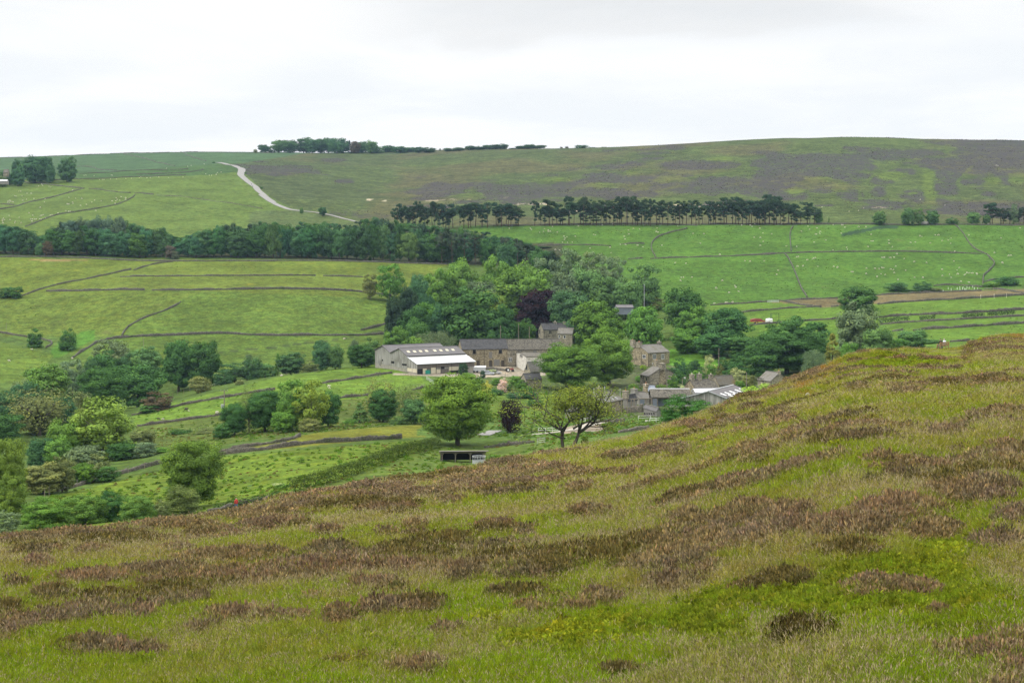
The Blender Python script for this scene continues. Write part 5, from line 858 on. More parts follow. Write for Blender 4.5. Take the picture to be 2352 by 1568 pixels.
# ------------------------------------------------------------------ lanes
mlane = mat('lane_tarmac', (.17,.165,.155), (.24,.23,.215), .5, rough=1); mtrack = mat('pale_track', (.27,.245,.20), (.36,.33,.27), .4, rough=1)
def strip(name, label, pts, ws, m, lift=.12, d=None, cf=cR):
    P = [hit(*cf(*q)) if d is None else onground(cf(*q)[0], d[i]) for i, q in enumerate(pts)]; XY = []; WW = []
    for i, (a, b) in enumerate(zip(P, P[1:])):
        n = max(2, int((b - a).length / 2.5)); XY += [(a.x + (b.x - a.x) * k / n, a.y + (b.y - a.y) * k / n) for k in range(n)]; WW += [ws[i] + (ws[i + 1] - ws[i]) * k / n for k in range(n)]
    XY.append((P[-1].x, P[-1].y)); WW.append(ws[-1]); XY = np.array(XY); WW = np.array(WW); k = 5; pad = np.pad(XY, [(k, k), (0, 0)], mode='edge'); sm = np.stack([np.convolve(pad[:, i], np.ones(2 * k + 1) / (2 * k + 1), 'valid') for i in (0, 1)], -1); sm[0] = XY[0]; sm[-1] = XY[-1]; XY = sm
    dr = np.gradient(XY, axis=0); dr /= np.linalg.norm(dr, axis=1)[:, None]; sd = np.stack([-dr[:, 1], dr[:, 0]], -1); n = len(XY); V = []
    for s in np.linspace(-.5, .5, 5):
        q = XY + sd * (WW * s)[:, None]; V.append(np.column_stack([q, ground(q[:, 0], q[:, 1]) + lift]))
    V = np.stack(V, 1).reshape(-1, 3); i = np.arange(n - 1)[:, None] * 5 + np.arange(4)[None]
    return obj(name, npmesh(name, V, [np.stack([i, i + 5, i + 6, i + 1], -1).reshape(-1, 4)], m, True), None, label=label, cat='lane', kind='structure')
strip('lane', 'pale lane bending down the left hill along the moor edge', [cA(*q) for q in [(1845,322),(1930,335),(2010,352),(2070,378),(2065,400),(2055,430),(2100,470),(2150,505),(2210,565),(2280,625),(2352,668)]] + [cB(*q) for q in [(80,590),(200,670),(300,712),(370,735),(470,738),(580,748),(700,775),(820,805),(920,832)]], [6,6,6,7.5,7,6.5,6,6,5.5,5,5,5,4.5,4.5,4.5,3,3,3,3,3], mlane, .3)
strip('track', 'pale track from the cottages down past the lone ash', [(2350,468),(2200,475),(2030,492),(1970,525),(1850,570),(1700,600),(1560,612),(1380,622)], [4,4.5,4.5,4,3.6,3.4,3.2,3], mtrack, .10, cf=cM)
strip('lane', 'grey lane bend right of the lime tree', [(870,630),(930,608),(1000,580)], [3.4,3.6,3.4], mlane, .10, cf=cM)
# ------------------------------------------------------------------ buildings
mstone = mat('rubble_stone', (.245,.205,.125), (.36,.305,.205), .9, vor=2.6, stretch=(1, 1, 1.7), bump=.5, c3=(.11,.095,.07), s3=.5)
mstone2 = mat('dark_rubble_stone', (.235,.21,.155), (.36,.32,.245), .9, vor=2.6, stretch=(1, 1, 1.7), bump=.5, c3=(.09,.085,.07), s3=.5)
mpale = mat('pale_stone', (.27,.235,.165), (.36,.32,.24), .9, vor=2.4, stretch=(1, 1, 1.7), bump=.4, c3=(.20,.18,.14), s3=.5)
mrend = mat('grey_render', (.20,.19,.165), (.27,.255,.225), .8, bump=.2); mwhite = mat('flaking_whitewash', (.55,.53,.47), (.30,.27,.22), 1.1, lo=.5, hi=.62, bump=.3)
mroof = mat('stone_slates', (.135,.126,.110), (.200,.188,.164), 1.6, wave=1.15, bump=.5, c3=(.105,.10,.05), s3=.35, lo=.3, hi=.7); mroofd = mat('dark_slates', (.052,.052,.054), (.085,.083,.082), 1.4, wave=1.3, bump=.4, c3=(.035,.033,.03), s3=.6)
mroofm = mat('mossy_slates', (.075,.068,.055), (.165,.15,.12), 2.4, wave=1.1, bump=.7, lo=.4, hi=.6, c3=(.045,.040,.034), s3=.9); mroofr = mat('lichened_slates', (.105,.092,.068), (.125,.118,.098), 1.2, wave=1.2, bump=.5, c3=(.125,.095,.035), s3=.3)
msheet = mat('grey_cement_sheet', (.105,.098,.098), (.135,.128,.126), .35, stretch=(1, 1, 1), rough=.85, bump=.2, bscale=9); mtin = mat('white_sheet_roof', (.50,.51,.53), (.62,.63,.65), .3, rough=.5)
mboard = mat('weathered_boards', (.15,.145,.13), (.34,.33,.30), 1.4, stretch=(2.2, 2.2, .10), lo=.38, hi=.62, bump=.3, c3=(.15,.145,.12), s3=.25); mboardd = mat('brown_boards', (.10,.085,.072), (.15,.13,.115), 2, stretch=(2.5, 2.5, .12), bump=.3)
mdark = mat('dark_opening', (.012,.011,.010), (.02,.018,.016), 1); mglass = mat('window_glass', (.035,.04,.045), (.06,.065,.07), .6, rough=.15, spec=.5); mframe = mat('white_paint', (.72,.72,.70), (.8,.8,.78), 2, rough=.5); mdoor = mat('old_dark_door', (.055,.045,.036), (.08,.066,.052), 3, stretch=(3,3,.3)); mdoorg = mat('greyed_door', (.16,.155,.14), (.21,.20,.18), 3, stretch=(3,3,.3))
mcream = mat('cream_board', (.48,.43,.31), (.56,.51,.38), .7); mgreen = mat('green_tarpaulin', (.02,.20,.15), (.03,.26,.19), 1, rough=.6); mblue = mat('blue_grey_sheet', (.15,.17,.20), (.19,.21,.24), .5, rough=.6); mconc = mat('stained_concrete', (.22,.205,.17), (.32,.30,.25), .8); mpot = mat('clay_pot', (.30,.15,.075), (.40,.22,.12), 3); mpotw = mat('pale_pot', (.55,.50,.40), (.62,.57,.47), 3); mmetal = mat('galvanised_metal', (.42,.43,.44), (.5,.51,.52), 3, rough=.45, metal=.3); mpole = mat('pole_timber', (.17,.145,.11), (.24,.21,.165), 3, stretch=(3,3,.3)); mlead = mat('pipe_black', (.03,.03,.03), (.04,.04,.04), 3)
def len_to_u(P, dx, dy, u):
    k = (u - CX) / F; return (k * P[1] - P[0]) / (dx - k * dy)
def ztop(P, t, dx, dy, v): return ZC + (VH - v) / F * (P[1] + dy * t)
class House:
    """near corner of the eaves at pixel A, d metres off; 'R' face runs right, 'L' face runs left, at right angles"""
    def __init__(s, name, label, A, d, phi, uR=None, uL=None, Lm=None, Wm=None, ridge='R', rise=None, ridge_v=None, wall=None, roof=None, over=.25, cat='house', group=None, H=None, roofname='roof', gable_only=False):
        s.p = pt(A[0], A[1], d); s.phi = phi = math.radians(phi); s.a = (math.cos(phi), math.sin(phi)); s.g = (-math.sin(phi), math.cos(phi))
        s.L = Lm or len_to_u(s.p, *s.a, uR); s.W = Wm or len_to_u(s.p, *s.g, uL)
        cs = [gz(s.p.x + s.a[0] * x + s.g[0] * y, s.p.y + s.a[1] * x + s.g[1] * y) for x in (0, s.L) for y in (0, s.W)]
        s.zg = min(cs) - .4; s.H = s.p.z - s.zg if H is None else H; s.zg = s.p.z - s.H
        s.e = empty(name, (s.p.x, s.p.y, s.zg), phi, label=label, cat=cat, group=group); s.ridge = ridge; L, W, H = s.L, s.W, s.H
        if ridge_v is not None:
            t_ = W / 2 if ridge == 'R' else L / 2; dr = s.g if ridge == 'R' else s.a; rise = max(.6, ztop(s.p, t_, dr[0], dr[1], ridge_v) - s.p.z)
        s.rise = rise; b = MB(); half = (W if ridge == 'R' else L) / 2
        prof = [(0, 0), (half * 2, 0), (half * 2, H - .05), (half, H + rise - .1), (0, H - .05)]
        b.prism(prof, 'x' if ridge == 'R' else 'y', 0, L if ridge == 'R' else W); b.build('wall', wall or mstone, s.e)
        sl = rise / half; o = over; th = .16
        poly = [(-o, H - o * sl + .02), (half, H + rise + .02), (2 * half + o, H - o * sl + .02), (2 * half + o, H - o * sl + .02 + th), (half, H + rise + .02 + th * 1.15), (-o, H - o * sl + .02 + th)]
        s.ro = MB().prism(poly, 'x' if ridge == 'R' else 'y', -.12, (L if ridge == 'R' else W) + .12).build('roof', roof or mroof, s.e)
        rl = (L if ridge == 'R' else W); rb = MB()
        if ridge == 'R': rb.box(-.1, rl + .1, half - .16, half + .16, H + rise + .12, H + rise + .30)
        else: rb.box(half - .16, half + .16, -.1, rl + .1, H + rise + .12, H + rise + .30)
        rb.build('ridge_tiles', mroof if roof is not mroofd else mroofd, s.ro)
    def onface(s, face, u, v):
        dr = s.a if face == 'R' else s.g; t_ = len_to_u(s.p, *dr, u); return t_, ztop(s.p, t_, dr[0], dr[1], v) - s.zg
    def opening(s, face, kind, cf, x0, y0, x1, y1, frame=None, pane=None, lights=1):
        u0, v0 = cf(x0, y0); u1, v1 = cf(x1, y1); t0, z1 = s.onface(face, u0, v0); t1, z0 = s.onface(face, u1, v1)
        if t0 > t1: t0, t1 = t1, t0
        if z0 > z1: z0, z1 = z1, z0
        z0 = max(z0, .45); z1 = max(z1, z0 + .4); w = max(t1 - t0, .25); t1 = t0 + w; b = MB(); pb = MB(); f = .09 if frame is mframe else .14
        def bx(B, a0, a1, q0, q1, out0, out1):
            if face == 'R': B.box(a0, a1, -out1, -out0, q0, q1)
            else: B.box(-out1, -out0, a0, a1, q0, q1)
        if kind == 'window':
            bx(b, t0 - f, t1 + f, z1, z1 + f, -.1, .06); bx(b, t0 - f * 1.6, t1 + f * 1.6, z0 - f, z0, -.1, .10); bx(b, t0 - f, t0, z0, z1, -.1, .06); bx(b, t1, t1 + f, z0, z1, -.1, .06)
            for k in range(1, lights): c_ = t0 + w * k / lights; bx(b, c_ - .045, c_ + .045, z0, z1, -.1, .055)
            fr = b.build('window', frame or mroof, s.e); bx(pb, t0, t1, z0, z1, -.1, .02); pb.build('pane', pane or mglass, fr)
        else:
            bx(b, t0, t1, z0 if kind != 'door' else 0.3, z1, -.1, .05); dd = b.build('door' if kind in ('door', 'loft') else kind, pane or mdoor, s.e)
            if kind == 'door' and frame: bx(pb, t0 - .12, t1 + .12, z1, z1 + .2, -.1, .09); pb.build('lintel', frame, dd)
    def chimney(s, u, vtop, wD, m=None, pot=None, pots=1, y=None, cap=True, at=None, deep=.7):
        dr = s.a if s.ridge == 'R' else s.g; off = s.g if s.ridge == 'R' else s.a; half = (s.W if s.ridge == 'R' else s.L) / 2
        base = (s.p.x + off[0] * half, s.p.y + off[1] * half); t_ = len_to_u(base, *dr, u); lim = s.L if s.ridge == 'R' else s.W; t_ = min(max(t_, .35), lim - .35)
        zt = ZC + (VH - vtop) / F * (base[1] + dr[1] * t_) - s.zg; w = wD / F * s.p.y; c = MB(); zb = s.H + s.rise - .9; zt = max(zt, s.H + s.rise + .7)
        cx, cy = (t_, half) if s.ridge == 'R' else (half, t_); c.box(cx - w / 2, cx + w / 2, cy - w * deep, cy + w * deep, zb, zt - .32)
        if cap: c.box(cx - w / 2 - .08, cx + w / 2 + .08, cy - w * deep - .08, cy + w * deep + .08, zt - .32, zt - .12)
        o = c.build('chimney', m or mstone2, s.e)
        for i in range(pots):
            yy = cy + (i - (pots - 1) / 2) * .45; MB().tube([(cx, yy, zt - .14), (cx, yy, zt + .1), (cx, yy, zt + .42)], [.15, .12, .13], 8).build('chimney_pot', pot or mpot, o)
    def pipe(s, face, t_):
        x, y = (t_, -.08) if face == 'R' else (-.08, t_); MB().tube([(x, y, .2), (x, y, s.H - .1)], .055, 6).build('drainpipe', mlead, s.e)
    def roofstrip(s, name, m, side, pts):
        """strips on the near roof slope given as (t along ridge, s0, s1 up the slope 0..1, width)"""
        half = (s.W if s.ridge == 'R' else s.L) / 2
        for t_, s0, s1, w in pts:
            b = MB(); q = []
            for ss in (s0, s1):
                y = half * ss; z = s.H + s.rise * ss + .215; q.append((y, z))
            vs = []
            for tt in (t_ - w / 2, t_ + w / 2):
                for (y, z) in q:
                    y_ = y if side == 0 else 2 * half - y
                    vs += [((tt, y_, z) if s.ridge == 'R' else (y_, tt, z)), ((tt, y_, z + .05) if s.ridge == 'R' else (y_, tt, z + .05))]
            b.add(vs, [(0,1,3,2),(4,6,7,5),(0,4,5,1),(2,3,7,6),(1,5,7,3),(0,2,6,4)]); b.build(name, m, s.ro)
# long stone barn
B1 = House('stone_barn', 'long two storey stone barn with dark slates beside the big cattle shed', cG(1560,575), 540, 13, uR=cG(2278,0)[0], Wm=8.5, ridge_v=cG(0,424)[1], wall=mstone, roof=mroofd, cat='barn')
for q in [('window',1732,585,1775,645),('window',2140,585,2185,640),('loft',1983,618,2035,712),('door',1788,750,1838,806),('door',1985,748,2035,828),('doorway',2060,735,2150,830),('door',2175,745,2225,815)]:
    B1.opening('R', q[0], cG, *q[1:], pane=mdoorg if q[0] in ('loft', 'doorway') else mdark if q[0] == 'window' else mdoor)
B1.pipe('R', len_to_u(B1.p, *B1.a, cG(1912,0)[0])); B1.opening('L', 'window', cG, 1490, 520, 1512, 560, pane=mdoorg)
e2 = len_to_u(B1.p, *B1.a, cH(312,0)[0]); P2 = (B1.p.x + B1.a[0] * e2, B1.p.y + B1.a[1] * e2)
B2 = House('stone_barn', 'lower stone range with a mossy broken slate roof joined to the barn', cH(316,580), P2[1], 13, uR=cH(1165,0)[0], Wm=8.5, ridge_v=cH(0,424)[1], wall=mstone2, roof=mroofm, cat='barn')
B2.opening('R', 'window', cH, 338, 708, 380, 765, frame=mframe, lights=2); B2.opening('R', 'window', cH, 492, 598, 530, 640, pane=mrend); B2.opening('R', 'window', cH, 722, 592, 760, 640, pane=mdoorg)
Hs = House('white_outbuilding', 'flaking whitewashed gabled outbuilding before the mossy range', cH(602,692), 525, 10, Lm=4.2, uL=cH(425,0)[0], ridge='R', ridge_v=cH(0,632)[1], wall=mwhite, roof=mroofm, cat='outbuilding'); Hs.opening('L', 'window', cH, 512, 655, 550, 700, pane=mdoorg)
Hs = House('stone_outbuilding', 'grey stone gable right of the whitewashed outbuilding', cH(745,690), 527, 10, Lm=3.5, uL=cH(600,0)[0], ridge='R', ridge_v=cH(0,638)[1], wall=mwhite, roof=mroofm, cat='outbuilding')
Hs = House('stone_outbuilding', 'steep narrow stone gable with one slit window by the track', cH(672,915), 498, 38, Lm=4.5, uL=cH(585,0)[0], ridge='R', ridge_v=cH(0,782)[1], wall=mpale, roof=mroof, cat='outbuilding'); Hs.opening('L', 'window', cH, 605, 835, 622, 888, pane=mdark)
Hs = House('stone_outbuilding', 'little dark roofed stone hut under the wide sycamore', cH(604,1048), 470, 18, Lm=5.5, uL=cH(525,0)[0], ridge='R', ridge_v=cH(0,962)[1], wall=mstone2, roof=mroofd, cat='outbuilding'); Hs.opening('L', 'door', cH, 530, 1050, 542, 1085, pane=mdark); Hs.opening('L', 'door', cH, 566, 1055, 582, 1085, pane=mdark)
B6 = House('stone_house', 'upper two storey stone house standing behind the barn range', cH(876,270), 612, 16, uR=cH(1310,0)[0], uL=cH(802,0)[0], ridge='R', ridge_v=cH(0,172)[1], wall=mstone2, roof=mroofd)
B6.opening('R', 'window', cH, 968, 282, 1004, 335, frame=mpale, lights=2); B6.opening('R', 'window', cH, 1097, 275, 1130, 318, frame=mpale, lights=2); B6.opening('R', 'window', cH, 1000, 418, 1045, 450, frame=mframe); B6.opening('L', 'window', cH, 815, 265, 828, 330); B6.opening('L', 'window', cH, 812, 392, 826, 420); B6.pipe('R', .5)
B6.chimney(cH(1060,0)[0], cH(0,138)[1], 6, pot=mpotw); B6.chimney(cH(1200,0)[0], cH(0,182)[1], 6.5, pot=mpot)
B7 = House('stone_cottage', 'low cottage with a stone slate roof before the upper house', cH(1096,330), 588, -12, uR=cH(1330,0)[0], Wm=6.5, ridge='R', ridge_v=cH(0,244)[1], wall=mpale, roof=mroof); B7.opening('R', 'window', cH, 1118, 350, 1135, 395, frame=mframe); B7.opening('R', 'window', cH, 1195, 360, 1225, 400, frame=mframe)
B8 = House('stone_house', 'twin chimneyed stone house with white mullioned windows above the lawn', cI(558,437), 548, 40, uR=cI(893,0)[0], uL=cI(260,0)[0], ridge='R', ridge_v=cI(0,318)[1], wall=mstone, roof=mroof)
B8.opening('R', 'window', cI, 634, 460, 680, 525, frame=mframe, lights=3); B8.opening('R', 'window', cI, 766, 460, 810, 525, frame=mframe, lights=3); B8.opening('R', 'window', cI, 626, 590, 650, 612, frame=mframe); B8.opening('L', 'window', cI, 474, 464, 520, 520, frame=mframe, lights=2); B8.pipe('R', .15); B8.pipe('L', len_to_u(B8.p, *B8.g, cI(458,0)[0]))
B8.chimney(cI(415,0)[0], cI(0,262)[1], 8.2, pots=2); B8.chimney(cI(852,0)[0], cI(0,252)[1], 6.2, pot=mpotw)
Hs = House('stone_house', 'back wing with a lower roof behind the twin chimneyed house', cI(268,432), 556, 40, Lm=7, uL=cI(205,0)[0], ridge='L', ridge_v=cI(0,312)[1], wall=mstone, roof=mroof); Hs.chimney(cI(316,0)[0], cI(0,228)[1], 8)
B9 = House('stone_cottage', 'stone cottage with a big chimney stack on its broad gable', cI(573,800), 486, 27, uR=cI(1000,0)[0], uL=cI(432,0)[0], ridge='L', ridge_v=cI(0,655)[1], wall=mstone2, roof=mroof)
for q in [(448,775,462,832),(478,795,492,850),(528,820,545,872)]: B9.opening('L', 'window', cI, *q, frame=mpale)
B9.chimney(cI(785,0)[0], cI(0,590)[1], 11, pots=0); B9.chimney(cI(690,0)[0], cI(0,545)[1], 9, m=mpale, pot=mpot); B9.pipe('R', .3)
MB().prism([(B9.L * .33, .3), (B9.L * .62, .3), (B9.L * .56, B9.H + B9.rise * .8), (B9.L * .42, B9.H + B9.rise * .8)], 'y', -.28, -.01).build('chimney_breast', mstone, B9.e)
B10 = House('stone_cottage', 'long low cottage roof with two tall chimneys behind the cart shed', cJ(736,440), 452, 22, uR=cJ(1085,0)[0], uL=cJ(512,0)[0], ridge='R', ridge_v=cJ(0,276)[1], wall=mstone, roof=mroofm)
B10.chimney(cJ(657,0)[0], cJ(0,178)[1], 8, pot=mpotw); B10.chimney(cJ(772,0)[0], cJ(0,170)[1], 8, pots=1, pot=mpotw); B10.chimney(cJ(1045,0)[0], cJ(0,180)[1], 8, pot=mpotw)
B11 = House('stone_cottage', 'cottage with an orange lichened roof, right of the long low roof', cJ(1082,350), 474, 20, uR=cJ(1350,0)[0], uL=cJ(948,0)[0], ridge='R', ridge_v=cJ(0,212)[1], wall=mstone2, roof=mroofr)
B12 = House('stone_cottage', 'pale walled end cottage half hidden by the heath edge', cJ(1895,290), 440, 24, uR=cJ(2165,0)[0], uL=cJ(1690,0)[0], ridge='L', ridge_v=cJ(0,165)[1], wall=mpale, roof=mroof)
B12.chimney(cJ(2045,0)[0], cJ(0,130)[1], 6, pot=mpot)
for q in [(1700,230,1712,268),(1735,245,1747,285),(1770,260,1782,300)]: B12.opening('L', 'window', cJ, *q)
B12.pipe('L', len_to_u(B12.p, *B12.g, cJ(1812,0)[0])); B12.pipe('R', .12)
# big barn with rooflights, one long low slope on its left
p0 = pt(*cJ(1255,565), 400); a_ = (math.cos(math.radians(63)), math.sin(math.radians(63))); g_ = (-a_[1], a_[0]); Wb = len_to_u(p0, *g_, cJ(285,0)[0]); Lb = len_to_u(p0, *a_, cJ(1625,0)[0])
ta = len_to_u(p0, *g_, cJ(922,0)[0]); z0 = p0.z - 5.5; zr = ztop(p0, ta, *g_, cJ(0,450)[1]) - z0; zl = ztop(p0, Wb, *g_, cJ(0,600)[1]) - z0; zR = p0.z - z0
eb = empty('farm_barn', (p0.x, p0.y, z0), math.radians(63), label='wide grey sheet roofed barn with white rooflights at the heath edge', cat='barn')
MB().prism([(0, 0), (Wb, 0), (Wb, zl - .05), (ta, zr - .1), (0, zR - .05)], 'x', 0, Lb).build('wall', mboard, eb)
sR = (zr - zR) / ta; sL = (zr - zl) / (Wb - ta); rb = MB().prism([(-.4, zR - .4 * sR), (ta, zr), (Wb + .4, zl - .4 * sL), (Wb + .4, zl - .4 * sL + .14), (ta, zr + .16), (-.4, zR - .4 * sR + .14)], 'x', -.3, Lb + .3).build('roof', msheet, eb)
MB().box(-.3, Lb + .3, ta - .25, ta + .25, zr + .10, zr + .26).build('ridge_cap', mmetal, rb); MB().prism([(-.45, zR - .42), (-.3, zR - .42), (ta, zr - .05), (Wb + .4, zl - .4), (Wb + .4, zl - .15), (ta, zr + .19), (-.45, zR - .16)], 'x', -.42, -.305).build('bargeboard', mmetal, rb)
for x0, y0, x1, y1 in [(1100,482,1200,512),(1170,465,1272,497),(1242,445,1340,475),(1330,424,1430,455),(1396,405,1495,436),(1225,505,1325,535),(1298,488,1372,512),(1366,468,1440,492),(1450,445,1515,466),(1520,426,1612,456)]:
    # where the sight line meets the right slope
    def onslope(x, y):
        u, v = cJ(x, y); dx, dz = (u - CX) / F, (VH - v) / F; c, s_ = a_
        # local y (along g) and height along the ray at depth t
        def f(t): return (t * dx - p0.x) * g_[0] + (t - p0.y) * g_[1], ZC + dz * t - z0
        lo_, hi_ = 380, 450
        for _ in range(50):
            m_ = (lo_ + hi_) / 2; yy, zz_ = f(m_)
            if zz_ > zR + sR * yy + .16: lo_ = m_
            else: hi_ = m_
        yy, zz_ = f(lo_); return (lo_ * dx - p0.x) * a_[0] + (lo_ - p0.y) * a_[1], yy
    (xa, ya), (xb, yb) = onslope(x0, (y0)), onslope(x1, y1); xm = (xa + xb) / 2; w = .5
    def sp(x, y, k): return (x, y, zR + sR * y + .15 + k)
    MB().add([sp(xm - w, ya, .0), sp(xm + w, ya, .0), sp(xm + w, yb, .0), sp(xm - w, yb, .0), sp(xm - w, ya, .05), sp(xm + w, ya, .05), sp(xm + w, yb, .05), sp(xm - w, yb, .05)], [(0,3,2,1),(4,5,6,7),(0,1,5,4),(1,2,6,5),(2,3,7,6),(3,0,4,7)]).build('rooflight', mframe, rb)
# white roof glimpse behind it
Hs = House('farm_shed', 'white sheet shed roof glimpsed behind the rooflit barn', cJ(712,468), 424, 12, Lm=8, Wm=3.6, ridge='R', rise=.9, wall=mboard, roof=mtin, cat='shed')
# cart shed, open fronted
pc = pt(*cN(1590,340), 415); Lc = len_to_u(pc, 1, .0, cN(2200,0)[0]); zc_ = pc.z - 3.6; rz_ = ZC + (VH - cN(0,222)[1]) / F * 418.5 - zc_
ec = empty('cart_shed', (pc.x, pc.y, zc_), 0, label='open fronted cart shed with a stained grey roof and bluish sheeting', cat='shed')
rfc = MB().prism([(-.3, 3.4), (3.4, rz_), (7.0, 3.5), (7.0, 3.65), (3.4, rz_ + .16), (-.3, 3.55)], 'x', -.2, Lc + .2).build('roof', mroofm, ec); MB().box(-.2, Lc + .2, 3.2, 3.6, rz_ + .1, rz_ + .3).build('ridge_cap', mframe, rfc)
MB().box(0, Lc, 6.4, 6.6, 0, 3.5).build('wall', mboardd, ec); x1_ = cN(1615,0)[0]; 
for (xa, xb, nm, m_, y_) in [(1612,1682,'sheeting',mblue,-.06),(1690,1860,'sheeting',mblue,1.6)]:
    MB().box(len_to_u(pc, 1, 0, cN(xa,0)[0]), len_to_u(pc, 1, 0, cN(xb,0)[0]), y_, y_ + .06, 0.25, 3.3).build(nm, m_, ec)
for xa in (1600, 1684, 1862, 2040, 2180): x = len_to_u(pc, 1, 0, cN(xa,0)[0]); MB().box(x - .1, x + .1, -.1, .1, 0, 3.4).build('post', mpole, ec)
MB().box(-.2, Lc + .1, -.12, .12, 3.15, 3.42).build('beam', mpole, ec)
# bare pole frame to its left
pf = pt(*cN(1270,372), 402); Lf = len_to_u(pf, 1, .35, cN(1598,0)[0]); ef = empty('pole_frame', (pf.x, pf.y, pf.z - 3.8), math.atan2(.35, 1), label='roofless pole frame with one bluish panel left of the cart shed', cat='frame'); Lf *= math.hypot(1, .35)
MB().box(-.3, Lf, -.1, .1, 3.6, 3.85).build('beam', mpole, ef)
for k in (.02, .16, .72, .98): MB().box(Lf * k - .12, Lf * k + .12, -.12, .12, 0, 3.65).build('post', mpole, ef)
MB().box(Lf * .42, Lf * .62, -.17, -.11, .5, 3.5).build('panel', mblue, ef)
# house by the ash
B15 = House('stone_house', 'stone house end on to the track with outside steps, behind the ash', cN(792,446), 388, 60, uR=cN(1137,0)[0], uL=cN(432,0)[0], ridge='R', ridge_v=cN(0,305)[1], wall=mstone, roof=mroof)
B15.opening('R', 'window', cN, 892, 448, 912, 508, frame=mpale); B15.opening('R', 'door', cN, 950, 462, 968, 548, frame=mpale); B15.opening('R', 'window', cN, 1088, 402, 1105, 460, frame=mpale); B15.pipe('R', B15.L - .1); B15.opening('L', 'window', cN, 560, 500, 600, 540, frame=mpale)
B15.chimney(cN(770,0)[0], cN(0,190)[1], 9, pot=mpotw); B15.chimney(cN(520,0)[0], cN(0,255)[1], 8, pot=mpot)
for u_, v_ in ((665, 235), (833, 200)):
    t_ = len_to_u((B15.p.x + B15.g[0] * B15.W / 2, B15.p.y + B15.g[1] * B15.W / 2), *B15.a, cN(u_, 0)[0]); MB().tube([(t_, B15.W / 2 - .5, B15.H + B15.rise - .4), (t_, B15.W / 2 - .5, B15.H + B15.rise + 1.6)], .13, 8).build('flue', mmetal, B15.ro)
B15.roofstrip('roof_flashing', mmetal, 0, [(B15.L * k, .03, .30, .3) for k in (.12, .3, .62, .8)])
es = empty('outside_steps', B15.e.location, math.radians(60), label='timber outside steps with handrails up to the stone house door', cat='steps'); td = len_to_u(B15.p, *B15.a, cN(958,0)[0]); zt_ = B15.onface('R', cN(958,0)[0], cN(0,548)[1])[1]
sb = MB()
for i in range(7): sb.box(td - .8, td + .8, -.9 - .32 * i, -.6 - .32 * i, zt_ - .2 * (i + 1) - .05, zt_ - .2 * (i + 1) + .03)
sb.box(td - .8, td + .8, -.6, -.1, zt_ - .12, zt_).build('treads', mboardd, es)
for q in (-.82, .82): MB().tube([(td + q, -.3, zt_ + .95), (td + q, -.9, zt_ + .95), (td + q, -3., zt_ - .6)], .05, 5).build('handrail', mpole, es); MB().tube([(td + q, -.6, zt_ + .95), (td + q, -.6, zt_ - 1.3)], .05, 5).build('baluster', mpole, es); MB().tube([(td + q, -2.9, zt_ - .6), (td + q, -2.9, zt_ - 2.)], .05, 5).build('baluster', mpole, es)
Hs = House('farm_shed', 'low whitish lean to shed seen through the ash branches', cM(1880,395), 372, 30, Lm=4, uL=cM(1728,0)[0], ridge='L', rise=1.2, wall=mrend, roof=msheet, cat='shed')
# cottages in the middle
B16 = House('stone_cottage', 'cottage with a grey rendered gable and a slender chimney between ash house and sheds', cN(1402,372), 425, 42, uR=cN(1605,0)[0], uL=cN(1215,0)[0], ridge='R', ridge_v=cN(0,280)[1], wall=mrend, roof=mroof)
B16.chimney(cN(1290,0)[0], cN(0,205)[1], 10, m=mrend, pots=1); B16.chimney(cN(1585,0)[0], cN(0,160)[1], 6.5, m=mstone, pot=mpotw); B16.opening('L', 'window', cN, 1290, 400, 1320, 440, frame=mframe)
Hs = House('stone_cottage', 'small cottage showing a bluish lead roof and a dark double chimney', cN(1520,250), 448, 10, Wm=5, Lm=3, ridge='R', rise=1.5, wall=mstone2, roof=mblue); Hs.chimney(cN(1470,0)[0], cN(0,185)[1], 10, pots=2)
Hs = House('stone_cottage', 'narrow grey gabled cottage with a white banded chimney', cN(1205,390), 405, 50, Lm=5, uL=cN(1146,0)[0], ridge='R', ridge_v=cN(0,322)[1], wall=mrend, roof=mroofd); Hs.chimney(cN(1178,0)[0], cN(0,240)[1], 9, m=mstone2, pot=mpot)
Hs = House('garden_shed', 'grey timber garden shed with a row of small windows by the heath bush', cN(1672,568), 372, 14, uR=cN(1738,0)[0], uL=cN(1470,0)[0], ridge='L', rise=.75, wall=mdoorg, roof=msheet, cat='shed', over=.15)
for q in [(1478,585,1500,620),(1515,588,1535,618),(1548,590,1570,618),(1585,592,1605,618),(1618,594,1645,618)]: Hs.opening('L', 'window', cN, *q, frame=mdoorg, pane=mdark)
Hs = House('farm_shed', 'dull grey shed roof with bluish walls showing among the trees below the pasture', cC(1000,1562), 620, 4, uR=cC(1142,0)[0], Wm=7, ridge='R', ridge_v=cC(0,1540)[1], wall=mblue, roof=msheet, cat='shed', H=3)
Hs = House('farm_house', 'tiny brown roofed farm building at the left frame edge on the hill', cA(28,408), 1262, 8, uR=cA(66,0)[0], Wm=8, ridge='R', rise=3., wall=mpale, roof=mroofr, H=3.5); Hs = House('farm_shed', 'tiny pale metal shed roof at the left frame edge on the hill', cA(-10,480), 1150, 8, uR=cA(58,0)[0], Wm=8, ridge='R', rise=1.2, wall=mrend, roof=mtin, cat='shed', H=2.5)
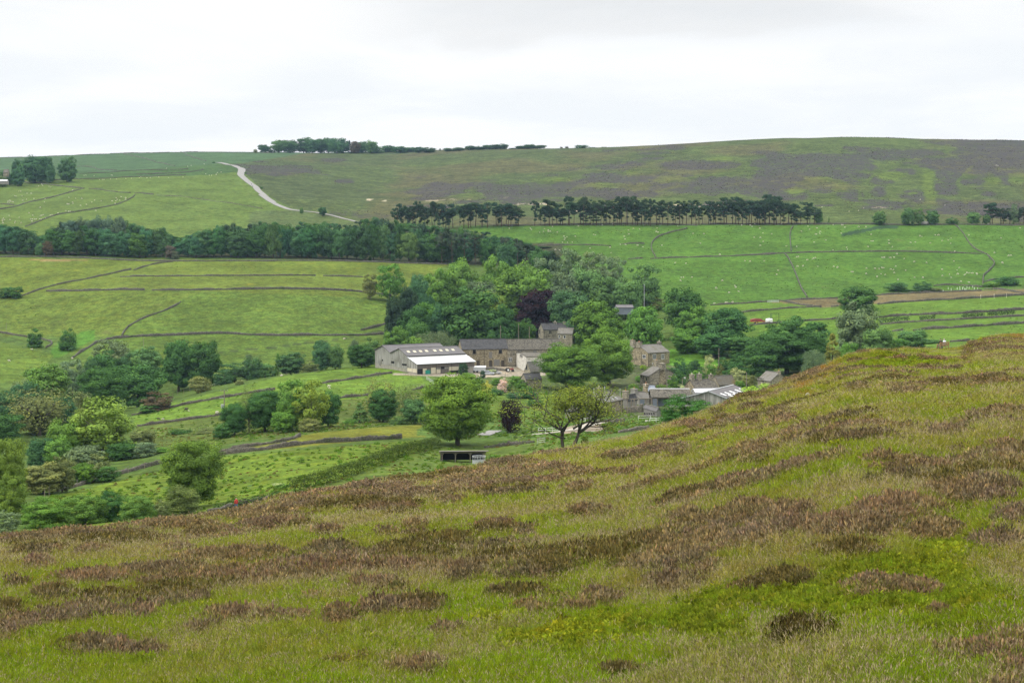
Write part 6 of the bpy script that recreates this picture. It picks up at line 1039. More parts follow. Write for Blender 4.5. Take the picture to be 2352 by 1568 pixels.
# ------------------------------------------------------------------ cattle shed: two bays and a lean to
P0 = pt(*cG(857,797), 505); ph = math.radians(35); a_ = (math.cos(ph), math.sin(ph)); g_ = (-a_[1], a_[0]); Ls = len_to_u(P0, *a_, cG(1757,0)[0])
def alongg(x): return len_to_u(P0, *g_, cG(x, 0)[0])
w1, w2, w3, w4, w5 = alongg(705), alongg(578), alongg(441), alongg(318), alongg(197)
zs = P0.z - 5.2
def zv(x, y): t_ = alongg(x); return ztop(P0, t_, *g_, cG(0, y)[1]) - zs
h0, h1, h2, h3, h4, h5 = P0.z - zs, zv(705, 683), zv(575, 563), zv(441, 628), zv(318, 518), zv(197, 583)
ec = empty('cattle_shed', (P0.x, P0.y, zs), ph, label='big twin gabled cattle shed with boarded ends and a white lean to roof', cat='barn')
gp = [(0, h0 - .1), (w1, h1 - .1), (w2, h2 - .1), (w3, h3 - .1), (w4, h4 - .1), (w5, h5 - .1)]
cl = 2.6
MB().prism([(0, cl + .0), (w5, cl + 1.1)] + gp[::-1], 'x', 0, Ls).build('cladding', mboard, ec)
MB().prism([(.05, 0), (w5 - .05, 0), (w5 - .05, cl + 1.1), (.05, cl)], 'x', .05, Ls - .05).build('wall', mconc, ec)
def roofslab(name, ya, za, yb, zb, m, o0=0., x0=-.35, x1=Ls + .35, th=.12): return MB().prism([(ya, za), (yb, zb), (yb, zb + th), (ya, za + th)], 'x', x0, x1).build(name, m, ec)
roofslab('lean_to_roof', -.5, h0 - .5 * (h1 - h0) / w1 - .15, w1 - .05, h1 - .15 - .1, mtin)
r2 = roofslab('roof', w1 - .3, h1, w2, h2, msheet); roofslab('roof', w2, h2, w3, h3, msheet); roofslab('roof', w3, h3, w4, h4, msheet); roofslab('roof', w4, h4, w5 + .4, h5 - .1, msheet)
for w_, h_ in ((w2, h2), (w4, h4)): MB().tube([(-.4, w_, h_ + .1), (Ls + .4, w_, h_ + .1)], .2, 6).build('ridge_cap', msheet, ec)
MB().box(-.36, Ls + .36, w1 - .45, w1 - .3, h1 - .22, h1 + .05).build('gutter', mlead, ec)
for i, x in enumerate((720, 815, 910, 1003, 1133, 1228, 1323, 1418)):
    q = pt(*cG(x, 622), 512); base = (P0.x + g_[0] * (w1 + (w2 - w1) * .5), P0.y + g_[1] * (w1 + (w2 - w1) * .5)); t_ = len_to_u(base, *a_, cG(x, 0)[0]); ya, yb = w1 + (w2 - w1) * .38, w1 + (w2 - w1) * .60; za, zb = h1 + (h2 - h1) * .38 + .20, h1 + (h2 - h1) * .60 + .20
    MB().add([(t_ - .55, ya, za), (t_ + .55, ya, za), (t_ + .55, yb, zb), (t_ - .55, yb, zb), (t_ - .55, ya, za + .04), (t_ + .55, ya, za + .04), (t_ + .55, yb, zb + .04), (t_ - .55, yb, zb + .04)], [(0,3,2,1),(4,5,6,7),(0,1,5,4),(1,2,6,5),(2,3,7,6),(3,0,4,7)]).build('rooflight', mcream, r2)
def fx(x): return len_to_u(P0, *a_, cG(x, 0)[0])
def fz(x, y): t_ = fx(x); return ztop(P0, t_, *a_, cG(0, y)[1]) - zs
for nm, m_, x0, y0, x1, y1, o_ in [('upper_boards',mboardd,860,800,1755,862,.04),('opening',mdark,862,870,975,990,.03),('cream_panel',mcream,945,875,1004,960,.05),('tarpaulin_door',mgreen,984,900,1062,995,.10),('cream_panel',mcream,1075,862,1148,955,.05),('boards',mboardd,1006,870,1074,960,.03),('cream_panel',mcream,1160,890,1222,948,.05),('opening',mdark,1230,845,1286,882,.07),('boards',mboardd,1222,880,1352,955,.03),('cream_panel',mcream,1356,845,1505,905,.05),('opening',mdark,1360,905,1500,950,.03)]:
    xa, xb = fx(x0), fx(x1); za, zb = fz((x0 + x1) / 2, y1), fz((x0 + x1) / 2, y0); MB().box(xa, xb, -o_, .1, max(za, .1), zb).build(nm, m_, ec)
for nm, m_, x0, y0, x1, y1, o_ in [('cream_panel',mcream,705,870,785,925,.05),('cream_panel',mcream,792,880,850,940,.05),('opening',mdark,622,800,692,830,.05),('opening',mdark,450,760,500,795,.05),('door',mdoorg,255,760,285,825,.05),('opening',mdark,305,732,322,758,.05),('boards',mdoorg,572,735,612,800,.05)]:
    ya, yb = alongg(x1), alongg(x0); t_ = (ya + yb) / 2; za = ztop(P0, t_, *g_, cG(0, y1)[1]) - zs; zb = ztop(P0, t_, *g_, cG(0, y0)[1]) - zs; MB().box(-o_, .1, ya, yb, max(.1, za), zb).build(nm, m_, ec)
for x in (1153, 1398): MB().tube([(fx(x), -.12, .1), (fx(x), -.12, h0 - .2)], .06, 5).build('drainpipe', mlead, ec)
# ------------------------------------------------------------------ field shelter and feeder
dsh = hit(*cM(660, 912)).y; ps = pt(*cM(425, 800), dsh); Lh = len_to_u(ps, 1, .05, cM(880, 0)[0]); g0 = gz(ps.x + 4, ps.y) - .1; eh = empty('field_shelter', (ps.x, ps.y, g0), math.atan(.05), label='open fronted timber field shelter with a grey roof beside the lime tree', cat='shelter'); hs = ps.z - g0
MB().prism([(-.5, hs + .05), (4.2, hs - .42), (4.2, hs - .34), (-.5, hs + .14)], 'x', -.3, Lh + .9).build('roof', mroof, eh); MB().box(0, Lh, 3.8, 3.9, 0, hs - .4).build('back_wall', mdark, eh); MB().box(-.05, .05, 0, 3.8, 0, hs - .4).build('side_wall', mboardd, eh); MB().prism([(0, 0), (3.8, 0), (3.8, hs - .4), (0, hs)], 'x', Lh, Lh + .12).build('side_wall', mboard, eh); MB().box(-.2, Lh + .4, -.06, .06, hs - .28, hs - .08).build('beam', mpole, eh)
for x in (440, 580, 735, 877):
    xx = len_to_u(ps, 1, .05, cM(x, 0)[0]); b = MB().box(xx - .09, xx + .09, -.09, .09, 0, hs - .1); b.tube([(xx, 0, hs - .75), (xx - .4, 0, hs - .2)], .05, 5); b.tube([(xx, 0, hs - .75), (xx + .4, 0, hs - .2)], .05, 5); b.build('post', mpole, eh)
q = onground(cM(825, 0)[0], dsh - 4); er = empty('hay_feeder', q, 0, label='round galvanised hay feeder before the field shelter', cat='feeder'); rr = 1.22
ring = MB(); 
for z_ in (.55, 1.25, 1.4): ring.tube([(rr * math.cos(i * PI / 12), rr * math.sin(i * PI / 12), z_) for i in range(25)], .035, 5)
ring.build('rail', mmetal, er); sk = MB()
for i in range(24):
    a0, a1 = i * PI / 12, (i + 1) * PI / 12; c = [(rr * math.cos(a), rr * math.sin(a)) for a in (a0, a1)]; sk.add([(c[0][0], c[0][1], 0), (c[1][0], c[1][1], 0), (c[1][0], c[1][1], .58), (c[0][0], c[0][1], .58)], [(0,1,2,3)])
sk.build('skirt', mmetal, er); br = MB()
for i in range(14): a = i * 2 * PI / 14; br.tube([(rr * math.cos(a), rr * math.sin(a), .5), (rr * .97 * math.cos(a), rr * .97 * math.sin(a), 1.38)], .025, 4)
br.build('bars', mmetal, er)
# ------------------------------------------------------------------ bodies grown over a skeleton
def skin(name, pts, edges, rad, m, sub=1):
    me = bpy.data.meshes.new(name); me.from_pydata(pts, edges, []); o = bpy.data.objects.new(name, me); COL.objects.link(o)
    md = o.modifiers.new('skin', 'SKIN'); md.use_smooth_shade = True
    for i, v in enumerate(me.skin_vertices[0].data): 
        rr = rad[i]; v.radius = rr if hasattr(rr, '__len__') else (rr, rr); v.use_root = (i == 0)
    s = o.modifiers.new('sub', 'SUBSURF'); s.levels = sub; s.render_levels = sub
    dg = bpy.context.evaluated_depsgraph_get(); res = bpy.data.meshes.new_from_object(o.evaluated_get(dg)); res.name = name; bpy.data.objects.remove(o); res.materials.clear(); res.materials.append(m); return res
mfleece = mat('cream_fleece', (.48,.44,.35), (.58,.54,.44), 6, bump=.4); mface = mat('dark_face', (.10,.085,.07), (.14,.12,.10), 6); mfleeced = mat('dark_fleece', (.05,.043,.036), (.08,.07,.06), 6)
sk_p = [(0,0,.66),(.36,0,.68),(-.36,0,.66),(.56,0,.78),(.74,0,.84),(.88,0,.76),(.34,.14,.34),(.34,.14,.02),(.34,-.14,.34),(.34,-.14,.02),(-.36,.14,.36),(-.42,.14,.18),(-.38,.14,.02),(-.36,-.14,.36),(-.42,-.14,.18),(-.38,-.14,.02),(-.52,0,.60)]
sk_e = [(0,1),(0,2),(1,3),(3,4),(4,5),(1,6),(6,7),(1,8),(8,9),(2,10),(10,11),(11,12),(2,13),(13,14),(14,15),(2,16)]; sk_r = [(.30,.30),(.27,.28),(.27,.28),.13,.10,.055,.07,.035,.07,.035,.08,.05,.035,.08,.05,.035,.05]
SHW = skin('sheep_body', sk_p, sk_e, sk_r, mfleece); SHD = skin('sheep_body', sk_p, sk_e, sk_r, mfleeced)
gr_p = list(sk_p); gr_p[3] = (.58,0,.60); gr_p[4] = (.74,0,.36); gr_p[5] = (.84,0,.14); SHG = skin('sheep_body', gr_p, sk_e, sk_r, mfleece)
ly_p = [(x, y, z - .30 if z > .5 else .06 + z * .1) for x, y, z in sk_p]; SHL = skin('sheep_body', ly_p, sk_e, sk_r, mfleece)
def sheep(cf, pts, label, group, s=1., me=None, dmin=None):
    for x, y in pts:
        q = hit(*cf(x, y), dmin); o = bpy.data.objects.new('sheep', me or random.choice((SHW, SHG, SHG, SHL))); COL.objects.link(o); o.location = q; k = s * random.uniform(.70, .98); o.scale = (k, k, k); o.rotation_euler = (0, 0, random.choice((0, PI)) + random.uniform(-1, 1)); tag(o, label, 'sheep', group)
def flock(where, cf, pts, s=1.): sheep(cf, pts, 'white sheep grazing in ' + where, 'sheep in ' + where, s)
flock('the top left field above the long field wall', cA, [(355,512),(330,527),(365,520),(420,530),(435,535),(160,570),(175,572),(265,590),(230,590),(125,610),(138,611),(190,611),(228,640),(195,650),(290,635),(85,652),(70,655),(92,660),(65,665),(80,664),(108,663),(12,495),(25,496)])
flock('the crowded field below the hill clump', cA, [(588,624),(620,665),(585,682),(575,680),(700,634),(645,632),(620,562),(785,664),(808,646),(865,653),(960,652),(990,655),(995,628),(1002,640),(1025,648),(1038,620),(1076,628),(1075,642),(985,675),(740,684),(690,694),(345,710),(380,664),(248,758),(280,778),(265,808),(280,810),(295,812),(310,812),(345,780),(355,778),(368,774),(340,808),(355,812),(390,802),(430,778),(445,774),(495,757),(560,740),(585,744),(598,742),(635,746),(273,828),(78,780),(165,797),(30,803),(20,815),(38,815),(85,815),(22,828),(130,830),(25,843),(125,842),(180,842),(625,676),(388,636),(820,738)])
flock('the fields between the hill clump and the far lane', cA, [(600,433),(720,434),(735,433),(960,434),(950,433),(805,438),(850,470),(875,470),(890,471),(945,466),(995,465),(1075,463),(1122,460),(1192,454),(1255,457),(1285,455),(1205,448),(1358,450),(1440,453),(1565,450),(1760,422),(1790,433),(1810,434),(1850,428),(1890,408),(1858,410),(1425,372),(1605,358),(1635,350),(1745,338),(1420,380)], .9)
flock('the pasture below the first pines', cC, [(80,889),(260,888),(270,897),(380,890),(372,918),(340,922),(412,905),(414,916),(430,916),(450,874),(490,922),(670,871),(545,957),(558,972),(572,962),(552,984),(645,958),(535,1010),(578,1010),(618,1005),(800,940),(815,943),(875,860),(965,852),(1062,958),(1070,982),(1100,902),(1102,938),(1140,892),(1195,898),(1342,886),(1335,918),(1350,920),(940,1052),(770,1058),(575,1070),(475,1073),(510,1074),(355,1058),(1028,1026),(1075,1030),(1175,1034),(1220,1046),(950,1098),(783,851)])
flock('the pasture between the curving and the middle tumbledown wall', cC, [(1385,1034),(1520,868),(1650,931),(1745,936),(1715,1016),(2065,862),(2140,862),(2155,873),(2180,851),(2220,888),(2248,927),(2322,935),(2175,968),(2228,968),(2250,1000),(2225,1033),(1878,1113),(2405,850)])
flock('the lower pasture left of the winding wall', cC, [(1497,1181),(1588,1187),(2093,1167),(2140,1171),(2260,1168),(1550,1312),(1568,1309),(1643,1307),(1546,1338),(1902,1337),(1850,1401),(2008,1380),(2015,1394),(1958,1436),(2042,1427),(2380,1248),(2365,1282)])
sheep(cC, [(1832,1528),(1928,1522),(1988,1518),(1940,1524)], 'white sheep lying along the pasture foot wall', 'sheep lying along the pasture foot wall', 1.1, SHL)
flock('the upper right pasture under the leafy trees', cD, [(495,869),(570,884),(510,896),(440,914),(600,917),(598,934),(560,937),(570,938),(710,857),(785,860),(795,858),(930,877),(990,873),(810,880),(1035,940),(548,1007),(648,988),(400,1044),(310,1040),(710,1074),(825,1052),(832,1066),(1035,996),(1050,996),(1010,1044),(1188,990),(1188,1017),(1217,1048),(1372,1010),(1413,1004),(1455,954),(1470,957),(1585,946),(1605,944),(1612,946),(1720,970),(1643,995),(1695,990),(1543,1014),(1715,1017),(1750,1086),(780,930)])
flock('the lower right pasture inside the zigzag wall', cD, [(398,1134),(412,1133),(488,1157),(535,1148),(545,1146),(560,1140),(452,1211),(580,1212),(405,1214),(715,1217),(745,1225),(750,1219),(995,1230),(993,1276),(865,1258),(878,1260),(1070,1235),(1105,1236),(1128,1225),(1140,1226),(1086,1303),(1120,1276),(1158,1285),(1205,1238),(1225,1241),(1232,1268),(1245,1213),(1130,1137),(1147,1138),(1193,1139),(1205,1140),(1230,1137),(1257,1108),(1320,1149),(1330,1249),(1403,1175),(1510,1184),(1408,1308),(1480,1310),(1643,1242),(1645,1295),(1705,1282),(1722,1307),(1770,1244),(1775,1280),(1788,1226),(1745,1170),(1833,1288),(1840,1280),(1855,1270),(1872,1271),(1895,1270),(1908,1272),(1937,1273),(1942,1282),(1805,1345),(1265,1325)])
sheep(cD, [(1873,1350)], 'large pale sheep standing alone near the arched wall', None, 1.4)
flock('the pasture beyond the zigzag wall', cD, [(1870,947),(2147,971),(2090,1096),(2210,1124),(2230,1120),(2155,1183),(2165,1185),(2310,884)])
flock('the rough moor behind the leafy trees', cD, [(1455,643),(1668,690),(847,743),(927,738),(615,706),(970,712)])
flock('a line along the fence of the pole field', cE, [(1420,580),(1440,577),(1455,574),(1470,571),(1482,569),(1520,562),(1622,546),(1660,541)])
for cf, x, y, lab, me, k in [(cF,547,512,'white sheep near the lone post on the pole field skyline',SHL,1),(cF,582,499,'white sheep right under the lone post of the pole field',SHL,1),(cF,695,485,'single white sheep on the crest of the pole field',SHL,1),(cF,865,588,'white sheep behind the copse with a lamb',SHW,1.1),(cF,872,598,'white lamb beside the sheep behind the copse',SHW,.7),(cF,968,265,'white sheep under the long meadow wall',SHL,1.1),(cE,1458,762,'white sheep lying at the foot of the transformer pole',SHL,1.25),(cE,1250,745,'dark sheep grazing with a white lamb',SHD,1.1),(cE,1270,750,'white lamb beside the dark grazing sheep',SHW,.7),(cE,1067,806,'dark sheep low in the pole field by the wall',SHD,1.),(cE,1097,804,'white lamb low in the pole field by the wall',SHL,.7),(cE,62,415,'white sheep alone on the left knoll',SHW,1.1),(cE,215,335,'white sheep at the top of the left knoll',SHL,1.1),(cE,484,398,'white sheep at the corner above the stream',SHG,1.)]: sheep(cf, [(x, y)], lab, None, k, me)
# ------------------------------------------------------------------ poles, posts, rails, gates
def pole(cf, x, y0, y1, d, label, name='telegraph_pole', r=.15, arms=0, m=None):
    u0, v0 = cf(x, y0); p = onground(u0, d) if d else hit(*cf(x, y1)); d = p.y; h = ZC + (VH - v0) / F * d - p.z; e = empty(name, p, 0, label=label, cat='pole'); MB().tube([(0,0,-.5),(0,0,h * .5),(0,0,h)], [r, r * .85, r * .7], 8).build('post', m or mpole, e)
    if arms:
        MB().box(-1.1, 1.1, -.06, .06, h - .3, h - .15).build('crossarm', mpole, e); b = MB()
        for q in (-1., 0, 1.): b.tube([(q, 0, h - .15), (q, 0, h + .12)], .05, 6)
        b.build('insulators', mmetal, e); MB().box(-1.5, .1, -.05, .05, h - 2.35, h - 2.25).build('crossarm', mmetal, e); MB().box(-.95, -.2, -.3, .3, h - 5.3, h - 4.2).build('transformer', mmetal, e)
    return e
pole(cE, 1508, 605, 770, None, 'tall pole with crossarm and grey transformer in the green field', 'electricity_pole', .19, 1)
pole(cH, 205, 200, 415, 556, 'bare telegraph pole above the dark barn roof'); pole(cH, 656, 218, 420, 560, 'pale telegraph pole above the mossy range roof'); pole(cH, 487, 170, 330, 585, 'thin pole in the dark trees behind the range'); pole(cC, 1233, 1358, 1560, 625, 'thin pale mast before the village wood', r=.13, m=mmetal)
pole(cI, 1668, 360, 690, 510, 'telegraph pole standing right of the lawn'); pole(cJ, 1515, 150, 350, 448, 'telegraph pole by the orange lichened roof'); pole(cI, 1095, 828, 935, 455, 'stub pole between the gabled cottage and the long roof'); pole(cN, 1318, 362, 560, 398, 'dark post in the yard by the pole frame'); pole(cN, 1215, 385, 570, 396, 'thin post behind the end on house'); pole(cF, 575, 465, 500, None, 'single fence post standing on the pole field crest', 'fence_post', .1); pole(cE, 965, 252, 315, None, 'thin post in the field under the long meadow wall', 'fence_post', .09); pole(cE, 42, 150, 225, None, 'thin post by the old stream wall', 'fence_post', .1); pole(cG, 2240, 940, 1010, 490, 'thin post in the farm garden', 'fence_post', .08)
def posts(cf, pts, label, group, h=1.3, r=.06, m=None, name='fence_post', cat='post'):
    p0_ = None
    me = MB().tube([(0,0,-.3),(0,0,h)], r, 6).mesh(name, m or mpole)
    for x, y in pts: o = bpy.data.objects.new(name, me); COL.objects.link(o); o.location = hit(*cf(x, y)); tag(o, label, cat, group)
posts(cL, [(1640,300),(1808,290),(1963,283)], 'pale new fence post rising from the brown strip lower wall', 'pale posts on the brown strip lower wall', 2.2, .07, mpotw)
posts(cL, [(1720,190),(1805,190),(1857,190),(1985,188),(2045,186),(2083,185),(2172,182)], 'pale fence post at the dark spreading bush', 'posts at the dark spreading bush', 2.3, .06, mpole)
posts(cE, [(1022,700),(1048,690),(1075,680),(1110,665),(1160,652),(1195,640),(1235,628),(1276,615),(1320,602),(1380,588),(1545,556),(1590,548)], 'weathered fence post along the top edge of the pole field', 'posts along the top of the pole field', 1.4, .07)
posts(cE, [(492,1262),(518,1256),(544,1228),(575,1218),(640,1212),(752,1188),(862,1165),(972,1138),(330,1310),(300,1320)], 'fence post beside the near field wall', 'posts beside the near field wall', 1.5, .07)
posts(cK, [(300,198),(425,188),(585,165),(880,142),(1135,118),(1425,100)], 'thin post behind the wall below the hurdles', 'posts behind the wall below the hurdles', 1.7, .05, mpole)
posts(cL, [(740,520),(870,510),(1003,505),(1105,500),(1230,496),(1355,492),(1580,480),(1705,468),(2060,445)], 'thin post set against the tall dark strip wall', 'posts against the tall dark strip wall', 1.7, .05, mpole)
posts(cL, [(1168,215),(1232,180),(1270,192),(1345,182),(1378,170),(1380,195),(1412,182),(1418,172),(1440,190),(1455,196),(1468,168),(1495,172),(1540,160),(1560,182),(1602,188)], 'white tree guard tube in the little walled plot', 'tree guards in the little walled plot', 1.2, .09, mframe, 'tree_guard', 'tree guard')
def railing(label, pts, h=1.1, cf=cN, m=None, name='rail_fence', step=2.2, rails=(.55, 1.05), dmin=None, r=.034):
    P = [hit(*cf(*q)) for q in pts]; e = empty(name, P[0], 0, label=label, cat='fence'); o = P[0]; b = MB()
    for a, c in zip(P, P[1:]):
        for k in rails: b.tube([a - o + Vector((0, 0, k)), c - o + Vector((0, 0, k))], r, 5)
    b.build('rails', m or mframe, e)
    for a, c in zip(P, P[1:]):
        n = max(1, int((c - a).length / step))
        for i in range(n + 1):
            q = a.lerp(c, i / n); q.z = gz(q.x, q.y); q = q - o; MB().tube([q - Vector((0, 0, .2)), q + Vector((0, 0, h))], r * 1.25, 5).build('post', m or mframe, e)
    return e
railing('white railing along the track, seen through the ash', [(-180,900),(40,897),(215,890)]); railing('white railing at the bend by the garden shed', [(1385,705),(1580,698)]); railing('white railing ending at the dark heath bush', [(1565,742),(1765,735)])
railing('silver hurdles closing the gap in the pasture foot wall', [(150,1518),(245,1516)], cf=cD, m=mmetal, name='hurdle_gate', step=1.4, rails=(.2,.5,.8,1.1), r=.06); railing('grey timber gate at the end of the pole field wall', [(1095,525),(1215,515)], cf=cF, m=mpole, name='timber_gate', rails=(.3,.7,1.1)); railing('timber rails with a stile near the lime tree', [(1430,592),(1510,582)], cf=cF, m=mpole, name='timber_fence', rails=(.5,1.)); railing('silver metal gate in the barn paddock', [(1005,1050),(1110,1120)], cf=cG, m=mmetal, name='metal_gate', rails=(.2,.5,.8,1.1), step=4, r=.035); railing('timber yard fence at the corner of the cattle shed', [(635,965),(760,1005),(850,1035)], cf=cG, m=mpole, name='timber_fence', rails=(.4,.8,1.2)); railing('pale gate in the paddock wall left of the ash', [(1435,720),(1515,708)], cf=cM, m=mmetal, name='field_gate', rails=(.3,.7,1.1), step=2); railing('white gate below the stone house end', [(480,725),(555,735)], m=mframe, name='white_gate', rails=(.3,.6,.9,1.2), step=1.5)
railing('low dark fence at the yard of the end on house', [(1160,590),(1300,590)], m=mpole, name='timber_fence', rails=(.4,.9), step=.6)
# ------------------------------------------------------------------ vehicles and odds
def car(loc, rz, label, col):
    e = empty('parked_car', loc, rz, label=label, cat='car'); mb_ = mat('car_paint', col, None, 1, rough=.3, spec=.5)
    low = [(-2.15,.42),(-2.1,.80),(-1.95,.95),(-.9,1.02),(.9,1.0),(1.75,.88),(2.1,.70),(2.15,.40),(1.75,.30),(-1.8,.30)]; cab = [(-1.95,.94),(-1.6,1.34),(-.9,1.50),(.15,1.50),(.95,1.02)]
    b = MB(); b.prism(low, 'y', -.88, .88); b.build('body', mb_, e); n = len(cab); vs = [(x, -.80 + (z - .94) * .28, z) for x, z in cab] + [(x, .80 - (z - .94) * .28, z) for x, z in cab]
    MB().add(vs, [tuple(range(n)), tuple(range(2 * n - 1, n - 1, -1))] + [(i, i + n, (i + 1) % n + n, (i + 1) % n) for i in range(n)]).build('cabin', mb_, e)
    for s in (-1, 1): MB().add([(x, s * (.83 - (z - .94) * .28), z) for x, z in [(-1.62,1.02),(-1.42,1.32),(-.85,1.44),(.1,1.44),(.72,1.05)]], [(0,1,2,3,4)]).build('side_window', mglass, e)
    MB().add([(.22,-.6,1.47),(.22,.6,1.47),(.93,.72,1.06),(.93,-.72,1.06)], [(0,1,2,3)]).build('windscreen', mglass, e).location = (.025, 0, .02)
    for x in (-1.3, 1.35):
        for s in (-.80, .80): w = MB().tube([(x, s - .1, .32), (x, s + .1, .32)], .32, 16).build('wheel', mlead, e); MB().tube([(x, s * 1.135 - .012 * (s > 0), .32), (x, s * 1.14 + .012 * (s > 0), .32)], .19, 12).build('rim', mmetal, w)
    for s in (-.62, .62): MB().box(2.02, 2.13, s - .18, s + .18, .62, .74).build('headlight', mframe, e)
q = onground(cG(1975, 0)[0], 513); car(q, -.12, 'silver hatchback parked by the yard wall', (.42,.44,.47)); q = onground(cG(2085, 0)[0], 516); car(q, .25, 'pale second car nose in behind the silver hatchback', (.50,.50,.50))
q = onground(cG(1775, 0)[0], 520); et = empty('livestock_trailer', q, .08, label='silver box trailer with a white rounded roof in the yard', cat='trailer'); b = MB().box(-3.6, 3.6, -1.1, 1.1, .5, 2.0); b.build('body', mmetal, et)
MB().prism([(1.15 * math.cos(a), 2.0 + .45 * math.sin(a)) for a in np.linspace(0, PI, 9)], 'x', -3.7, 3.7).build('roof', mframe, et); MB().box(-3.64, -3.6, -1., 1., .55, 1.95).build('rear_door', mboard, et)
for x in (-.7, .5):
    for s in (-1.12, 1.12): MB().tube([(x, s - .1, .38), (x, s + .1, .38)], .38, 14).build('wheel', mlead, et)
MB().tube([(3.6, 0, .6), (4.8, 0, .55)], .07, 6).build('drawbar', mlead, et)
mred = mat('red_paint', (.30,.06,.05), (.24,.06,.05), 2, rough=.5); myel = mat('yellow_paint', (.5,.36,.06), (.4,.3,.06), 2)
q = onground(cK(505, 0)[0], 642); em = empty('baler', q, .1, label='faded red farm machine with yellow wheels standing in the field corner', cat='farm machine'); MB().prism([(-3., .9), (-2.9, 2.), (-1., 2.4), (1.6, 2.3), (2.2, 1.6), (3.4, 1.5), (3.4, .9)], 'y', -1.1, 1.1).build('body', mred, em); MB().tube([(3.2, 0, 1.), (5., 0, .7)], .1, 6).build('drawbar', myel, em)
MB().prism([(-2.6, .7), (-2.6, 1.0), (2.2, 1.0), (2.2, .7)], 'y', -1.2, 1.2).build('pickup_reel', myel, em)
for s in (-1.25, 1.25): w = MB().tube([(-.6, s - .15, .62), (-.6, s + .15, .62)], .62, 16).build('wheel', mlead, em); MB().tube([(-.6, s * 1.15 - .01, .62), (-.6, s * 1.16 + .01, .62)], .35, 12).build('rim', myel, w)
q = onground(cK(692, 0)[0], 641); ew = empty('water_tank', q, 0, label='pale round water tank beside the red farm machine', cat='tank'); MB().tube([(0,0,.2),(0,0,1.9),(0,0,2.15)], [1.55,1.6,1.2], 20).build('tank', mframe, ew); MB().tube([(0,0,2.1),(0,0,2.35)], .45, 14).build('lid', mmetal, ew)
q = onground(cK(787, 0)[0], 646); eg = empty('handling_frame', q, .1, label='tall open metal frame behind the water tank', cat='frame'); b = MB()
for x in (-1.9, 1.9):
    for y in (-1, 1): b.tube([(x, y, 0), (x, y, 3.6)], .08, 5)
b.build('legs', mlead, eg); b = MB()
for y in (-1, 1): b.tube([(-1.9, y, 3.6), (1.9, y, 3.6)], .07, 5)
for x in (-1.9, 1.9): b.tube([(x, -1, 3.6), (x, 1, 3.6)], .07, 5)
b.build('top_rails', mlead, eg)
q = onground(cH(345, 0)[0], 525); ex = empty('old_tractor', q, .3, label='small old tractor with a red bonnet parked before the mossy range', cat='tractor'); MB().box(-.2, 1.5, -.3, .3, .7, 1.25).build('bonnet', mred, ex); MB().box(-1., -.2, -.5, .5, .6, 1.0).build('seat_deck', mlead, ex); MB().tube([(1.1, 0, 1.25), (1.1, 0, 1.9)], .05, 6).build('exhaust', mlead, ex); MB().tube([(-.3, 0, 1.2), (-.35, 0, 1.45)], .22, 10).build('steering_wheel', mlead, ex)
for x, r_, s0 in ((-.7, .72, .62), (1.25, .42, .5)):
    for s in (-s0, s0): w = MB().tube([(x, s - .14, r_), (x, s + .14, r_)], r_, 16).build('wheel', mlead, ex); MB().tube([(x, s * 1.25 - .01, r_), (x, s * 1.26 + .01, r_)], r_ * .55, 12).build('rim', mframe, w)
# satellite aerial, garden table, bee hive like shapes
q = onground(cI(1135, 0)[0], 503); eq = empty('garden_chair', q, .5, label='white garden chair among the terraced shrubs', cat='chair'); MB().box(-.45, .45, -.4, .4, .42, .5).build('seat', mframe, eq); MB().box(-.45, .45, .32, .42, .5, 1.25).build('backrest', mframe, eq)
for x in (-.4, .4):
    for y in (-.35, .35): MB().box(x - .04, x + .04, y - .04, y + .04, 0, .42).build('leg', mframe, eq)
q = onground(cN(1100, 0)[0], 402); ea = empty('aerial', q, 0, label='lattice television aerial on a mast behind the end on house', cat='aerial'); hz_ = ZC + (VH - cN(0, 212)[1]) / F * 402 - q.z; MB().tube([(0,0,0),(0,0,hz_)], .05, 6).build('mast', mmetal, ea); b = MB().tube([(-.6,0,hz_-.3),(.5,0,hz_-.2)], .03, 5)
for k in range(6): b.tube([(-.6 + k * .22, -.4, hz_ - .3 + k * .02), (-.6 + k * .22, .4, hz_ - .3 + k * .02)], .02, 4)
b.build('elements', mmetal, ea)
# ------------------------------------------------------------------ rocks
mrock = mat('gritstone', (.20,.185,.15), (.34,.32,.27), 2.2, bump=.6, c3=(.12,.125,.08), s3=1.4); mrockw = mat('pale_gritstone', (.36,.34,.30), (.48,.46,.41), 2.2, bump=.5)
def rock(cf, x, y, w, hh, label, fg=True, flat=.6, m=None, d=None, group=None):
    import bmesh
    u, v = cf(x, y); q = hitf(u, v) if fg else (onground(u, d) if d else hit(u, v)); s = w / F * q.y; hgt = hh / F * q.y; me = bpy.data.meshes.new('rock'); b = bmesh.new(); bmesh.ops.create_icosphere(b, subdivisions=3, radius=1)
    sd = int(x * 7 + y * 3); A = np.array([vv.co[:] for vv in b.verts]); n_ = fbm(A[:, 0] * 1.1 + sd % 50, A[:, 1] * 1.1 + A[:, 2] * 1.4 + sd % 37, 5, 3)
    for i, vv in enumerate(b.verts):
        c = vv.co; 
        for ax in (Vector((.8,.3,.5)), Vector((-.7,.5,.4)), Vector((.1,-.8,.55)), Vector((-.2,.2,.95))):
            ax = ax.normalized(); dd = c.dot(ax) - .72
            if dd > 0: c -= ax * dd * .85
        c *= .75 + .5 * n_[i]; vv.co = (c.x * s * .5, c.y * s * .42, c.z * hgt * .62 + hgt * .30)
    b.to_mesh(me); b.free(); me.materials.append(m or mrock); o = obj('rock', me, None, label=label, cat='rock', group=group); o.location = q; o.rotation_euler = (0, 0, sd % 6); return o
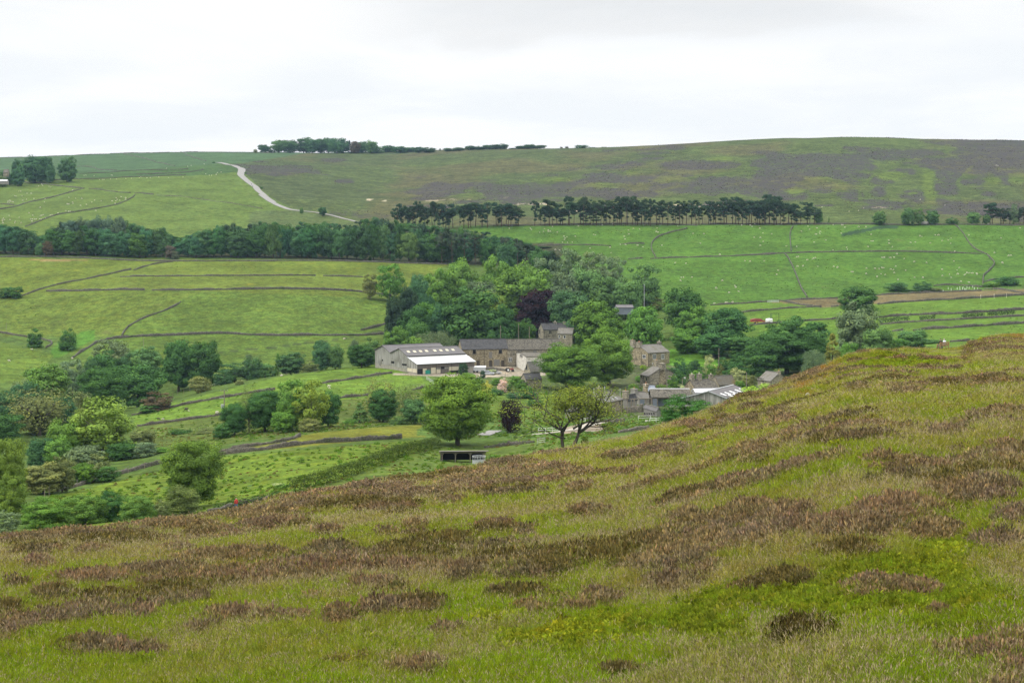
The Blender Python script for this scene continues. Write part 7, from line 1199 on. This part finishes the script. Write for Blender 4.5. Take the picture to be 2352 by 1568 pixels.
for a in [(cJ,600,1012,14,8,'rounded gritstone rock at the lower left end of the rock row'),(cJ,645,975,9,5,'small rock above the rounded one in the rock row'),(cJ,730,950,17,11,'largest cracked gritstone boulder of the rock row'),(cJ,1045,905,11,6,'gritstone rock at the upper end of the rock row'),(cJ,850,912,8,3,'flat stone between the large boulder and the upper rock'),(cJ,500,980,6,4,'small stone at the left start of the rock row'),(cJ,578,948,7,4,'low stone left of the largest boulder'),(cJ,980,945,8,3,'low stone below the upper rock'),(cJ,1630,655,9,4,'flat pale stone among the heath grass'),(cK,1300,1540,15,16,'upright pale block standing alone on the heath'),(cK,1890,1075,11,7,'flat topped rock perched on the red grass bank'),(cK,1745,1060,11,7,'slanting rock left of the flat topped one'),(cK,1625,1165,3,5,'small white stone below the red grass bank'),(cK,1900,1340,10,6,'pale rock low on the knoll flank'),(cK,1950,1310,7,4,'small rock beside the pale knoll flank rock'),(cK,1630,1418,6,4,'single pale stone above the upright block'),(cK,1270,1405,7,4,'reddish stone on the red grass'),(cP,622,262,8,4,'tiny white stone lying on the heath below the shelter'),(cJ,2165,605,6,4,'small stone in the bright heath grass')]: rock(*a)
rock(cE, 1525, 1410, 5, 5, 'white stone by the wall near the walker', False, m=mrockw); rock(cD, 1490, 822, 22, 9, 'pale rocky mound between the leafy trees', False, m=mrockw, d=1003); rock(cD, 2110, 352, 9, 3, 'grey rock outcrop high on the moor', False)
for i, (x, y) in enumerate([(1505,785),(1530,800),(1555,780),(1525,815)]): rock(cN, x, y + 8, 5, 4, 'pale dumped stone by the shed lane', False, m=mrockw, d=352 - i, group='dumped stones by the shed lane')
# ------------------------------------------------------------------ bench and people
qb = bq; ben = empty('bench', qb, math.radians(30), label='timber bench seen from behind on the grassy knoll', cat='bench'); mben = mat('bench_timber', (.26,.16,.075), (.34,.22,.11), 5, stretch=(.6, 6, 6), bump=.2)
MB().box(-.78, .78, .02, .50, .40, .44).build('seat', mben, ben); b = MB(); b.box(-.78, .78, -.05, -.01, .86, .95); b.box(-.78, .78, -.04, .0, .50, .57)
for i in range(13): x = -.66 + i * .11; b.box(x - .028, x + .028, -.035, -.015, .57, .86)
b.build('backrest', mben, ben)
for x in (-.78, .78):
    MB().box(x - .04, x + .04, -.06, .02, -.1, .95).build('leg', mben, ben); MB().box(x - .04, x + .04, .44, .51, -.1, .64).build('leg', mben, ben); MB().box(x - .045, x + .045, -.04, .54, .64, .68).build('armrest', mben, ben)
mskin = mat('skin', (.42,.27,.20), (.46,.30,.22), 4, rough=.6); mjk = mat('dark_jacket', (.018,.018,.02), (.03,.03,.033), 6); mtr = mat('grey_trousers', (.10,.11,.13), (.13,.14,.16), 6); msh = mat('white_shirt', (.62,.66,.76), (.70,.74,.82), 6); mhd = mat('dark_hair', (.03,.022,.016), (.05,.035,.025), 12); mhg = mat('grey_hair', (.30,.28,.25), (.38,.36,.33), 12); mredj = mat('red_jacket', (.45,.04,.04), (.5,.06,.05), 5); mblj = mat('blue_jeans', (.08,.12,.28), (.10,.15,.32), 5)
def seated(x, label, mtop, mhair, lean, turn):
    e = empty('person', ben.matrix_basis @ Vector((x, .16, 0)), math.radians(30 + turn), label=label, cat='person'); l = lean
    P = [(0,.05,.52),(0,.02+l*.3,.72),(0,.0+l*.8,.98),(0,.02+l,1.10),(0,.05+l*1.2,1.19),(0,.07+l*1.2,1.30), (-.20,.0+l*.8,1.02),(-.27,.08+l*.5,.78),(-.20,.30,.64),(-.16,.38,.62), (.20,.0+l*.8,1.02),(.27,.08+l*.5,.78),(.20,.30,.64),(.16,.38,.62), (-.10,.10,.50),(-.13,.48,.52),(-.14,.52,.10),(-.14,.66,.05), (.10,.10,.50),(.13,.48,.52),(.14,.52,.10),(.14,.66,.05)]
    E = [(0,1),(1,2),(2,3),(3,4),(4,5),(2,6),(6,7),(7,8),(8,9),(2,10),(10,11),(11,12),(12,13),(0,14),(14,15),(15,16),(16,17),(0,18),(18,19),(19,20),(20,21)]; R = [(.17,.13),(.165,.125),(.17,.12),(.07,.065),(.075,.09),(.08,.095),.075,.058,.045,.045,.075,.058,.045,.045,.10,.078,.055,.045,.10,.078,.055,.045]
    me = skin('person_body', P, E, R, mskin, 2); o = obj('body', me, e)
    # trousers and top share the body's surface, told apart by height
    me.materials.append(mtop); me.materials.append(mtr)
    for p in me.polygons:
        c = p.center; p.material_index = 0 if (c.z > 1.14 or (c.y > .27 and .56 < c.z < .74 and abs(c.x) > .09 and c.y > .33)) else (1 if c.z > .575 and (c.y < .34 or c.z > .6) else 2)
    hp = (0, .035 + l * 1.2, 1.285); skin_h = skin('hair', [hp, (0, hp[1] - .035, 1.31), (0, hp[1] - .05, 1.22)], [(0, 1), (1, 2)], [(.088,.10),(.09,.10),(.075,.07)], mhair, 2); obj('hair', skin_h, e)
    nb = MB().prism([(hp[1] + .10, 1.24), (hp[1] + .145, 1.22), (hp[1] + .10, 1.285)], 'x', -.016, .016); obj('nose', nb.mesh('nose', mskin), e); return e
seated(-.40, 'person in a black jacket with dark hair sitting on the bench, turned aside', mjk, mhd, .06, -8); seated(.30, 'person in a white shirt with grey hair sitting on the bench', msh, mhg, .10, 6)
def walker(q, rz, label, mtop, mtr_, mhair, stride=.22):
    e = empty('person', q, rz, label=label, cat='person'); s = stride
    P = [(0,0,.95),(0,0,1.18),(0,0,1.42),(0,.01,1.54),(0,.02,1.62),(0,.02,1.72),(-.2,0,1.40),(-.25,.05,1.14),(-.24,.16,.92),(-.24,.2,.84),(.2,0,1.40),(.25,-.06,1.14),(.24,-.02,.9),(.24,.0,.82),(-.1,0,.88),(-.11,s,.48),(-.11,s*.9,.08),(-.11,s+.16,.04),(.1,0,.88),(.11,-s*.5,.5),(.11,-s*1.3,.1),(.11,-s*1.1,.03)]
    E = [(0,1),(1,2),(2,3),(3,4),(4,5),(2,6),(6,7),(7,8),(8,9),(2,10),(10,11),(11,12),(12,13),(0,14),(14,15),(15,16),(16,17),(0,18),(18,19),(19,20),(20,21)]; R = [(.16,.12),(.155,.11),(.17,.11),(.065,.065),(.075,.09),(.08,.09),.07,.055,.04,.04,.07,.055,.04,.04,.09,.07,.05,.045,.09,.07,.05,.045]
    me = skin('person_body', P, E, R, mskin, 1); o = obj('body', me, e); me.materials.append(mtop); me.materials.append(mtr_)
    for p in me.polygons: p.material_index = 0 if p.center.z > 1.52 or (abs(p.center.x) > .19 and p.center.z < .9) else 1 if p.center.z > .93 else 2
    obj('hair', skin('hair', [(0, 0, 1.72), (0, -.03, 1.66)], [(0, 1)], [(.088,.095),(.08,.06)], mhair, 1), e); return e
walker(hit(*cE(1588, 1412)), .9, 'walker in a red jacket and blue trousers by the field wall', mredj, mblj, mhg)
walker(hit(*cA(2151, 516)), .4, 'upper dark clad walker on the far pale lane', mjk, mtr, mhd); walker(hit(*cA(2161, 533)), .5, 'lower dark clad walker on the far pale lane', mtr, mjk, mhd)
